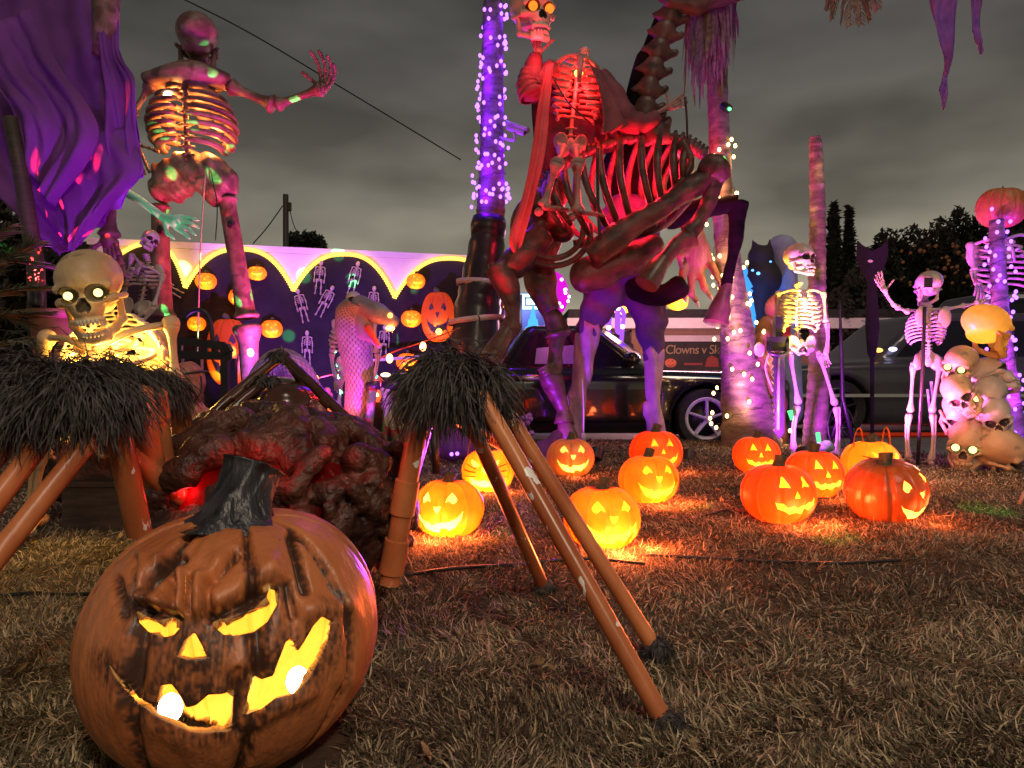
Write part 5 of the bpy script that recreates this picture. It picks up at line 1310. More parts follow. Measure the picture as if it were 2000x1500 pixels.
# neck vertebrae and head
nk = spline([hp(1282, 258, dh), hp(1262, 225, dh), hp(1268, 165, dh), hp(1284, 105, dh), hp(1302, 50, dh), hp(1318, 0, dh)], 9)
for i, p in enumerate(nk):
    b = MB(); t_ = unit(nk[min(i + 1, 8)] - nk[max(i - 1, 0)]); R = np.stack([np.cross(A(0, 1, 0), t_), A(0, 1, 0), t_], 1)
    V_, F_ = iso(lambda P: smin(smin(s_ell(P, (0, 0, 0), (.085, .08, .115)), s_cap(P, (.05, 0, -.05), (.135, 0, .02), .035, .03), .03), s_cap(P, (-.05, 0, 0), (-.115, 0, -.03), .04, .025), .03), (-.2, -.15, -.2), (.22, .15, .2), .022)
    b.add(V_ @ R.T + p, F_); part(ho, 'neck_vertebra', b, MH)
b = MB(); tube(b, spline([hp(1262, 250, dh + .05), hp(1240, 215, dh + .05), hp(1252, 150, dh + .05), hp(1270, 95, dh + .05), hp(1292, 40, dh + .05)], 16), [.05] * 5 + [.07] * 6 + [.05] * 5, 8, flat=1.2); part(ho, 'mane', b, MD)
def f_horse(P):
    x = (P[0] - hp(1318, -25, dh)[0]); y = P[1] - dh; z = P[2] - hp(1318, -25, dh)[2]
    p = (x, y, z)
    d = s_ell(p, (0, 0, .06), (.17, .14, .17)); d = smin(d, s_cap(p, (.05, 0, .06), (.72, 0, -.02), .14, .075), .06)
    d = smax(d, -s_ell((x, np.abs(y), z), (.10, .15, .08), (.07, .07, .06)), .02)
    j = s_cap(p, (-.03, 0, -.14), (.16, 0, -.17), .075, .07); j = smin(j, s_cap(p, (.16, 0, -.17), (.60, 0, -.05), .06, .05), .04)
    return smin(d, j, .02)
c_ = hp(1318, -25, dh); V_, F_ = iso(f_horse, c_ - A(.3, .3, .35), c_ + A(.95, .3, .35), .024); b = MB(); b.add(V_, F_); part(ho, 'head', b, MH)
b = MB(); V_ = []
for s in (-1, 1):
    tube(b, spline([c_ + A(.30, s * .09, -.03), c_ + A(.45, s * .08, -.03), c_ + A(.68, s * .05, -.05)], 8), .014, 6)
part(ho, 'teeth', b, M['bone_pale'])
for px_, py_, w_ in ((1250, 345, 4.5), (1170, 380, 4.0), (1300, 320, 3.5), (1225, 415, 3.5), (1120, 420, 2.2)): lamp('rib_fire', Q(px_, py_, dh), (1.0, .015, .04), w_ * 3.4, .03, ho)
# ------------------------------------------------------------------ the headless rider
ri = thing('headless_rider', 'headless skeleton rider in a cloak with a fiery red chest', 'skeleton rider', Q(1112, 300, 5.55))
J = dict(neck=(1132, 118, dh), waist=(1116, 256, dh), pelvis=(1114, 286, dh), shL=(1080, 128, dh), shR=(1178, 150, dh), elL=(1040, 176, dh - .02), wrL=(1052, 100, dh - .05), elR=(1232, 236, dh - .05), wrR=(1308, 208, dh - .05), ribtop=(1132, 112, dh), ribbot=(1124, 228, dh))
M['bone_rider'] = mat('rider_bone', (0.26, 0.16, 0.14), (0.38, 0.26, 0.23), rough=.45, scale=8, bump=.3, bscale=40, c3=(.14, .07, .06), s3=10, t3=(.56, .7))
skeleton(ri, J, 1.7, M['bone_rider'], pelv=.72, headless=True, nrib=10, rr=.017, ribw=.185, ribd=.14, split=True, legs=False, handR=dict(d=A(.6, 0, .4), size=.24, curl=.6), handL=dict(d=A(-.1, 0, 1), size=.24, curl=.3), drop=.28, rflat=.7)
b = MB(); spine(b, [Q(1131, 128, dh), Q(1138, 112, dh - .01), Q(1143, 97, dh - .02)], 6, .026, A(0, 1, 0)); part(ri, 'neck_stump', b, M['bone_pale'])
for hx, kx, kd, ax_, ay in ((1100, 1088, 5.18, 1062, 405), (1124, 1128, 5.22, 1128, 415)):
    b = MB(); bone(b, Q(hx, 292, 5.5), Q(kx, 322, kd), .028, 10); part(ri, 'thigh_bone', b, M['bone_rider'])
    b = MB(); bone(b, Q(kx, 318, kd), Q(ax_, ay, kd + .05), .027, 10); part(ri, 'shin_bone', b, M['bone_rider'])
    b = MB(); foot(b, Q(ax_, ay, kd + .05), A(.7, -.6, 0), .26, A(.6, .7, 0)); part(ri, 'foot', b, M['bone_rider'])
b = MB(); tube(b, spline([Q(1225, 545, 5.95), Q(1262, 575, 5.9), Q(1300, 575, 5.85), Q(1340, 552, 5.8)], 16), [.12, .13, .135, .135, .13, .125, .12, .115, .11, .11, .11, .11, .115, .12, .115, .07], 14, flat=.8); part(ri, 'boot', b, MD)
M['cloak'] = mat('dark_red_cloak', (0.13, 0.03, 0.045), (0.22, 0.06, 0.08), rough=.75, scale=5, bump=.4, bscale=50)
M['cloak_in'] = mat('black_cloak', (0.02, 0.015, 0.03), (0.04, 0.03, 0.05), rough=.8, scale=5)
cloth(ri, 'cloak_front', [(1068, 128, 5.42), (1052, 200, 5.40), (1040, 290, 5.36), (1022, 380, 5.34), (996, 460, 5.32), (1005, 500, 5.32)], [(1082, 124, 5.40), (1074, 200, 5.36), (1066, 290, 5.33), (1046, 380, 5.32), (1022, 470, 5.32), (1010, 505, 5.32)], 16, 50, .012, 1.3, 11, m=mat('red_lit_cloak', (.42, .06, .08), (.52, .10, .11), rough=.6, scale=5, bump=.3, bscale=60))  # brighter red puts the red light into this strip of cloak
cloth(ri, 'cloak_back', [(1046, 140, 5.78), (1038, 200, 5.8), (1042, 290, 5.85), (1030, 380, 5.9)], [(1200, 150, 5.78), (1225, 240, 5.8), (1210, 290, 5.85), (1150, 300, 5.9)], 40, 40, .02, 3, 12, m=M['cloak_in'])
def sleeve(pts, r, name='sleeve', m_=None):
    b = MB(); p = spline([Q(*q) for q in pts], 24); tube(b, p, np.interp(np.linspace(0, len(r) - 1, 24), range(len(r)), r) * (1 + .05 * np.sin(np.arange(24) * 1.3)), 18, cap=False, flat=.8); o_ = part(ri, name, b, m_ or M['cloak']); solidify(o_, .006)
sleeve([(1082, 132, 5.6), (1055, 160, 5.58), (1036, 172, 5.56), (1040, 140, 5.54), (1046, 108, 5.54)], [.09, .125, .12, .10, .06])
sleeve([(1034, 138, 5.55), (1032, 165, 5.55), (1040, 190, 5.55)], [.085, .12, .135], 'sleeve_cuff')
sleeve([(1170, 150, 5.6), (1195, 185, 5.58), (1222, 232, 5.56), (1262, 240, 5.54), (1285, 225, 5.53)], [.10, .12, .13, .085, .06])
cloth(ri, 'cloak_shoulder', [(1150, 125, 5.45), (1168, 170, 5.42), (1178, 230, 5.4), (1172, 262, 5.4)], [(1175, 140, 5.48), (1205, 190, 5.46), (1228, 240, 5.45), (1200, 258, 5.45)], 14, 24, .012, 1.4, 13, m=M['cloak'])
b = MB(); tube(b, spline([Q(1078, 148, 5.42), Q(1110, 200, 5.38), Q(1150, 238, 5.42)], 10), .016, 6, flat=.5); part(ri, 'strap', b, M['black'])
b = MB(); tube(b, spline([Q(1338, 190, 5.5), Q(1342, 250, 5.5), Q(1340, 330, 5.5)], 10), .009, 6); part(ri, 'rein', b, M['black'])
for px_, py_, w_ in ((1136, 150, 10.0), (1128, 175, 6), (1120, 205, 3.5)): lamp('chest_fire', Q(px_, py_, dh + .0), (1.0, .014, .016), w_, .03, ri)
b = MB(); ball(b, Q(1130, 143, dh - .06), (.035, .03, .028), 10, 8); part(ri, 'chest_lamp', b, emit('orange_lamp', (1, .42, .05), 6.0))
hk = thing('held_skull', 'skull with burning orange eyes held up by the rider', 'skull', Q(1042, 90, 5.5))
skull(hk, Q(1040, 30, 5.5), .46, rotz(.42) @ roty(-.05), M['bone_pale'], opn=.12, eyes=M['eye_red'], er=.075, eye_pos=(.15, -.335, -.02), hi=True)
lamp('jaw_light', Q(1052, 92, 5.28), (1.0, .04, .06), 4.5, .02, hk)
# ------------------------------------------------------------------ giant figure in torn violet trousers behind the horse
gf = thing('werewolf_figure', 'towering figure in torn violet trousers standing behind the horse', 'werewolf decoration', Q(1200, 872, 5.95) * A(1, 1, 0))
M['trouser'] = mat('violet_trousers', (0.05, 0.022, 0.10), (0.09, 0.04, 0.16), rough=.85, scale=5, bump=.5, bscale=26)
M['hide'] = mat('tan_hairy_latex', (0.16, 0.075, 0.04), (0.30, 0.16, 0.08), rough=.6, scale=12, bump=.8, bscale=60, stretch=(1, 1, .3))
dg = 6.0
def f_tr(P):
    d = s_cap(P, Q(1235, 500, dg), Q(1180, 570, dg), .20, .18)
    d = smin(d, s_cap(P, Q(1180, 570, dg), Q(1150, 640, dg - .08), .175, .10), .06)
    d = smin(d, s_cap(P, Q(1240, 490, dg), Q(1268, 610, dg), .18, .145), .10)
    d = smin(d, s_cap(P, Q(1268, 610, dg), Q(1274, 690, dg - .05), .145, .09), .06)
    d = smin(d, s_ell(P, Q(1230, 440, dg), (.28, .2, .28)), .08)
    return d + .012 * np.sin(P[2] * 30 + P[0] * 14) + .008 * np.sin(P[2] * 17 - P[0] * 33)
V_, F_ = iso(f_tr, Q(1215, 560, dg) - A(.6, .4, .75), Q(1215, 560, dg) + A(.6, .4, .8), .03); b = MB(); b.add(V_, F_); part(gf, 'trousers', b, M['trouser'])
M['rag'] = mat('torn_pale_cloth', (0.28, 0.17, 0.30), (0.42, 0.27, 0.42), rough=.9, scale=9, bump=.6, bscale=40)
def f_sh(P):
    d = s_cap(P, Q(1150, 645, dg - .08), Q(1128, 780, dg - .1), .10, .07); d = smin(d, s_cap(P, Q(1128, 780, dg - .1), Q(1118, 872, dg - .1), .085, .06), .03)
    e = s_cap(P, Q(1275, 690, dg - .05), Q(1276, 800, dg - .05), .09, .06); e = smin(e, s_cap(P, Q(1276, 800, dg - .05), Q(1290, 872, dg - .1), .075, .08), .03)
    return np.minimum(d, e) + .010 * np.sin(P[0] * 60 + P[2] * 6) + .006 * np.sin(P[0] * 110 - P[2] * 11)
V_, F_ = iso(f_sh, Q(1205, 760, dg) - A(.6, .4, .6), Q(1205, 760, dg) + A(.6, .4, .6), .024); b = MB(); b.add(V_, F_); part(gf, 'torn_leg_cloth', b, M['rag'])
for sd, (x_, y_) in ((0, (1118, 868)), (1, (1292, 868))):
    b = MB(); V_, F_ = iso(lambda P: smin(s_ell(P, Q(x_, y_, dg - .1), (.09, .12, .07)), s_ell(P, Q(x_, y_ + 6, dg - .28), (.10, .12, .05)), .05), Q(x_, y_, dg) - A(.25, .5, .2), Q(x_, y_, dg) + A(.25, .3, .2), .03); b.add(V_, F_); part(gf, 'foot', b, M['hide'])
b = MB(); V_, F_ = iso(lambda P: smin(s_ell(P, Q(1245, 350, 6.15), (.32, .2, .45)), s_cap(P, Q(1290, 300, 6.1), Q(1338, 380, 6.05), .12, .10), .08), Q(1260, 350, 6.1) - A(.6, .4, .7), Q(1260, 350, 6.1) + A(.6, .3, .6), .05); b.add(V_, F_); part(gf, 'torso', b, MD)
def f_claw(P):
    w0 = Q(1362, 462, 5.95)
    d = s_cap(P, Q(1340, 385, 6.02), w0, .085, .062); kn = Q(1360, 520, 5.9); d = smin(d, s_ell(P, (w0 + kn) / 2 - A(0, .02, .03), (.115, .06, .15)), .06)
    for x0, y0, x1, y1, x2, y2 in ((1336, 520, 1330, 560, 1338, 585), (1352, 530, 1350, 572, 1362, 592), (1366, 528, 1376, 562, 1388, 580), (1384, 505, 1398, 535, 1408, 556), (1338, 488, 1328, 500, 1330, 520)):
        d = smin(d, s_cap(P, Q(x0, y0, 5.9), Q(x1, y1, 5.84), .036, .03), .025); d = smin(d, s_cap(P, Q(x1, y1, 5.84), Q(x2, y2, 5.86), .029, .018), .012)
    return d
V_, F_ = iso(f_claw, Q(1362, 480, 5.92) - A(.28, .25, .55), Q(1362, 480, 5.92) + A(.28, .25, .5), .015); b = MB(); b.add(V_, F_); part(gf, 'clawed_hand', b, M['hide'])
for x_, y_, x2, y2 in ((1338, 583, 1341, 592), (1361, 590, 1366, 600), (1387, 578, 1393, 588), (1407, 554, 1413, 562)):
    b = MB(); tube(b, [Q(x_, y_, 5.86), Q((x_ + x2) / 2, (y_ + y2) / 2, 5.83), Q(x2, y2, 5.84)], [.018, .014, .002], 8); part(gf, 'claw', b, M['bone_pale'])
# ------------------------------------------------------------------ yellow lit skeleton
dy = 5.1
ys = thing('standing_skeleton', 'standing skeleton with bright yellow ribs in front of the bare trunk', 'skeleton', Q(1565, 888, dy) * A(1, 1, 0))
J = dict(head=(1563, 508, dy), neck=(1562, 560, dy), waist=(1562, 648, dy), pelvis=(1567, 678, dy), shL=(1520, 574, dy), shR=(1608, 574, dy), elL=(1515, 625, dy + .02), wrL=(1522, 672, dy - .05), elR=(1613, 630, dy), wrR=(1612, 690, dy - .03),
         hipL=(1543, 690, dy), hipR=(1600, 690, dy), knL=(1560, 790, dy - .05), knR=(1632, 792, dy - .05), anL=(1552, 880, dy), anR=(1632, 882, dy), ribtop=(1562, 566, dy), ribbot=(1560, 640, dy))
skeleton(ys, J, 1.0, M['bone_pale'], skull_h=.255, skull_R=rotz(math.radians(28)) @ rotx(math.radians(-12)), nrib=10, rr=.0115, ribw=.150, ribd=.10, handL=dict(curl=.5), drop=.26)
# ------------------------------------------------------------------ skeleton seen from behind with arms raised
db = 4.55
bs = thing('standing_skeleton', 'pink lit skeleton seen from behind with both arms spread', 'skeleton', Q(1808, 905, db) * A(1, 1, 0))
J = dict(head=(1813, 562, db), neck=(1808, 602, db), waist=(1806, 672, db), pelvis=(1810, 700, db), shL=(1772, 608, db), shR=(1846, 604, db), elL=(1752, 600, db - .05), wrL=(1728, 566, db - .1), elR=(1884, 597, db), wrR=(1908, 590, db), hipL=(1784, 712, db), hipR=(1836, 712, db), knL=(1778, 806, db), knR=(1820, 806, db), anL=(1776, 896, db), anR=(1817, 900, db), ribtop=(1808, 606, db), ribbot=(1808, 668, db))
skeleton(bs, J, .86, M['bone_pale'], facing=-1, skull_h=.215, nrib=10, rr=.0075, ribw=.118, ribd=.085, handL=dict(d=A(-.4, 0, .9), size=.13, curl=.1), handR=dict(d=A(1, 0, .2), size=.11), drop=.22)
b = MB(); box(b, Q(1813, 552, db - .105), (.05, .012, .06)); part(bs, 'battery_cover', b, M['black'], smooth=False)
b = MB(); tube(b, [Q(1806, 600, db - .1), Q(1803, 700, db - .1), Q(1792, 912, db - .12)], .011, 8); part(bs, 'support_pole', b, M['black'])
b = MB(); tube(b, spline([Q(1812, 760, 4.7), Q(1816, 800, 4.7), Q(1822, 835, 4.7), Q(1824, 800, 4.72), Q(1819, 745, 4.72)], 16), .012, 8, flat=.6); whole('foil_ribbon', 'shiny looped foil ribbon behind the pink skeleton knees', 'ribbon', b, M['tape'])
# ------------------------------------------------------------------ pumpkin headed skeleton on the right trunk
dp_ = 5.15
pk = thing('pumpkin_headed_skeleton', 'violet lit skeleton with a pumpkin for a head at the right edge', 'skeleton', Q(1955, 880, dp_) * A(1, 1, 0))
J = dict(neck=(1948, 462, dp_), waist=(1958, 560, dp_), pelvis=(1962, 590, dp_), shL=(1895, 480, dp_), shR=(2012, 462, dp_), elL=(1904, 530, dp_ - .05), wrL=(1912, 556, dp_ - .15), elR=(2040, 540, dp_), wrR=(2030, 600, dp_), ribtop=(1950, 466, dp_), ribbot=(1966, 560, dp_))
skeleton(pk, J, 1.25, M['bone_pale'], headless=True, nrib=9, rr=.010, ribw=.19, ribd=.12, legs=False, drop=.26, pelvis=False)
JR = jack_mesh('A', 40, ngroove=11, flat=.98)[0]
Vp = np.concatenate(JR.v) * m2(86, dp_) @ rotz(2.6).T @ rotx(.15).T + Q(1951, 446, dp_ - .12); JR.v = [Vp]
part(pk, 'pumpkin_head', JR, mat('dark_orange_pumpkin', (.36, .09, .03), (.50, .16, .05), rough=.5, scale=5, bump=.3, bscale=30))
b = MB(); tube(b, spline([Q(1951, 385, dp_), Q(1944, 378, dp_), Q(1940, 381, dp_)], 6), [.05, .04, .035, .03, .03, .028], 8); part(pk, 'stem', b, M['stem'])
b = MB(); tube(b, [Q(1905, 545, dp_ - .15), Q(1930, 595, dp_ - .1), Q(1950, 640, dp_)], .010, 6); part(pk, 'scythe_handle', b, M['bone_brown'])
# ------------------------------------------------------------------ pile of skulls
M['bone_glow'] = shellmat('glowing_amber_skull', (.60, .36, .12), (.78, .50, .20), (1.0, .80, .26), .6, scale=4.5, bump=.9, bscale=9)
tp = thing('skull', 'big amber glowing skull topping the skull pile, turned away', 'skull', Q(1930, 690, 4.35), 'skulls piled at the right')
skull(tp, Q(1928, 646, 4.35), .33, rotz(math.radians(100)) @ rotx(.1), M['bone_glow'], hi=True, opn=0.0)
lamp('skull_light', Q(1915, 645, 4.35), (1.0, .66, .14), .50, .02, tp)
pile = [(1873, 716, .205, -.85, .1, .25, 'upper left skull of the pile with two lit eyes', 1), (1934, 738, .225, 1.1, -.55, .5, 'dark eyed skull right under the big amber one', 0), (1877, 770, .20, -.6, .35, -.6, 'orange lit skull at the middle left of the pile', 0), (1929, 778, .215, -.75, .05, .2, 'skull with big glowing eyes in the middle of the pile', 1),
        (1868, 806, .20, -.3, .7, .1, 'greyish skull facing down at the left of the pile', 0), (1945, 815, .20, -.5, .3, -.2, 'pinkish skull at the lower right of the pile', 0), (1888, 868, .24, -.7, .15, .1, 'lower skull with one shining eye near the grass', 1), (1884, 902, .19, -.5, .8, 0, 'lowest pale skull half sunk in the grass', 0), (1952, 888, .27, .9, .25, -.3, 'large grey skull on the ground beside the violet trunk', 0)]
for k, (x_, y_, h_, yw, pt_, rl, lb, ey) in enumerate(pile):
    dd = 4.35 + .08 * math.sin(k * 2.1); h_ *= 1.28; o_ = thing('skull', lb, 'skull', Q(x_, y_ + 20, dd), 'skulls piled at the right')
    skull(o_, Q(x_, y_, dd), h_, rotz(yw) @ rotx(pt_) @ roty(rl), M['bone_pale'] if k % 2 else M['bone'], eyes=M['eye_yellow'] if ey else None, er=.07, eye_pos=(.145, -.31, -.015), opn=.1)
b = MB(); tube(b, [Q(1905, 690, 4.5), Q(1906, 800, 4.5), Q(1904, 920, 4.48)], .02, 8); whole('support_post', 'black post that carries the pile of skulls', 'post', b, M['black'])
for px_, py_, w_ in ((1862, 700, 3.6), (1905, 800, 3.0), (1850, 850, 2.0)): lamp('skull_pile_glow', Q(px_, py_, 3.85), (1.0, .45, .26), w_, .05)
rd = thing('red_lamp', 'small red lamp behind the skulls on the ground', 'lamp', Q(1925, 855, 4.6))
for px_, py_ in ((1928, 856), (1979, 863)):
    b = MB(); ball(b, Q(px_, py_, 4.6), .018, 10, 8); part(rd, 'bulb', b, emit('magenta_bulb_%d' % px_, (1, .12, .35), 8.0))
lamp('red_glow', Q(1965, 850, 4.55), (1, .08, .2), .9, .02, rd)
# ------------------------------------------------------------------ shapes among the background: chainsaw man, blue ghouls, cats
cs = thing('chainsaw', 'violet edged chainsaw held upright beside the wide palm', 'chainsaw', Q(1523, 870, 4.95) * A(1, 1, 0))
b = MB(); pts = []
for t in np.linspace(0, 1, 27): pts.append(Q(1511 + 5 * t - (5 if int(t * 26) % 2 else 0), 690 + 158 * t, 4.95))
pts += [Q(1523, 858, 4.95), Q(1532, 845, 4.95), Q(1533, 690, 4.95)]
prism(b, pts[::-1], A(0, .02, 0)); part(cs, 'bar', b, M['black'], smooth=False, sharp=20)
b = MB(); tube(b, [Q(1521, 694, 4.94), Q(1520, 840, 4.94)], .012, 6); part(cs, 'chain', b, M['tape'])
b = MB(); box(b, Q(1519, 672, 4.95), (.12, .10, .10)); box(b, Q(1519, 640, 4.95), (.05, .06, .15)); o_ = part(cs, 'motor_housing', b, M['black'], smooth=False)
b = MB(); tube(b, spline([Q(1500, 668, 4.9), Q(1505, 690, 4.88), Q(1535, 690, 4.88), Q(1538, 664, 4.9)], 12), .012, 8); part(cs, 'handle', b, M['black'])
kl = thing('clown_figure', 'tall brown costumed figure standing between the wide palm and the yellow skeleton', 'clown decoration', Q(1495, 872, 5.9) * A(1, 1, 0))
M['brown_cloth'] = mat('brown_costume', (0.13, 0.055, 0.03), (0.22, 0.10, 0.055), rough=.85, scale=5, bump=.4, bscale=30)
V_, F_ = iso(lambda P: smin(smin(s_cap(P, Q(1500, 640, 6.0), Q(1502, 780, 6.0), .10, .14), s_cap(P, Q(1495, 780, 6.0), Q(1488, 875, 6.0), .09, .06), .05), s_cap(P, Q(1512, 780, 6.0), Q(1525, 875, 6.0), .09, .06), .05) + .006 * np.sin(P[2] * 28 + P[0] * 20), Q(1502, 740, 6.0) - A(.3, .3, .7), Q(1502, 740, 6.0) + A(.3, .3, .62), .025)
b = MB(); b.add(V_, F_); part(kl, 'costume', b, M['brown_cloth'])
b = MB(); tube(b, spline([Q(1498, 650, 5.85), Q(1480, 685, 5.8), Q(1492, 720, 5.8)], 10), .05, 10); part(kl, 'arm', b, M['brown_cloth'])
b = MB(); ball(b, Q(1483, 683, 5.72), (.045, .03, .06), 12, 8); part(kl, 'shell_pad', b, M['bone_pale'])
b = MB(); tube(b, spline([Q(1502, 690, 5.7), Q(1495, 720, 5.7), Q(1508, 760, 5.7), Q(1514, 775, 5.7)], 14), .008, 6); part(kl, 'cord', b, M['bone_pale'])
b = MB(); box(b, Q(1530, 655, 5.8), (.10, .06, .22)); part(kl, 'red_sash', b, mat('red_cloth', (.35, .03, .03), rough=.8), smooth=False)
b = MB(); ball(b, Q(1525, 560 + 42, 6.0), (.13, .12, .13), 14, 10); part(kl, 'head', b, mat('brown_red_head', (.24, .07, .05), rough=.6, bump=.5))
M['cat'] = mat('matt_black_board', (.018, .012, .016), (.03, .02, .026), rough=.7, scale=8)
def board(name, label, cat_, pts, d, th, m_, holes=(), grp=None):
    root = thing(name, label, cat_, Q(pts[0][0], 870, d) * A(1, 1, 0), grp); b = MB(); prism(b, [Q(x, y, d) for x, y in pts][::-1], A(0, th, 0)); part(root, 'board', b, m_, smooth=False)
    return root
db_ = 7.2
ct_ = thing('black_cat_figure', 'hulking black cat with pointed ears behind the wide palm', 'cat decoration', Q(1485, 800, db_) * A(1, 1, 0))
def f_cat(P):
    d = s_ell(P, Q(1486, 500, db_), (.13, .12, .11)); d = smin(d, s_ell(P, Q(1490, 545, db_), (.19, .15, .20)), .06)
    for sx in (1476, 1502): d = smin(d, s_cap(P, Q(sx, 488, db_), Q(sx + (-5 if sx < 1485 else 2), 466, db_), .045, .008), .02)
    d = smin(d, s_cap(P, Q(1485, 575, db_), Q(1480, 650, db_), .10, .07), .05); d = smin(d, s_cap(P, Q(1480, 650, db_), Q(1480, 800, db_), .13, .12), .05)
    return d
V_, F_ = iso(f_cat, Q(1486, 620, db_) - A(.4, .3, 1.1), Q(1486, 620, db_) + A(.4, .3, .9), .035); b = MB(); b.add(V_, F_); part(ct_, 'body', b, M['cat'])
M['blue_glow'] = emit('blue_eye_led', (.10, .35, 1.0), 3.0)
for x_, y_, r_ in ((1481, 534, .02), (1470, 528, .014), (1505, 511, .012)):
    b = MB(); ball(b, Q(x_, y_, db_ - .2), (r_, r_ * .7, r_ * .8), 8, 6); part(ct_, 'light', b, M['blue_glow'])
gh_ = thing('ghoul_figure', 'blue lit hooded ghoul standing behind the black cat', 'ghoul decoration', Q(1525, 800, 7.4) * A(1, 1, 0))
M['bluecloth'] = mat('grey_blue_cloth', (.25, .30, .42), (.38, .44, .58), rough=.8, scale=6, bump=.5, bscale=30)
V_, F_ = iso(lambda P: smax(smin(s_ell(P, Q(1527, 488, 7.4), (.16, .15, .16)), s_cap(P, Q(1527, 520, 7.4), Q(1525, 800, 7.4), .15, .22), .06), -s_ell(P, Q(1512, 505, 7.2), (.06, .12, .08)), .02), Q(1526, 620, 7.4) - A(.4, .35, 1.2), Q(1526, 620, 7.4) + A(.4, .35, .9), .035)
b = MB(); b.add(V_, F_); part(gh_, 'robe', b, M['bluecloth'])
bl = thing('blue_skeleton', 'small blue lit skeleton cut-out crouching behind the palm lights', 'skeleton', Q(1452, 640, 6.6))
b = MB()
for a_, c_, r_ in (((1450, 545), (1462, 565), .05), ((1462, 565), (1448, 600), .045), ((1448, 600), (1443, 640), .022), ((1443, 640), (1455, 646), .02), ((1462, 580), (1470, 620), .035), ((1470, 620), (1468, 650), .03), ((1460, 655), (1475, 650), .025)): tube(b, [Q(*a_, 6.6), Q(*c_, 6.6)], [r_, r_ * .9], 10)
ball(b, Q(1448, 532, 6.6), .06, 12, 8); part(bl, 'bones', b, emit('blue_neon', (.05, .32, 1.0), 1.1))
board('cat_cutout', 'large flat black cat cut-out with one pink eye on the lawn edge', 'cat cut-out', [(1676, 470), (1684, 478), (1704, 490), (1722, 482), (1734, 468), (1735, 500), (1724, 530), (1712, 548), (1714, 580), (1718, 640), (1712, 690), (1708, 700), (1707, 868), (1702, 868), (1701, 700), (1696, 690), (1692, 640), (1694, 580), (1696, 548), (1684, 532), (1674, 505)], 6.4, .02, mat('purple_black_board', (.004, .002, .004), (.007, .004, .006), rough=.95, scale=6))
b = MB(); ball(b, Q(1700, 510, 6.38), (.024, .006, .013), 10, 6); o_ = part(bpy.data.objects['cat_cutout'], 'eye', b, emit('pink_eye', (1, .25, .55), .6))
# bicycle wheel style spider web ring on a stand
wh = thing('wheeled_stand', 'black stand with a spoked wheel behind the yellow skeleton shin', 'bicycle wheel', Q(1650, 875, 5.5) * A(1, 1, 0))
c_ = Q(1642, 835, 5.5); b = MB(); tube(b, [c_ + A(.10 * math.cos(t), .02 * math.sin(t), .17 * math.sin(t)) for t in np.linspace(0, 6.283, 30)], .009, 8); part(wh, 'rim', b, M['black_metal'])
for k in range(10):
    b = MB(); t = k * .628; tube(b, [c_, c_ + A(.10 * math.cos(t), .02 * math.sin(t), .17 * math.sin(t))], .003, 4); part(wh, 'spoke', b, M['black_metal'])
b = MB(); tube(b, [Q(1640, 588, 5.5), Q(1643, 680, 5.5), Q(1646, 780, 5.5), Q(1672, 880, 5.45)], [.008, .014, .016, .016], 8); part(wh, 'post', b, M['black_metal'])
b = MB(); tube(b, [Q(1646, 780, 5.5), Q(1620, 872, 5.5)], .012, 8); part(wh, 'brace', b, M['black_metal'])
M['green_glow'] = emit('green_light_stick', (.12, 1.0, .30), 1.4)
b = MB(); tube(b, [Q(1597, 845, 4.9), Q(1600, 866, 4.9)], [.016, .014], 8); whole('light_stick', 'green glowing stick standing behind the orange pumpkin', 'light stick', b, M['green_glow'])
b = MB(); tube(b, [Q(1543, 802, 5.0), Q(1547, 820, 5.0)], [.02, .012], 8); whole('light_stick', 'green glowing stick at the yellow skeleton knee', 'light stick', b, M['green_glow'])
b = MB(); V_, F_ = iso(lambda P: s_ell(P, Q(1612, 872, 4.9), (.06, .05, .045)) + .008 * np.sin(P[0] * 80) * np.sin(P[2] * 70), Q(1612, 872, 4.9) - .1, Q(1612, 872, 4.9) + .1, .012); b.add(V_, F_); whole('gourd', 'small green gourd on the grass between the skeleton legs', 'gourd', b, mat('green_gourd', (.10, .25, .10), (.2, .4, .2), rough=.5))
# ------------------------------------------------------------------ white wall with a scalloped black backdrop
WA, WB = Q(235, 731, 7.5) * A(1, 1, 0), Q(1040, 731, 8.75) * A(1, 1, 0)
WU = unit(WB - WA); WN = unit(np.cross(WU, A(0, 0, 1))); WN = WN if WN[1] < 0 else -WN
def onwall(px, py, off=0.0):
    """where the sight line through (px, py) meets the wall face"""
    o = A(0, 0, HC); r = Q(px, py, 1.0) - o; p0 = WA + WN * off
    return o + r * (np.dot(p0 - o, WN) / np.dot(r, WN))
b = MB(); L_ = np.linalg.norm(WB - WA)
def wallbox(mb, u0, u1, z0, z1, t0, t1):
    p = [WA + WU * u + WN * t for u, t in ((u0, t0), (u1, t0), (u1, t1), (u0, t1))]
    V = [q + A(0, 0, z0) for q in p] + [q + A(0, 0, z1) for q in p]; mb.add(V, [(3, 2, 1, 0), (4, 5, 6, 7), (0, 1, 5, 4), (1, 2, 6, 5), (2, 3, 7, 6), (3, 0, 4, 7)])
wl_ = thing('garden_wall', 'white rendered wall behind the black scalloped backdrop', 'wall', WA)
wallbox(b, -.25, L_ - .42, -.3, 1.93, -.16, -.001); part(wl_, 'wall_face', b, M['white_paint'], smooth=False)
b = MB(); wallbox(b, -.3, L_ - .40, 1.932, 2.0, -.20, .02); part(wl_, 'coping', b, M['white_paint'], smooth=False)
bd = thing('scalloped_backdrop', 'black backdrop with rounded arches against the white wall', 'backdrop', WA)
arches = [(222, 362, 505, 562, 476), (362, 573, 562, 568, 487), (573, 771, 568, 582, 497), (771, 985, 582, 600, 505)]
rope_pts = []
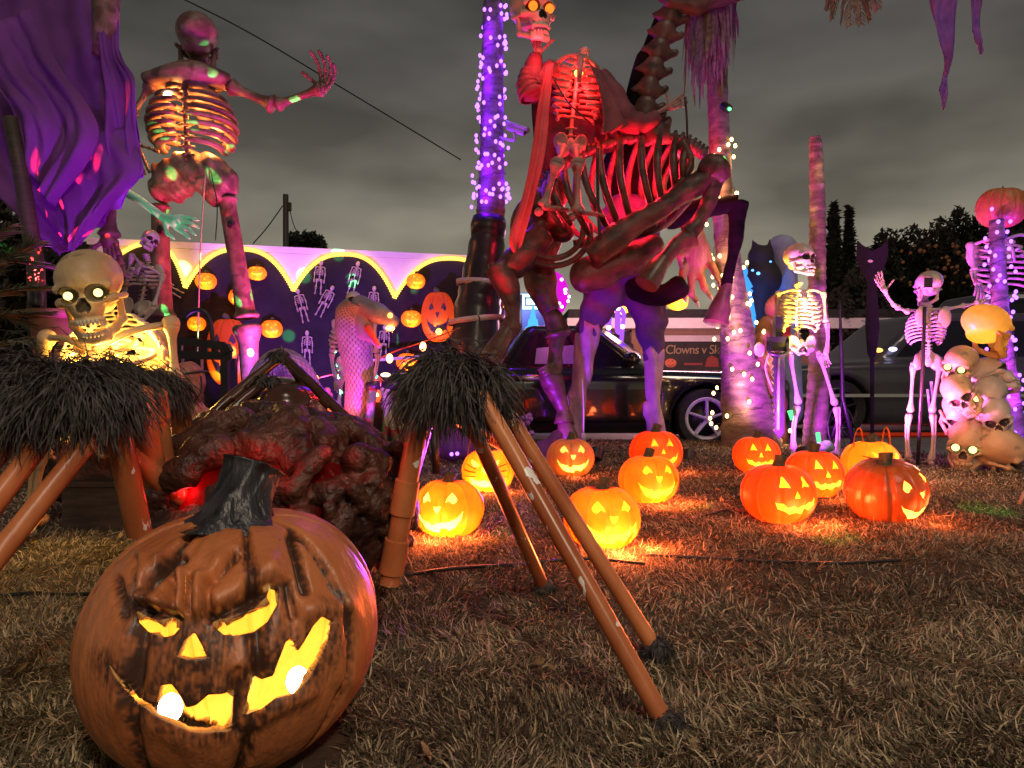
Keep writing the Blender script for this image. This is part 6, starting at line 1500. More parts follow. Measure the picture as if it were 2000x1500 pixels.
for x0, x1, y0, y1, yt in arches:
    xs = np.linspace(x0, x1, 33); u = np.linspace(-1, 1, 33)
    top = yt + (y0 * (1 - (u + 1) / 2) + y1 * (u + 1) / 2 - yt) * np.abs(u) ** 2.6
    pts = [onwall(x, y, .02) for x, y in zip(xs, top)]; rope_pts.append([onwall(x, y, .045) for x, y in zip(xs, top)])
    a_, c_ = pts[0] * A(1, 1, 0), pts[-1] * A(1, 1, 0)
    b = MB(); prism(b, ([c_ + A(0, 0, -.1)] + pts[::-1] + [a_ + A(0, 0, -.1)]), -WN * .018); part(bd, 'arch_panel', b, M['black_cloth'], smooth=False)
rl = thing('rope_light', 'yellow rope light edging the arches of the black backdrop', 'rope light', WA + A(0, 0, 1.6))
M['rope'] = emit('yellow_rope_led', (1.0, .58, .07), 2.6)
for pts in rope_pts:
    p = spline(pts, 150); b = MB(); tube(b, p, .020 + .007 * np.cos(np.arange(150) * math.pi), 6); part(rl, 'rope', b, M['rope'])
    for k in (20, 50, 75, 100, 130): lamp('rope_glow', p[k] + WN * .10, (1.0, .50, .08), .16, .03, rl)
# pumpkins hung on the backdrop
SH['wall'] = shellmat('bright_orange_foam', (.70, .13, .02), (.80, .19, .03), (1.0, .28, .03), .5)
for k, (x_, y_, w_, kd, lb, fl_) in enumerate(((402, 549, 40, 'B', 'orange wall pumpkin under the second arch cusp', .9), (502, 532, 37, 'B', 'orange wall pumpkin to the right of the giant shin', .8), (464, 581, 34, 'C', 'orange wall pumpkin half hidden by the giant shin', 1.0), (384, 632, 34, 'C', 'orange wall pumpkin seen through the iron chair arch', .9), (531, 643, 41, 'A', 'square jawed orange wall pumpkin lit from inside', .95), (812, 549, 37, 'B', 'orange wall pumpkin without a light below the right arch', .9), (803, 622, 40, 'C', 'square carved wall pumpkin right of the cobra head', .9), (795, 706, 42, 'B', 'small lit wall pumpkin low beside the furry knee', .9))):
    c_ = onwall(x_, y_, .12); dd = pix(c_)[2]; w = m2(w_, dd)
    r_ = jack(0, 0, 0, kd, 'wall', lb, yaw=math.atan2(WN[1], WN[0]) + math.pi / 2, watts=.55, loc=c_ - A(0, 0, w * .42), w=w, group='pumpkins hung on the black backdrop', flat=fl_, seed=20 + k % 3, name='hanging_pumpkin')
def flatpump(name, label, x_, y_, wpx, hpx, off, eyes=True):
    c_ = onwall(x_, y_, off); dd = pix(c_)[2]; root = thing(name, label, 'pumpkin', c_ - A(0, 0, m2(hpx, dd) / 2))
    w, h = m2(wpx, dd) / 2, m2(hpx, dd) / 2; m_ = jack_mesh('A', 31, ngroove=8, flat=1.0)
    for nm, mb_ in [('shell', m_[0])] + m_[1]:
        V = np.concatenate(mb_.v); V = (V - A(0, 0, .42)) * A(w * 2, w * 1.1, h * 2.25); mb_.v = [V + c_]
        part(root, nm, mb_, SH['wall'] if nm == 'shell' else M['socket'])
    lamp('inner_light', c_ - A(0, .05, h * .4), (1, .55, .15), 1.6, .03, root)
    b = MB(); ball(b, c_ + A(w * .1, -w * .62, -h * .55), .035, 10, 7); part(root, 'bulb', b, emit('amber_bulb_%d' % int(x_), (1, .55, .08), 5.0))
    b = MB(); tube(b, spline([c_ + A(0, 0, h * .85), c_ + A(-.01, 0, h * 1.08), c_ + A(-.05, 0, h * 1.15)], 6), .03, 8); part(root, 'stem', b, M['stem']); return root
flatpump('tall_pumpkin', 'tall narrow orange pumpkin with triangle eyes beside the black wrapped palm', 856, 622, 66, 98, .35)
flatpump('large_pumpkin', 'large orange pumpkin lantern behind the iron chair', 446, 692, 84, 132, .5)
# small plastic skeletons pinned on the backdrop: one mesh copied
def mini():
    b = MB(); ball(b, (0, 0, .455), (.030, .03, .042), 10, 8); tube(b, [(0, 0, .42), (0, 0, .22)], .011, 6)
    for p in rib_paths(A(0, 0, .385), A(0, 0, .28), A(1, 0, 0), A(0, -1, 0), .050, .030, 5, .2): tube(b, p, .0065, 5)
    for s in (-1, 1):
        tube(b, [(0, -.01, .40), (.062 * s, 0, .395)], .008, 5); bone(b, (.062 * s, 0, .395), (.075 * s, 0, .29), .0075, 6); bone(b, (.075 * s, 0, .285), (.07 * s, -.02, .19), .007, 6); ball(b, (.07 * s, -.02, .175), (.012, .008, .02), 6, 5)
        ball(b, (.024 * s, 0, .20), (.026, .016, .024), 8, 6); bone(b, (.032 * s, 0, .185), (.036 * s, -.01, .09), .010, 6); bone(b, (.036 * s, -.01, .085), (.040 * s, 0, 0), .009, 6); ball(b, (.042 * s, -.02, -.008), (.012, .03, .010), 6, 5)
    return b
mm_ = mini().mesh('small_skeleton', M['bone_pale'])
for (x_, y_, rl_, lb) in ((624, 542, 6, 'small skeleton pinned top left under the middle arch'), (692, 543, 14, 'small skeleton pinned top right under the middle arch'), (589, 597, -14, 'small skeleton leaning outward below the arch cusp'), (636, 588, 26, 'small skeleton tilted steeply left of the cobra'), (729, 592, 4, 'small skeleton half hidden behind the cobra hood'), (600, 679, 0, 'small upright skeleton low on the backdrop above the red bulb'), (750, 668, 3, 'small skeleton hanging below the cobra jaw'), (325, 560, -60, 'small skeleton hand and arm pinned beside the giant thigh')):
    c_ = onwall(x_, y_, .06); dd = pix(c_)[2]; o = link(bpy.data.objects.new('small_skeleton', mm_)); s_ = m2(66, dd) / .5
    o.scale = (s_,) * 3; yaw = math.atan2(WN[1], WN[0]) + math.pi / 2; R = rotz(yaw) @ roty(math.radians(rl_)); c0 = c_ - R @ A(0, 0, .24 * s_)
    o.matrix_world = Matrix.Translation(Vector(c0)) @ Matrix(R).to_4x4() @ Matrix.Scale(s_, 4)
    o['label'] = lb; o['category'] = 'skeleton'; o['group'] = 'small skeletons pinned on the backdrop'
# shelf and string of red bulbs
b = MB(); bar(b, Q(690, 707, 7.6), Q(900, 690, 7.9), .05, .03); whole('rail', 'pale pink rail running behind the cobra', 'rail', b, M['bone_pale'], smooth=False)
rb = thing('red_bulb_string', 'string of large red bulbs sagging past the cobra', 'string lights', Q(825, 680, 6.0))
b = MB(); tube(b, spline([Q(560, 800, 6.0), Q(615, 742, 6.0), Q(700, 722, 6.0), Q(762, 690, 6.0), Q(826, 668, 6.0), Q(900, 640, 6.0)], 40), .006, 5); part(rb, 'wire', b, mat('red_cord', (.35, .08, .05), rough=.6))
for x_, y_ in ((616, 741), (761, 700), (826, 677)):
    b = MB(); ball(b, Q(x_, y_, 5.97), (.028, .028, .040), 12, 8); part(rb, 'bulb', b, emit('hot_red_bulb_%d' % x_, (1.0, .35, .12), 7.0)); lamp('bulb_glow', Q(x_, y_, 5.85), (1.0, .05, .03), 2.2, .03, rb)
# ------------------------------------------------------------------ house across the driveway
M['stucco'] = mat('peach_stucco', (.42, .26, .19), (.50, .32, .24), rough=.9, scale=3, bump=.3, bscale=60)
M['trim'] = mat('white_trim', (.66, .60, .62), (.74, .68, .70), rough=.6, scale=4)
M['roof'] = mat('dark_roof_tar', (.02, .02, .022), (.035, .033, .035), rough=.9, scale=9)
DH = 20.0
hs_ = thing('garage_house', 'low peach house with white garage door across the driveway', 'house', Q(1300, 731, DH) * A(1, 1, 0))
def hbox(x0, x1, y0, y1, d, dep):
    a_, c_ = Q(x0, y1, d), Q(x1, y0, d); b = MB(); box(b, ((a_[0] + c_[0]) / 2, d + dep / 2, (a_[2] + c_[2]) / 2), (c_[0] - a_[0], dep, c_[2] - a_[2])); return b
part(hs_, 'wall', hbox(1130, 1900, 628, 800, DH + .3, 6), M['stucco'], smooth=False)
part(hs_, 'roof', hbox(1110, 1920, 604, 622, DH - .9, 7.4), M['roof'], smooth=False)
part(hs_, 'fascia', hbox(1108, 1922, 621, 641, DH - 1.0, .5), M['trim'], smooth=False)
part(hs_, 'lintel', hbox(1262, 1560, 655, 667, DH - .05, .34), M['trim'], smooth=False)
part(hs_, 'pillar', hbox(1234, 1262, 641, 800, DH - .2, .5), mat('tan_pillar', (.33, .19, .11), (.40, .24, .15), rough=.9, scale=4), smooth=False)
for r_ in range(4):
    for c_ in range(7):
        x0 = 1264 + c_ * 42; y0 = 668 + r_ * 27; part(hs_, 'door_panel', hbox(x0, x0 + 40.6, y0, y0 + 26, DH + .12 + .01 * (c_ % 2), .12), M['trim'], smooth=False)
part(hs_, 'porch_beam', hbox(1130, 1236, 650, 670, DH - .1, .3), M['trim'], smooth=False)
part(hs_, 'porch_shade_panel', hbox(1130, 1234, 671, 800, DH + .05, .2), M['black_cloth'], smooth=False)  # black panel stands for the shade inside the porch
lamp('porch_light', Q(1330, 640, DH - 5), (1.0, .45, .55), 560, .9, hs_); lamp('porch_light', Q(1190, 690, DH - 4), (1.0, .5, .4), 120, .2, hs_)
bn = thing('party_banner', 'dark banner with gold lettering and an orange pumpkin on the garage door', 'banner', Q(1362, 722, DH))
part(bn, 'cloth', hbox(1294, 1445, 667, 723, DH - .10, .03), mat('charcoal_banner', (.022, .022, .022), (.035, .032, .03), rough=.8, scale=3), smooth=False)
def text(parent, s, px, py, hpx, d, m_, name='lettering', shear=0, sx=1.0):
    cu = bpy.data.curves.new(name, 'FONT'); cu.body = s; cu.size = m2(hpx, d); cu.extrude = .008; cu.shear = shear; cu.space_character = .92
    t_ = link(bpy.data.objects.new(name, cu)); me = bpy.data.meshes.new_from_object(t_.evaluated_get(bpy.context.evaluated_depsgraph_get())); bpy.data.objects.remove(t_); bpy.data.curves.remove(cu)
    me.materials.clear(); me.materials.append(m_)
    o = link(bpy.data.objects.new(name, me)); o.parent = parent; o.location = tuple(Q(px, py, d) - base(parent)); o.rotation_euler = (math.pi / 2, 0, 0); o.scale = (sx, 1, 1); return o
M['gold'] = mat('dull_gold_print', (.34, .26, .13), rough=.6); M['orange_print'] = mat('orange_print', (.60, .16, .07), rough=.7); M['red_print'] = mat('dull_red_print', (.28, .05, .04), rough=.7)
text(bn, 'Clowns v Skel', 1299, 691, 25, DH - .115, M['gold'], shear=.08, sx=.92)
b = MB(); c_ = Q(1310, 709, DH - .12); ball(b, c_, (.165, .02, .125), 20, 10); o_ = part(bn, 'pumpkin_print', b, M['orange_print'])
b = MB()
for x_, y_, r_ in ((1305.5, 705, .018), (1313.5, 705, .018), (1309.5, 709, .012)): ball(b, Q(x_, y_, DH - .142), (r_, .008, r_), 8, 6)
tube(b, [Q(1304, 712, DH - .14), Q(1310, 715.5, DH - .142), Q(1315, 712, DH - .14)], .009, 5); part(bn, 'pumpkin_face', b, M['socket'])
b = MB(); box(b, Q(1354, 711, DH - .12), (.52, .01, .06)); part(bn, 'print_strip', b, M['red_print'], smooth=False); 
b = MB(); prism(b, [Q(x, y, DH - .118) for x, y in ((1377, 716), (1381, 700), (1390, 694), (1402, 700), (1404, 717))][::-1], A(0, .01, 0)); part(bn, 'print_strip', b, M['red_print'], smooth=False)
for x_, y_, w_, lb, sd in ((1323, 598, 42, 'orange jack-o-lantern standing on the house roof edge', 21), (1213, 606, 34, 'orange jack-o-lantern on the roof behind the violet light strips', 22)):
    p = Q(x_, y_ + 8, 17.8); jack(0, 0, 0, 'B', 'wall', lb, watts=2.6, loc=p, w=m2(w_, 17.8), group='jack-o-lanterns on the house roof', seed=sd, flat=1.0, name='roof_pumpkin')
sf = thing('striped_figure', 'orange and black striped figure in the porch opening', 'clown decoration', Q(1200, 745, 18.6) * A(1, 1, 0))
M['orange_cloth'] = mat('orange_cloth', (.55, .13, .04), (.65, .18, .06), rough=.8, scale=6)
for k in range(9):
    a0 = -1.25 + k * .278; b = MB(); V = []
    for z, r_ in ((Q(0, 735, 18.6)[2], .5), (Q(0, 705, 18.6)[2], .45), (Q(0, 685, 18.6)[2], .28)):
        for a_ in (a0, a0 + .139, a0 + .274): V.append(Q(1197, 731, 18.6) * A(1, 1, 0) + A(r_ * math.sin(a_), -r_ * math.cos(a_), z))
    b.add(V, [(0, 1, 4, 3), (1, 2, 5, 4), (3, 4, 7, 6), (4, 5, 8, 7)]); o_ = part(sf, 'stripe', b, M['orange_cloth'] if k % 2 else M['black_cloth']); solidify(o_, .02)
b = MB(); ball(b, Q(1192, 678, 18.6), (.26, .25, .22), 14, 10); part(sf, 'head', b, mat('violet_grey', (.12, .09, .14), rough=.8)); b = MB(); tube(b, [Q(1170, 664, 18.6), Q(1230, 660, 18.6)], [.10, .2], 10); part(sf, 'hat', b, M['black_cloth'])
b = MB(); tube(b, [Q(1228, 672, 18.5), Q(1226, 735, 18.5)], [.12, .18], 10); part(sf, 'sleeve', b, M['black_cloth'])
# ------------------------------------------------------------------ vehicles
M['car_black'] = mat('glossy_black_paint', (.008, .007, .012), (.012, .010, .018), rough=.17, scale=3, coat=1.0)
M['car_grey'] = mat('dull_grey_paint', (.05, .046, .058), (.07, .065, .078), rough=.28, scale=3, coat=.4)
M['glass'] = mat('dark_car_glass', (.012, .012, .018), rough=.06, coat=.5)
M['glass_lit_paint'] = mat('painted_reflection_glass', (.30, .30, .34), (.42, .42, .46), rough=.15, scale=3)  # pale base colour stands for light reflected in the car glass
M['tyre'] = mat('tyre_rubber', (.012, .012, .012), (.025, .025, .025), rough=.8, scale=20)
M['alloy'] = mat('white_alloy', (.62, .60, .62), (.70, .68, .70), rough=.35, scale=4)
M['chrome'] = mat('chrome_strip', (.6, .6, .6), rough=.25, metal=.8)
def wheel(root, c, R, alloy='alloy'):
    b = MB(); prof = [(R * .66, -.09), (R * .92, -.10), (R * .99, -.06), (R, 0), (R * .99, .06), (R * .92, .10), (R * .66, .09), (R * .66, -.09)]
    lathe(b, prof, 36, c, A(0, 1, 0), cap=False); t_ = part(root, 'wheel', b, M['tyre'], sharp=50)
    b = MB(); lathe(b, [(R * .58, .02), (R * .60, -.085), (R * .68, -.10), (R * .72, -.09), (R * .68, -.06), (R * .64, .02)], 36, c, A(0, 1, 0), cap=False)
    for k in range(5):
        a_ = k * 2 * math.pi / 5 + .3; dr = A(math.cos(a_), 0, math.sin(a_)); tube(b, [c + A(0, -.075, 0), c + A(0, -.09, 0) + dr * R * .25, c + A(0, -.085, 0) + dr * R * .62], [R * .22, R * .15, R * .12], 10, flat=.35)
    lathe(b, [(.001, -.10), (R * .14, -.10), (R * .18, -.08), (R * .18, -.04)], 20, c, A(0, 1, 0)); part(t_, 'rim', b, M[alloy], sharp=40)
    b = MB(); lathe(b, [(.001, -.02), (R * .6, -.02), (R * .6, .03), (.001, .03)], 24, c, A(0, 1, 0)); part(t_, 'brake_disc', b, M['black'])
    b = MB()
    for k in range(5):
        a_ = k * 2 * math.pi / 5 + .93; ball(b, c + A(.10 * R * 1.9 * math.cos(a_), -.105, .10 * R * 1.9 * math.sin(a_)), (.02, .012, .02), 8, 6)
    part(t_, 'wheel_nut', b, M['black'])
def car(name, label, org, L, Wd, Hb, cab, wb, R, paint, flip=1, hood=.10, extra=None):
    root = thing(name, label, 'car', org, None); o = np.asarray(org, float); hw = Wd / 2
    def f(P):
        x, y, z = (P[0] - o[0]) * flip, P[1] - o[1], P[2] - o[2]; p = (x, y, z)
        d = s_box(p, (0, 0, Hb * .5 + .10), (L / 2, hw, Hb * .5 - .04), .14)
        top = z - (Hb + .08 - hood * np.clip((x - L * .12) / (L * .38), 0, 1.2) ** 1.8 - .05 * np.clip((-x - L * .3) / (L * .2), 0, 1.2) ** 2)
        d = smax(d, top, .08)
        c = None
        for (x0, z0), (x1, z1) in zip(cab, cab[1:] + cab[:1]):
            nx, nz = z1 - z0, -(x1 - x0); ln = math.hypot(nx, nz); q = ((x - x0) * nx + (z - z0) * nz) / ln; c = q if c is None else smax(c, q, .07)
        c = smax(c, np.abs(y) - (hw - .10 - .28 * (z - Hb)), .07); d = smin(d, c, .05)
        for wx in wb:
            w_ = np.sqrt((x - wx) ** 2 + (z - R) ** 2) - R * 1.13; d = smax(d, -smax(w_, .45 * hw - np.abs(y), .03), .02)
        return d
    V_, F_ = iso(f, o - A(L / 2 + .1, hw + .1, .05), o + A(L / 2 + .1, hw + .1, max(z for _, z in cab) + .12), .035)
    b = MB(); b.add(V_, F_); part(root, 'body', b, paint)
    for wx in wb:
        for s in (-1, 1): wheel(root, o + A(wx * flip, s * (hw - .10), R), R, 'alloy' if name == 'black_roadster' else 'black')
    return root, (lambda x, y, z: o + A(x * flip, y, z)), hw
c1, X1, hw1 = car('black_roadster', 'black hard-top roadster with white five spoke wheel behind the horse', A(.72, 7.62, -.135), 3.95, 1.68, .70, [(-.95, .66), (.66, .70), (.06, 1.20), (-.58, 1.20)], (1.14, -1.14), .29, M['car_black'])
def pane(root, X, hw, Hb, pts, m_, name='side_window', off=.006):
    b = MB(); P = [X(x, -(hw - .10 - .28 * (z - Hb)) - off, z) for x, z in pts]; b.add(P, [tuple(range(len(P)))]); o_ = part(root, name, b, m_, smooth=False); solidify(o_, .006); return o_
pane(c1, X1, hw1, .70, [(-.52, .80), (.46, .80), (.05, 1.12), (-.46, 1.12)], M['glass'])
pane(c1, X1, hw1, .70, [(-.50, .815), (-.05, .815), (-.06, .97), (-.12, 1.0), (-.48, .97)], M['glass_lit_paint'], off=.009, name='painted_window_light')  # pale pane over the dark glass, painted as if lit
b = MB(); tube(b, [X1(.60, -.66, .77), X1(.33, -.61, .98), X1(.10, -.57, 1.16)], .022, 8); part(c1, 'windscreen_frame', b, M['chrome'])
b = MB(); P = [X1(.68, -.60, .79), X1(.68, .60, .79), X1(.16, .48, 1.16), X1(.16, -.50, 1.16)]; P = [p + A(.03, 0, .02) for p in P]; b.add(P, [(0, 1, 2, 3)]); o_ = part(c1, 'windscreen', b, M['glass_lit_paint'], smooth=False); solidify(o_, .006)
b = MB(); ball(b, X1(.42, -.82, .86), (.09, .06, .065), 12, 8); part(c1, 'wing_mirror', b, M['car_black'])
b = MB(); ball(b, X1(-.52, -.845, .68), (.13, .015, .035), 12, 8); part(c1, 'door_handle', b, M['chrome'])
for x_ in (-.62, .62):
    b = MB(); tube(b, [X1(x_, -.842, .76), X1(x_ + .02, -.846, .45), X1(x_ + .04, -.83, .22)], .004, 5); part(c1, 'door_seam', b, M['black'])
b = MB(); ball(b, X1(1.72, -.70, .50), (.10, .06, .05), 12, 8); part(c1, 'side_marker', b, mat('amber_lens', (.6, .2, .03), rough=.2))
c2, X2, hw2 = car('grey_sedan', 'grey saloon car parked at the right with its nose behind the bare trunk', A(5.05, 8.8, -.135), 4.6, 1.8, .82, [(-2.0, .80), (1.0, .84), (.35, 1.42), (-1.35, 1.42)], (1.42, -1.40), .33, M['car_grey'], flip=-1, hood=.16)
pane(c2, X2, hw2, .82, [(-1.3, .92), (.72, .92), (.30, 1.32), (-1.15, 1.32)], M['glass'])
b = MB(); box(b, X2(.10, -.905, .62), (.16, .008, .16)); part(c2, 'fuel_flap', b, M['car_grey'], smooth=False)
for x_, y_, cc in ((1716, 684, (1.0, .45, .08)), (1744, 682, (.6, .6, 1.0))):
    b = MB(); ball(b, Q(x_, y_, 8.0), (.05, .02, .025), 10, 6); part(c2, 'marker_light', b, emit('marker_%d' % x_, cc, 3.0))
b = MB(); bar(b, X2(2.25, -.92, .48), X2(-2.2, -.92, .48), .012, .035); part(c2, 'trim_strip', b, M['chrome'], smooth=False)
c3, X3, hw3 = car('dark_van', 'dark boxy van with pale trim strips behind the skull pile', A(7.9, 10.6, -.135), 5.0, 1.9, .95, [(-2.4, .93), (1.6, .95), (1.15, 1.88), (-2.3, 1.9)], (1.55, -1.55), .36, mat('dark_blue_van_paint', (.02, .02, .028), (.03, .03, .04), rough=.3, scale=3, coat=.4), flip=-1, hood=.12)
pane(c3, X3, hw3, .95, [(-2.2, 1.1), (1.1, 1.1), (.95, 1.72), (-2.1, 1.75)], M['glass'])
for z_ in (1.02, 1.80, .60):
    b = MB(); bar(b, X3(1.9 if z_ < 1 else 1.15, -.965 if z_ < 1.05 else -.68, z_), X3(-2.3, -.965 if z_ < 1.05 else -.68, z_), .02, .05); part(c3, 'trim_strip', b, M['chrome'], smooth=False)
b = MB(); box(b, A(4.7, 8.2, -.11), (1.6, .3, .012)); whole('red_ground_glow', 'glowing strip painted as red light on the ground under the grey car', 'lamp', b, emit('painted_red_glow', (1, .06, .02), .22), smooth=False)  # emissive strip stands for red light on the ground, no lamp there
# ------------------------------------------------------------------ far things
pl = thing('utility_pole', 'dark utility pole standing above the white wall', 'utility pole', Q(560, 760, 42) * A(1, 1, 0))
b = MB(); tube(b, [Q(560, 900, 42), Q(558, 380, 42)], [.22, .16], 10); part(pl, 'pole', b, M['wood_dark'])
b = MB(); box(b, Q(566, 404, 42), (.16, .2, .5)); part(pl, 'bracket', b, M['wood_dark'], smooth=False)
b = MB(); tube(b, spline([Q(552, 402, 42), Q(522, 444, 42), Q(494, 476, 42)], 10), .035, 4); whole('power_cable', 'thin cable slanting down left from the utility pole', 'cable', b, M['wire'])
b = MB(); tube(b, spline([Q(566, 410, 42), Q(574, 440, 42), Q(590, 470, 42)], 10), .025, 4); whole('power_cable', 'short cable dropping right from the utility pole', 'cable', b, M['wire'])
b = MB(); tube(b, spline([Q(300, -30, 26), Q(480, 60, 27), Q(690, 185, 29), Q(900, 312, 32)], 40), .028, 4); whole('overhead_cable', 'long overhead cable slanting down across the night sky', 'cable', b, M['wire'])
M['far_leaf'] = mat('dark_foliage', (.008, .010, .006), (.030, .034, .016), rough=.8, scale=3)
def crown(mb, c, R, N, s, seed, f=None):
    rs = np.random.default_rng(seed); v = rs.normal(size=(N, 3)); v /= np.linalg.norm(v, axis=1)[:, None]
    lump = 1 + .25 * np.sin(v[:, 0] * 5 + seed) * np.sin(v[:, 2] * 6 + seed * 2) + .15 * np.sin(v[:, 0] * 13 + 1) 
    p = np.asarray(c, float) + v * np.asarray(R, float) * (rs.random(N) ** .35 * lump)[:, None]
    if f is not None: p = f(p, rs)
    a, b_ = rs.normal(size=(N, 3)), rs.normal(size=(N, 3)); a /= np.linalg.norm(a, axis=1)[:, None]; b_ /= np.linalg.norm(b_, axis=1)[:, None]; sz = s * rs.uniform(.5, 1.4, (N, 1))
    V = np.stack([p - a * sz, p + b_ * sz * .45, p + a * sz, p - b_ * sz * .45], 1); mb.add(V.reshape(-1, 3), np.arange(N * 4).reshape(-1, 4))
def bigtree(label, px, ptop, pbase, wpx, d, N, seed, kind='round', s=.28):
    top, bot = Q(px, ptop, d), Q(px, pbase, d); root = thing('tree', label, 'tree', bot * A(1, 1, 0), 'dark trees beyond the driveway' if d < 39 else None)
    b = MB(); tube(b, [bot * A(1, 1, 0), (bot * A(1, 1, 0) + top) / 2], [.28, .14], 8); part(root, 'trunk', b, M['wood_dark'])
    b = MB(); c = (top + Q(px, pbase, d)) / 2; R = A(m2(wpx, d) / 2, m2(wpx, d) / 2, (top[2] - bot[2]) / 2)
    if kind == 'cone':
        def f(p, rs): u = rs.random(len(p)) ** 1.3; a = rs.uniform(0, 6.28, len(p)); r = R[0] * (1 - u) ** .6 * (.8 + .3 * rs.random(len(p))); return np.stack([c[0] + r * np.cos(a), c[1] + r * np.sin(a), bot[2] + u * (top[2] - bot[2]) + rs.normal(0, .1, len(p))], 1)
        crown(b, c, R, N, s, seed, f)
        tube(b, [bot, bot * .4 + top * .6, top], [R[0] * .8, R[0] * .5, .05], 10)
    else:
        crown(b, c, R, N * 4, s * .42, seed); ball(b, c, R * .66, 14, 10)
    part(root, 'crown', b, M['far_leaf'], smooth=False, stuff=True)
for a_ in (('taller dark cypress left of its twin against the sky', 1628, 402, 720, 44, 30, 2600, 1, 'cone', .22), ('shorter narrow cypress beside its taller twin', 1657, 410, 720, 36, 30, 2200, 2, 'cone', .2),
           ('low dark bushy tree right of the cypresses', 1720, 468, 740, 120, 24, 4200, 3), ('broad dark tree behind the pink skeleton', 1815, 462, 745, 130, 23, 4600, 4), ('tall spiky dark tree left of the pumpkin head', 1868, 432, 745, 130, 22, 4600, 5), ('dark tree running out of the right edge', 1990, 405, 745, 190, 21, 5200, 6), ('dark shrub mass low behind the cat cut-out', 1660, 560, 760, 150, 20, 3600, 7)):
    bigtree(*a_)
hg = thing('tree_clump', 'clump of dark pointed treetops beside the utility pole', 'tree', Q(598, 500, 45) * A(1, 1, 0))
b = MB()
for k, (x_, y_) in enumerate(((574, 452), (584, 460), (594, 458), (604, 455), (614, 462), (624, 460))): crown(b, Q(x_, (y_ + 500) / 2, 45), (.42, .5, m2(500 - y_, 45) / 2 * 1.1), 420, .2, 60 + k)
part(hg, 'crown', b, M['far_leaf'], smooth=False); b = MB(); tube(b, [Q(598, 760, 45), Q(598, 480, 45)], .3, 8); part(hg, 'trunk', b, M['wood_dark'])
b = MB(); rs = np.random.default_rng(9)
orc = [Q(rs.uniform(1760, 1900), rs.uniform(475, 560), 19.5) for _ in range(46)]
for p in orc: ball(b, p, rs.uniform(.025, .06), 8, 6)
whole('oranges', 'scattered orange fruit glinting in the dark trees', 'fruit', b, mat('orange_fruit', (.20, .09, .025), rough=.6))['kind'] = 'stuff'
# blue-white lit panel and small display by the roadster
lp = thing('lit_display', 'icy blue lit display window above the roadster roof', 'display window', Q(1035, 640, 9.6) * A(1, 1, 0))
b = MB(); box(b, Q(1034, 589, 9.6), (.46, .05, .20)); part(lp, 'light_panel', b, emit('icy_panel', (.55, .88, 1.0), 2.6), smooth=False)
b = MB(); 
for z_ in (582, 597): box(b, Q(1038, z_, 9.55), (.17, .02, .02))
for x_ in (1026, 1050): box(b, Q(x_, 589, 9.55), (.02, .021, .12))
part(lp, 'sign_frame', b, M['black'], smooth=False)
b = MB(); box(b, Q(1036, 640, 9.75), (.80, .06, .95)); part(lp, 'back_board', b, mat('violet_board', (.16, .12, .34), (.22, .16, .42), rough=.5, scale=3), smooth=False)
b = MB(); bar(b, Q(1018, 575, 9.55), Q(1018, 660, 9.55), .03); bar(b, Q(1068, 575, 9.55), Q(1068, 660, 9.55), .03); part(lp, 'frame_post', b, M['black'], smooth=False)
b = MB(); lathe(b, [(.13, 0), (.10, .12), (.075, .12), (.06, .22), (.045, .22), (.01, .40)], 14, Q(1041, 656, 9.4)); whole('cone_tree', 'little blue glowing cone tree below the icy display', 'cone tree', b, emit('blue_cone', (.08, .45, 1.0), 1.1), sharp=40)
lamp('display_glow', Q(1036, 600, 9.2), (.3, .5, 1.0), 14, .1, lp)
ml = thing('magenta_light_ball', 'magenta ball covered with lights behind the violet thigh', 'light ball', Q(1082, 590, 8.6))
b = MB(); ball(b, Q(1080, 575, 8.6), (.19, .15, .28), 16, 12); part(ml, 'ball', b, emit('magenta_mesh', (.8, .01, .75), .8))
bm = MB(); ball(bm, (0, 0, 0), .020, 8, 6); me_ = bm.mesh('bulb', emit('pink_led', (1, .5, 1), 5.0)); rs = np.random.default_rng(3)
for k in range(26):
    v = unit(rs.normal(size=3) * A(1, .5, 1) - A(0, .8, 0)); o = link(bpy.data.objects.new('bulb', me_)); o.parent = ml; o.location = tuple(Q(1080, 575, 8.6) + v * A(.19, .15, .28) * 1.03 - base(ml))
vl = thing('light_up_skeleton', 'violet neon skeleton limbs hanging in front of the house', 'neon decoration', Q(1195, 560, 7.4))
M['neon_v'] = emit('violet_neon', (.30, .07, 1.0), 1.4)
for pts, r_ in ((([1168, 585], [1190, 590], [1189, 640]), .026), (([1192, 562], [1207, 577], [1206, 640], [1212, 650]), .030), (([1208, 600], [1218, 612], [1215, 650]), .022), (([1216, 640], [1212, 690], [1217, 698]), .022), (([1188, 640], [1191, 656]), .020)):
    b = MB(); tube(b, spline([Q(x, y, 7.4) for x, y in pts], 12), r_, 8); part(vl, 'limb', b, M['neon_v'])
for x_, y_ in ((1189, 584), (1207, 602), (1216, 638), (1189, 640)):
    b = MB(); ball(b, Q(x_, y_, 7.36), .024, 8, 6); part(vl, 'bulb', b, emit('violet_white_%d_%d' % (x_, y_), (.9, .6, 1), 7.0))

hd_ = thing('hedge', 'dark leafy hedge behind the draped figure at the left edge', 'hedge', A(-6.4, 8.6, 0))
b = MB(); crown(b, A(-6.6, 8.7, 1.3), A(2.3, .5, 1.5), 16000, .09, 71); box(b, A(-6.6, 8.9, 1.1), (4.2, .4, 2.2)); part(hd_, 'foliage', b, M['far_leaf'], smooth=False, stuff=True)
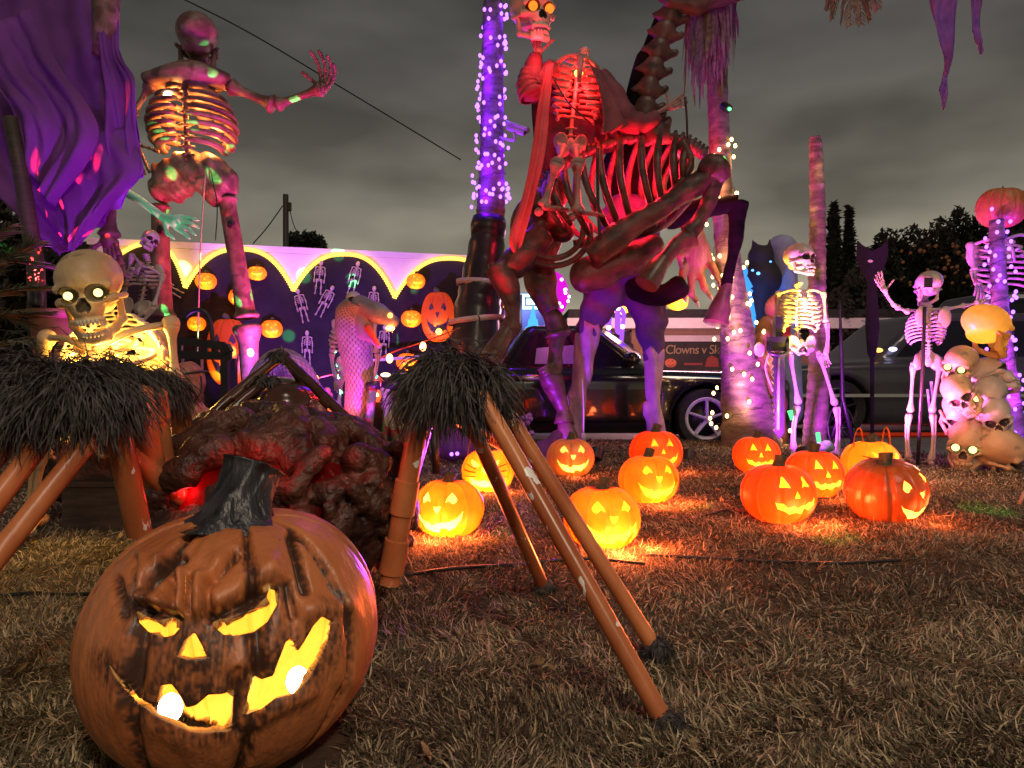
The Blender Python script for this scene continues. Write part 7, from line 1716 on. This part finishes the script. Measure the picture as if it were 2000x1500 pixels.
# ------------------------------------------------------------------ cobra
ck = thing('cobra', 'rearing scaly cobra with wide open mouth and glowing eyes', 'snake decoration', Q(700, 866, 4.8) * A(1, 1, 0))
M['scales'] = mat('cobra_scales', (.24, .20, .20), (.34, .29, .28), rough=.34, scale=14, attr=('seam', (.012, .010, .012)))
def snake(path, rx, ry, nu, rows, flatdir=None, sc=.006):
    """tube with raised hexagonal scales"""
    nv = rows * 5; P = spline(path, nv); t, nn, bb = frames(P); k = np.linspace(0, 1, nv)
    rx_ = np.interp(k, np.linspace(0, 1, len(rx)), rx); ry_ = np.interp(k, np.linspace(0, 1, len(ry)), ry)
    n = nu * 6; a = np.arange(n) / n * 2 * math.pi; X = A(1, 0, 0)
    V = np.zeros((nv, n, 3)); S = np.zeros((nv, n))
    for i in range(nv):
        x = unit(X - t[i] * np.dot(X, t[i])); y = np.cross(t[i], x)
        r = i / 5.0; u = (a / (2 * math.pi)) * nu
        best = None
        for dr in (-1, 0, 1):
            rr = np.floor(r) + dr; off = (rr % 2) * .5; du = (u - off + .5) % 1 - .5; dv = (r - rr - .5) * .82
            q = du ** 2 + dv ** 2; best = q if best is None else np.minimum(best, q)
        h = np.clip(1 - best / .30, 0, 1) ** .6
        S[i] = np.clip((best - .17) / .07, 0, 1)
        V[i] = P[i] + np.outer(np.cos(a) * (rx_[i] + sc * h), x) + np.outer(np.sin(a) * (ry_[i] + sc * h), y)
    mb = MB(); F = np.arange(nv - 1)[:, None] * n; j = np.arange(n)[None, :]
    mb.add(V.reshape(-1, 3), np.stack([F + j, F + (j + 1) % n, F + n + (j + 1) % n, F + n + j], -1).reshape(-1, 4), seam=S.ravel())
    mb.add(np.array([V[0].mean(0), V[-1].mean(0)]), [])
    return mb
mb_ = snake([Q(690, 872, 4.8), Q(698, 800, 4.8), Q(702, 740, 4.8), Q(696, 690, 4.8), Q(692, 645, 4.78), Q(694, 612, 4.75), Q(702, 590, 4.7)], [.075, .085, .09, .105, .125, .125, .07], [.075, .08, .085, .075, .065, .06, .05], 20, 46); part(ck, 'body', mb_, M['scales'])
mb_ = snake([Q(455, 900, 4.9), Q(490, 790, 4.9), Q(540, 712, 4.9), Q(590, 740, 4.9), Q(622, 850, 4.9), Q(628, 890, 4.9)], [.09, .095, .10, .095, .09, .08], [.09, .095, .10, .095, .09, .08], 18, 54); part(ck, 'coil', mb_, M['scales'])
M['cobra_skin'] = mat('cobra_belly', (.22, .16, .20), (.32, .24, .28), rough=.4, scale=10, bump=.4, bscale=50)
hc = Q(730, 618, 4.70)
def f_cob(P):
    d = s_cap(P, Q(704, 592, 4.72), Q(738, 612, 4.68), .055, .065); d = smin(d, s_cap(P, Q(738, 612, 4.68), Q(768, 628, 4.64), .062, .040), .03)
    for y0 in (4.64, 4.72): d = smin(d, s_cap(P, Q(745, 603, y0), Q(764, 612, y0 - .01), .022, .016), .015)
    j = s_cap(P, Q(712, 628, 4.72), Q(722, 658, 4.70), .035, .028); j = smin(j, s_cap(P, Q(722, 658, 4.70), Q(741, 676, 4.68), .028, .020), .02)
    return smin(smin(d, j, .02), s_cap(P, Q(700, 600, 4.74), Q(710, 650, 4.74), .05, .05), .04)
V_, F_ = iso(f_cob, hc - A(.2, .2, .28), hc + A(.22, .2, .2), .011); b = MB(); b.add(V_, F_); part(ck, 'head', b, M['cobra_skin'])
V_, F_ = iso(lambda P: s_cap(P, Q(718, 640, 4.665), Q(738, 672, 4.64), .026, .014), hc - A(.2, .2, .28), hc + A(.2, .2, .2), .01); b = MB(); b.add(V_, F_); part(ck, 'tongue', b, mat('red_mouth', (.5, .06, .04), rough=.4))
b = MB(); ball(b, Q(762, 616, 4.60), (.017, .014, .017), 10, 8); part(ck, 'eye', b, emit('cobra_eye', (1, .35, .05), 5.0))
b = MB(); ball(b, Q(762, 641, 4.62), (.03, .02, .018), 12, 8); part(ck, 'mouth_lamp', b, emit('cobra_mouth', (1, .55, .08), 8.0)); lamp('mouth_light', Q(766, 648, 4.56), (1, .25, .05), 1.2, .02, ck)
b = MB()
for x_ in (756, 768): tube(b, [Q(x_, 637, 4.62), Q(x_ - 2, 650, 4.61)], [.006, .001], 6)
part(ck, 'fang', b, M['bone_pale'])
# skeleton behind the cobra
sk = thing('standing_skeleton', 'pale skeleton half hidden behind the cobra body', 'skeleton', Q(680, 868, 5.3) * A(1, 1, 0))
J = dict(head=(690, 590, 5.4), neck=(692, 622, 5.4), waist=(684, 700, 5.4), pelvis=(684, 722, 5.4), shL=(654, 630, 5.4), shR=(730, 630, 5.4), elL=(650, 690, 5.38), wrL=(658, 738, 5.35), elR=(735, 690, 5.4), wrR=(728, 735, 5.4), hipL=(668, 735, 5.4), hipR=(700, 735, 5.4), knL=(660, 800, 5.35), knR=(706, 800, 5.4), anL=(660, 855, 5.4), anR=(706, 855, 5.4), ribtop=(680, 630, 5.4), ribbot=(676, 690, 5.4))
skeleton(sk, J, 1.1, M['bone_pale'], nrib=8, rr=.009, ribw=.13, ribd=.09, skull_h=.17)
# splattered trestle and cluttered little things right of the cobra
tz = thing('splattered_stand', 'small stand with pale legs splattered red and green beside the cobra', 'stand', Q(745, 866, 4.6) * A(1, 1, 0))
M['splat'] = mat('splattered_paint', (.42, .36, .24), (.14, .20, .08), rough=.6, scale=14, lo=.48, hi=.52, c3=(.42, .03, .03), s3=12, t3=(.56, .58))
for a_, c_, r_ in (((728, 757), (715, 870), .030), ((748, 757), (775, 868), .024), ((758, 760), (750, 868), .022), ((770, 770), (790, 868), .022)):
    b = MB(); tube(b, [Q(*a_, 4.6), Q((a_[0] + c_[0]) / 2, (a_[1] + c_[1]) / 2, 4.6), Q(*c_, 4.6)], r_, 10); part(tz, 'leg', b, M['splat'])
b = MB(); tube(b, [Q(716, 755, 4.6), Q(742, 752, 4.6)], .03, 10); tube(b, [Q(746, 752, 4.6), Q(790, 756, 4.6)], .028, 10); part(tz, 'top_bar', b, M['black'])
V_, F_ = iso(lambda P: s_ell(P, Q(775, 790, 4.7), (.10, .09, .12)) + .02 * np.sin(P[0] * 40) * np.sin(P[2] * 36), Q(775, 790, 4.7) - .2, Q(775, 790, 4.7) + .2, .016); b = MB(); b.add(V_, F_); part(tz, 'splattered_bundle', b, M['splat'])
b = MB(); tube(b, [Q(706, 838, 4.4), Q(702, 862, 4.4)], [.016, .012], 8); whole('light_stick', 'green glowing stick at the foot of the cobra', 'light stick', b, M['green_glow'])
lt = thing('red_lantern', 'small red lantern on a dark box beside the cobra', 'lantern', Q(735, 860, 5.2) * A(1, 1, 0))
b = MB(); ball(b, Q(735, 773, 5.2), (.04, .04, .05), 12, 8); part(lt, 'globe', b, emit('lantern_red', (1, .10, .03), 1.6)); b = MB(); ball(b, Q(736, 771, 5.15), .014, 8, 6); part(lt, 'bulb', b, M['bulb_warm']); b = MB(); box(b, Q(738, 825, 5.2), (.22, .2, .30)); part(lt, 'stand', b, M['black'], smooth=False)
lamp('lantern_light', Q(735, 775, 5.05), (1, .12, .04), .8, .03, lt)
hd = thing('bubble_lamps', 'cluster of multicoloured lamps on the rail behind the stand', 'lamps', Q(735, 750, 5.6))
for x_, y_, cc in ((724, 735, (1, .6, .1)), (733, 735, (.1, 1, .7)), (721, 746, (.9, .9, .1)), (728, 744, (.5, 1, .4)), (753, 732, (1, .7, .4))):
    b = MB(); ball(b, Q(x_, y_, 5.6), (.022 if x_ < 740 else .04, .02, .018), 8, 6); part(hd, 'bulb', b, emit('fairy_%d' % x_, cc, 2.2))
b = MB(); tube(b, spline([Q(718, 748, 5.65), Q(732, 740, 5.65), Q(746, 752, 5.65)], 10), .035, 8); part(hd, 'red_hood', b, mat('red_hood', (.5, .08, .04), rough=.5))
for lb, pts, r_, dd in (('cluster of pink baubles left of the skeleton by the cobra', ((622, 757), (639, 763), (631, 770), (643, 772), (634, 780)), .026, 5.0), ('cluster of baubles tinted with violet light in front of the black car', ((1010, 816), (1019, 818), (1028, 815), (1035, 818), (1022, 829), (1030, 826), (1016, 826), (1024, 838), (1038, 846), (1034, 812)), .022, 5.0)):
    root = thing('bauble_cluster', lb, 'baubles', Q(pts[0][0], 868, dd) * A(1, 1, 0)); m_ = mat('bauble_%d' % pts[0][0], (.50, .20, .24) if pts[0][0] < 900 else (.30, .10, .55), rough=.25)  # violet light on the right cluster is put into its colour
    for x_, y_ in pts:
        b = MB(); ball(b, Q(x_, y_, dd), r_, 12, 8); part(root, 'bauble', b, m_)
    b = MB(); tube(b, [Q(pts[0][0] + 8, 868, dd + .02), Q(pts[0][0] + 10, pts[0][1] + 8, dd + .03)], .006, 5); part(root, 'stem', b, M['wire'])
gb = thing('violet_ghost', 'violet draped little ghost on the grass behind the fur-topped legs', 'ghost decoration', Q(890, 870, 4.6) * A(1, 1, 0))
V_, F_ = iso(lambda P: smin(smin(s_cap(P, Q(872, 835, 4.6), Q(880, 870, 4.6), .05, .10), s_cap(P, Q(885, 868, 4.6), Q(915, 880, 4.6), .09, .06), .05), s_ell(P, Q(872, 830, 4.6), (.05, .05, .06)), .03) + .008 * np.sin(P[0] * 70), Q(885, 850, 4.6) - .3, Q(885, 850, 4.6) + .3, .02); b = MB(); b.add(V_, F_); part(gb, 'cloth', b, M['purple_cloth'])
for x_, y_ in ((882, 887), (893, 886)): b = MB(); ball(b, Q(x_, y_, 4.35), .012, 8, 6); part(gb, 'led', b, M['bulb_purple'])
lamp('led_glow', Q(888, 880, 4.25), (.4, .08, 1), .35, .02, gb)
b = MB(); V_, F_ = iso(lambda P: smin(s_cap(P, Q(1062, 885, 4.9), Q(1090, 850, 4.9), .08, .04), s_cap(P, Q(1045, 885, 4.9), Q(1075, 885, 4.9), .05, .06), .05) + .006 * np.sin(P[0] * 60), Q(1070, 870, 4.9) - .25, Q(1070, 870, 4.9) + .25, .02); b.add(V_, F_); whole('violet_sheet', 'crumpled violet cloth beside the dull peach pumpkin', 'cloth', b, M['purple_cloth'])
b = MB(); tube(b, spline([Q(1138, 740, 5.3), Q(1140, 800, 5.3), Q(1140, 848, 5.3)], 8), .006, 5); tube(b, [Q(1140, 846, 5.3), Q(1140, 866, 5.3)], .016, 8); whole('hanging_pull_cord', 'thin violet lit cord with a weighted end beside the torn leg', 'cord', b, M['bone_pale'])
# dark stakes and bony claw by the front glowing pumpkin
b = MB(); tube(b, [Q(846, 830, 3.6), Q(850, 880, 3.6), Q(852, 925, 3.6)], [.03, .02, .02], 10); tube(b, spline([Q(836, 815, 3.6), Q(835, 870, 3.6), Q(846, 905, 3.6)], 8), .008, 6); whole('lamp_stake', 'dark lamp stake standing behind the brightest pumpkin', 'stake', b, M['black'])
# cables in the grass
def cable(label, pts, r=.005):
    P = []
    for x, y in pts: d = HC * FPX / (y - 731.0); q = Q(x, y, d); q[2] = .012 + .006 * math.sin(x); P.append(q)
    b = MB(); tube(b, spline(P, 40), r, 6); whole('extension_cord', label, 'cord', b, M['wire'])
cable('dark cord in the grass running behind the spider feet', [(790, 1128), (880, 1120), (1010, 1106), (1140, 1100), (1260, 1108)])
cable('dark cord lying across the grass below the crackled pumpkin', [(1260, 1090), (1400, 1095), (1520, 1102), (1640, 1108), (1760, 1104)])
cable('dark cord at the left edge beside the big pumpkin', [(-20, 1172), (60, 1166), (130, 1166), (190, 1172)], .006)
cable('short dark cord between the crackled and the dark glossy pumpkin', [(1440, 978), (1520, 972), (1620, 976), (1690, 972)])
cable('red lit cord curling left of the crackled pumpkin', [(1380, 1010), (1420, 1002), (1450, 1012), (1480, 1026)])
b = MB(); tube(b, [Q(1992, 985, 2.9), Q(2002, 960, 2.9)], .008, 6); whole('small_stake', 'small pale stake in the grass at the right edge', 'stake', b, M['bone_pale'])
# bony foot at the left seen through the pipes is part of the seated skeleton; a lump of dark netting
b = MB(); V_, F_ = iso(lambda P: s_ell(P, Q(195, 900, 2.75), (.28, .16, .17)) + .02 * np.sin(P[0] * 30) * np.sin(P[2] * 34 + P[0] * 9), Q(195, 900, 2.75) - .4, Q(195, 900, 2.75) + .4, .025); b.add(V_, F_); whole('dark_bundle', 'dark bundle of netting behind the left spider legs', 'bundle', b, mat('dark_netting', (.02, .014, .012), (.07, .04, .03), rough=.9, scale=16, bump=1.0, bscale=60))
for x_, y_, d_ in ((160, 800, 2.5), (205, 850, 2.5), (130, 845, 2.6)): lamp('ember_light', Q(x_, y_, d_), (1.0, .16, .05), .5, .02, ls)

# fallen leaves and bits of litter in the grass
rs = np.random.default_rng(91); b = MB(); M['leaf_litter'] = mat('dead_leaf', (.10, .05, .02), (.32, .20, .09), rough=.8, scale=40)
for k in range(90):
    d_ = .75 * (6.0 / .75) ** rs.random(); x_ = (rs.random() * 2 - 1) * .74 * d_
    if not inpoly(np.array([x_]), np.array([d_]), np.array(LAWN))[0]: continue
    if any((x_ - a_) ** 2 + (d_ - c_) ** 2 < e_ ** 2 * 1.6 for a_, c_, e_ in CLEAR): continue
    R = rotz(rs.uniform(0, 6.28)) @ rotx(rs.normal(0, .35)) @ roty(rs.normal(0, .35)); s_ = rs.uniform(.006, .014)
    V = np.array([[-1.5, 0, 0], [-.6, .45, .18], [.4, .5, .1], [1.5, 0, .25], [.4, -.5, .12], [-.6, -.45, .2], [0, 0, -.12]]) * s_
    b.add(V @ R.T + A(x_, d_, .022 + .015 * rs.random()), [(0, 6, 1), (1, 6, 2), (2, 6, 3), (3, 6, 4), (4, 6, 5), (5, 6, 0)])
whole('fallen_leaves', 'dead leaves and bits scattered over the lawn grass', 'leaves', b, M['leaf_litter'], smooth=False)['kind'] = 'stuff'
# ------------------------------------------------------------------ floodlights and laser projectors (all stand in the garden)
VI, MG, RD, PK = (.42, .05, 1.0), (1.0, .06, .42), (1.0, .025, .06), (1.0, .22, .62)
flood('violet floodlight behind the glowing skeleton aimed at the draped figure', Q(300, 850, 3.2), Q(180, 230, 4.3), (.50, .03, .80), 120, 50)
flood('violet-white floodlight aimed up at the draped figure edge', Q(520, 840, 4.6), Q(255, 230, 4.3), (.48, .10, 1.0), 260, 22)
flood('magenta floodlight aimed at the giant skeleton from the right', Q(662, 862, 5.6), Q(400, 300, 6.1), (1.0, .04, .20), 520, 60)
flood('violet floodlight aimed at the raised giant arm', Q(790, 866, 5.5), Q(560, 190, 6.1), (.65, .10, 1.0), 320, 40)
flood('red floodlight aimed at the rider and cloak', Q(910, 872, 4.9), Q(1050, 270, 5.4), RD, 360, 17)
flood('red floodlight low in front of the horse', Q(1165, 880, 4.6), Q(1260, 400, 5.6), RD, 42, 60)
flood('violet floodlight aimed at the torn trousers and the black car', Q(1000, 876, 5.0), Q(1170, 690, 5.9), (.45, .03, 1.0), 85, 70)
flood('pink floodlight behind the cat pumpkin aimed at the right hand skeletons', Q(1660, 888, 4.25), Q(1830, 620, 4.6), (1.0, .13, .62), 250, 85)
flood('violet floodlight beside the wide palm aimed right', Q(1500, 884, 4.6), Q(1620, 640, 5.3), (.66, .05, 1.0), 270, 95)
flood('yellow spotlight at the feet of the yellow skeleton', Q(1572, 880, 4.45), Q(1562, 596, 5.1), (1.0, .72, .06), 520, 24, blend=.9)
flood('blue floodlight behind the palm aimed at the ghoul', Q(1462, 760, 6.7), Q(1524, 500, 7.4), (.06, .22, 1.0), 70, 50)
flood('lavender floodlight aimed at the top of the white wall', Q(560, 850, 5.6), Q(620, 500, 8.1), (.46, .12, 1.0), 420, 80)
flood('violet floodlight beside the cobra aimed at its scales', Q(762, 884, 3.9), Q(694, 715, 4.8), (.42, .02, 1.0), 90, 34)
flood('red floodlight left of the cobra low in the clutter', Q(600, 868, 4.3), Q(680, 700, 4.8), (1.0, .10, .06), 40, 70)
flood('violet floodlight near the peach pumpkin aimed at the big pumpkin', Q(1040, 925, 3.6), Q(700, 1090, 1.1), (.45, .04, 1.0), 70, 26)
flood('violet floodlight at the right edge aimed at the pumpkin headed skeleton', Q(2040, 880, 4.5), Q(1960, 500, 5.0), (.50, .04, 1.0), 110, 60)
def laser(label, at, aim, col, w, spot, scale, thr, seed=0.0, body=True):
    at = np.asarray(at, float); root = thing('laser_projector', label, 'laser projector', at)
    d = unit(np.asarray(aim, float) - at); b = MB(); tube(b, [at - d * .12, at - d * .1, at - d * .01], [.02, .035, .035], 12); part(root, 'housing', b, M['black'], sharp=40)
    b = MB(); tube(b, [at - d * .02, at - d * .008], .012, 10); part(root, 'lens', b, emit('laser_lens_%d' % int(abs(seed * 100) + 1), col, 4.0))
    lo_ = lamp('laser_beam', at + d * .03, (1, 1, 1), w, .001, root, spot, aim, .15); L = lo_.data; L.use_nodes = True
    n, l = L.node_tree.nodes, L.node_tree.links; e = n['Emission']
    g = n.new('ShaderNodeTexCoord'); mp = n.new('ShaderNodeMapping'); mp.inputs['Location'].default_value = (seed, seed * .7, seed * .3); sx_ = n.new('ShaderNodeSeparateXYZ'); d1_ = n.new('ShaderNodeMath'); d1_.operation = 'DIVIDE'; d2_ = n.new('ShaderNodeMath'); d2_.operation = 'DIVIDE'; cx_ = n.new('ShaderNodeCombineXYZ'); v = n.new('ShaderNodeTexVoronoi'); v.voronoi_dimensions = '2D'; v.inputs['Scale'].default_value = scale; v.inputs['Randomness'].default_value = .8
    l.new(g.outputs['Normal'], sx_.inputs[0]); l.new(sx_.outputs[0], d1_.inputs[0]); l.new(sx_.outputs[2], d1_.inputs[1]); l.new(sx_.outputs[1], d2_.inputs[0]); l.new(sx_.outputs[2], d2_.inputs[1]); l.new(d1_.outputs[0], cx_.inputs[0]); l.new(d2_.outputs[0], cx_.inputs[1]); l.new(cx_.outputs[0], mp.inputs[0]); l.new(mp.outputs[0], v.inputs['Vector'])
    r = n.new('ShaderNodeMapRange'); r.interpolation_type = 'SMOOTHSTEP'; r.inputs['From Min'].default_value = thr; r.inputs['From Max'].default_value = thr * .6; r.inputs['To Min'].default_value = 0; r.inputs['To Max'].default_value = 1
    l.new(v.outputs['Distance'], r.inputs['Value']); l.new(r.outputs[0], e.inputs['Strength']); e.inputs['Color'].default_value = (*col, 1); return root
laser('small green laser projector low in the grass aimed at the backdrop', Q(700, 862, 5.0), Q(600, 600, 8.0), (.06, 1.0, .22), 2600, 120, 6.5, .16, .37)
lz = thing('laser_projector', 'green laser projector strapped high on the leaning palm', 'laser projector', Q(1424, 212, 5.7))
b = MB(); tube(b, [Q(1412, 206, 5.75), Q(1424, 213, 5.7)], .034, 12); part(lz, 'housing', b, M['black'], sharp=40); b = MB(); ball(b, Q(1425, 213, 5.69), .014, 8, 6); part(lz, 'lens', b, emit('laser_lens_g', (.1, 1, .2), 4.0))
for x_, y_ in ((1350, 986), (1616, 1046), (1930, 998), (925, 1052)):
    d_ = HC * FPX / (y_ - 731.0); lamp('laser_beam', Q(1426, 214, 5.66), (.10, 1.0, .12), 620, .002, lz, 3.4, Q(x_, y_, d_), .6)
laser('red laser projector strapped on the pole of the draped figure', Q(70, 560, 3.8), Q(60, 200, 4.2), (1.0, .05, .06), 260, 120, 4.0, .17, 2.1)
flood('teal floodlight aimed at the big green hand', Q(350, 800, 5.2), Q(350, 430, 5.6), (.08, 1.0, .55), 36, 26)
flood('pale pink floodlight beside the wide palm aimed at the car wheel', Q(1372, 884, 5.55), Q(1382, 828, 6.8), (1.0, .70, .82), 170, 30)
flood('magenta floodlight behind the orange pumpkin aimed up at the leaning palm', Q(1345, 882, 4.9), Q(1412, 230, 5.9), (1.0, .06, .38), 150, 40)
flood('violet floodlight under the black spider legs aimed at the cobra coil', Q(600, 872, 3.7), Q(560, 745, 4.85), (.40, .03, 1.0), 55, 46)
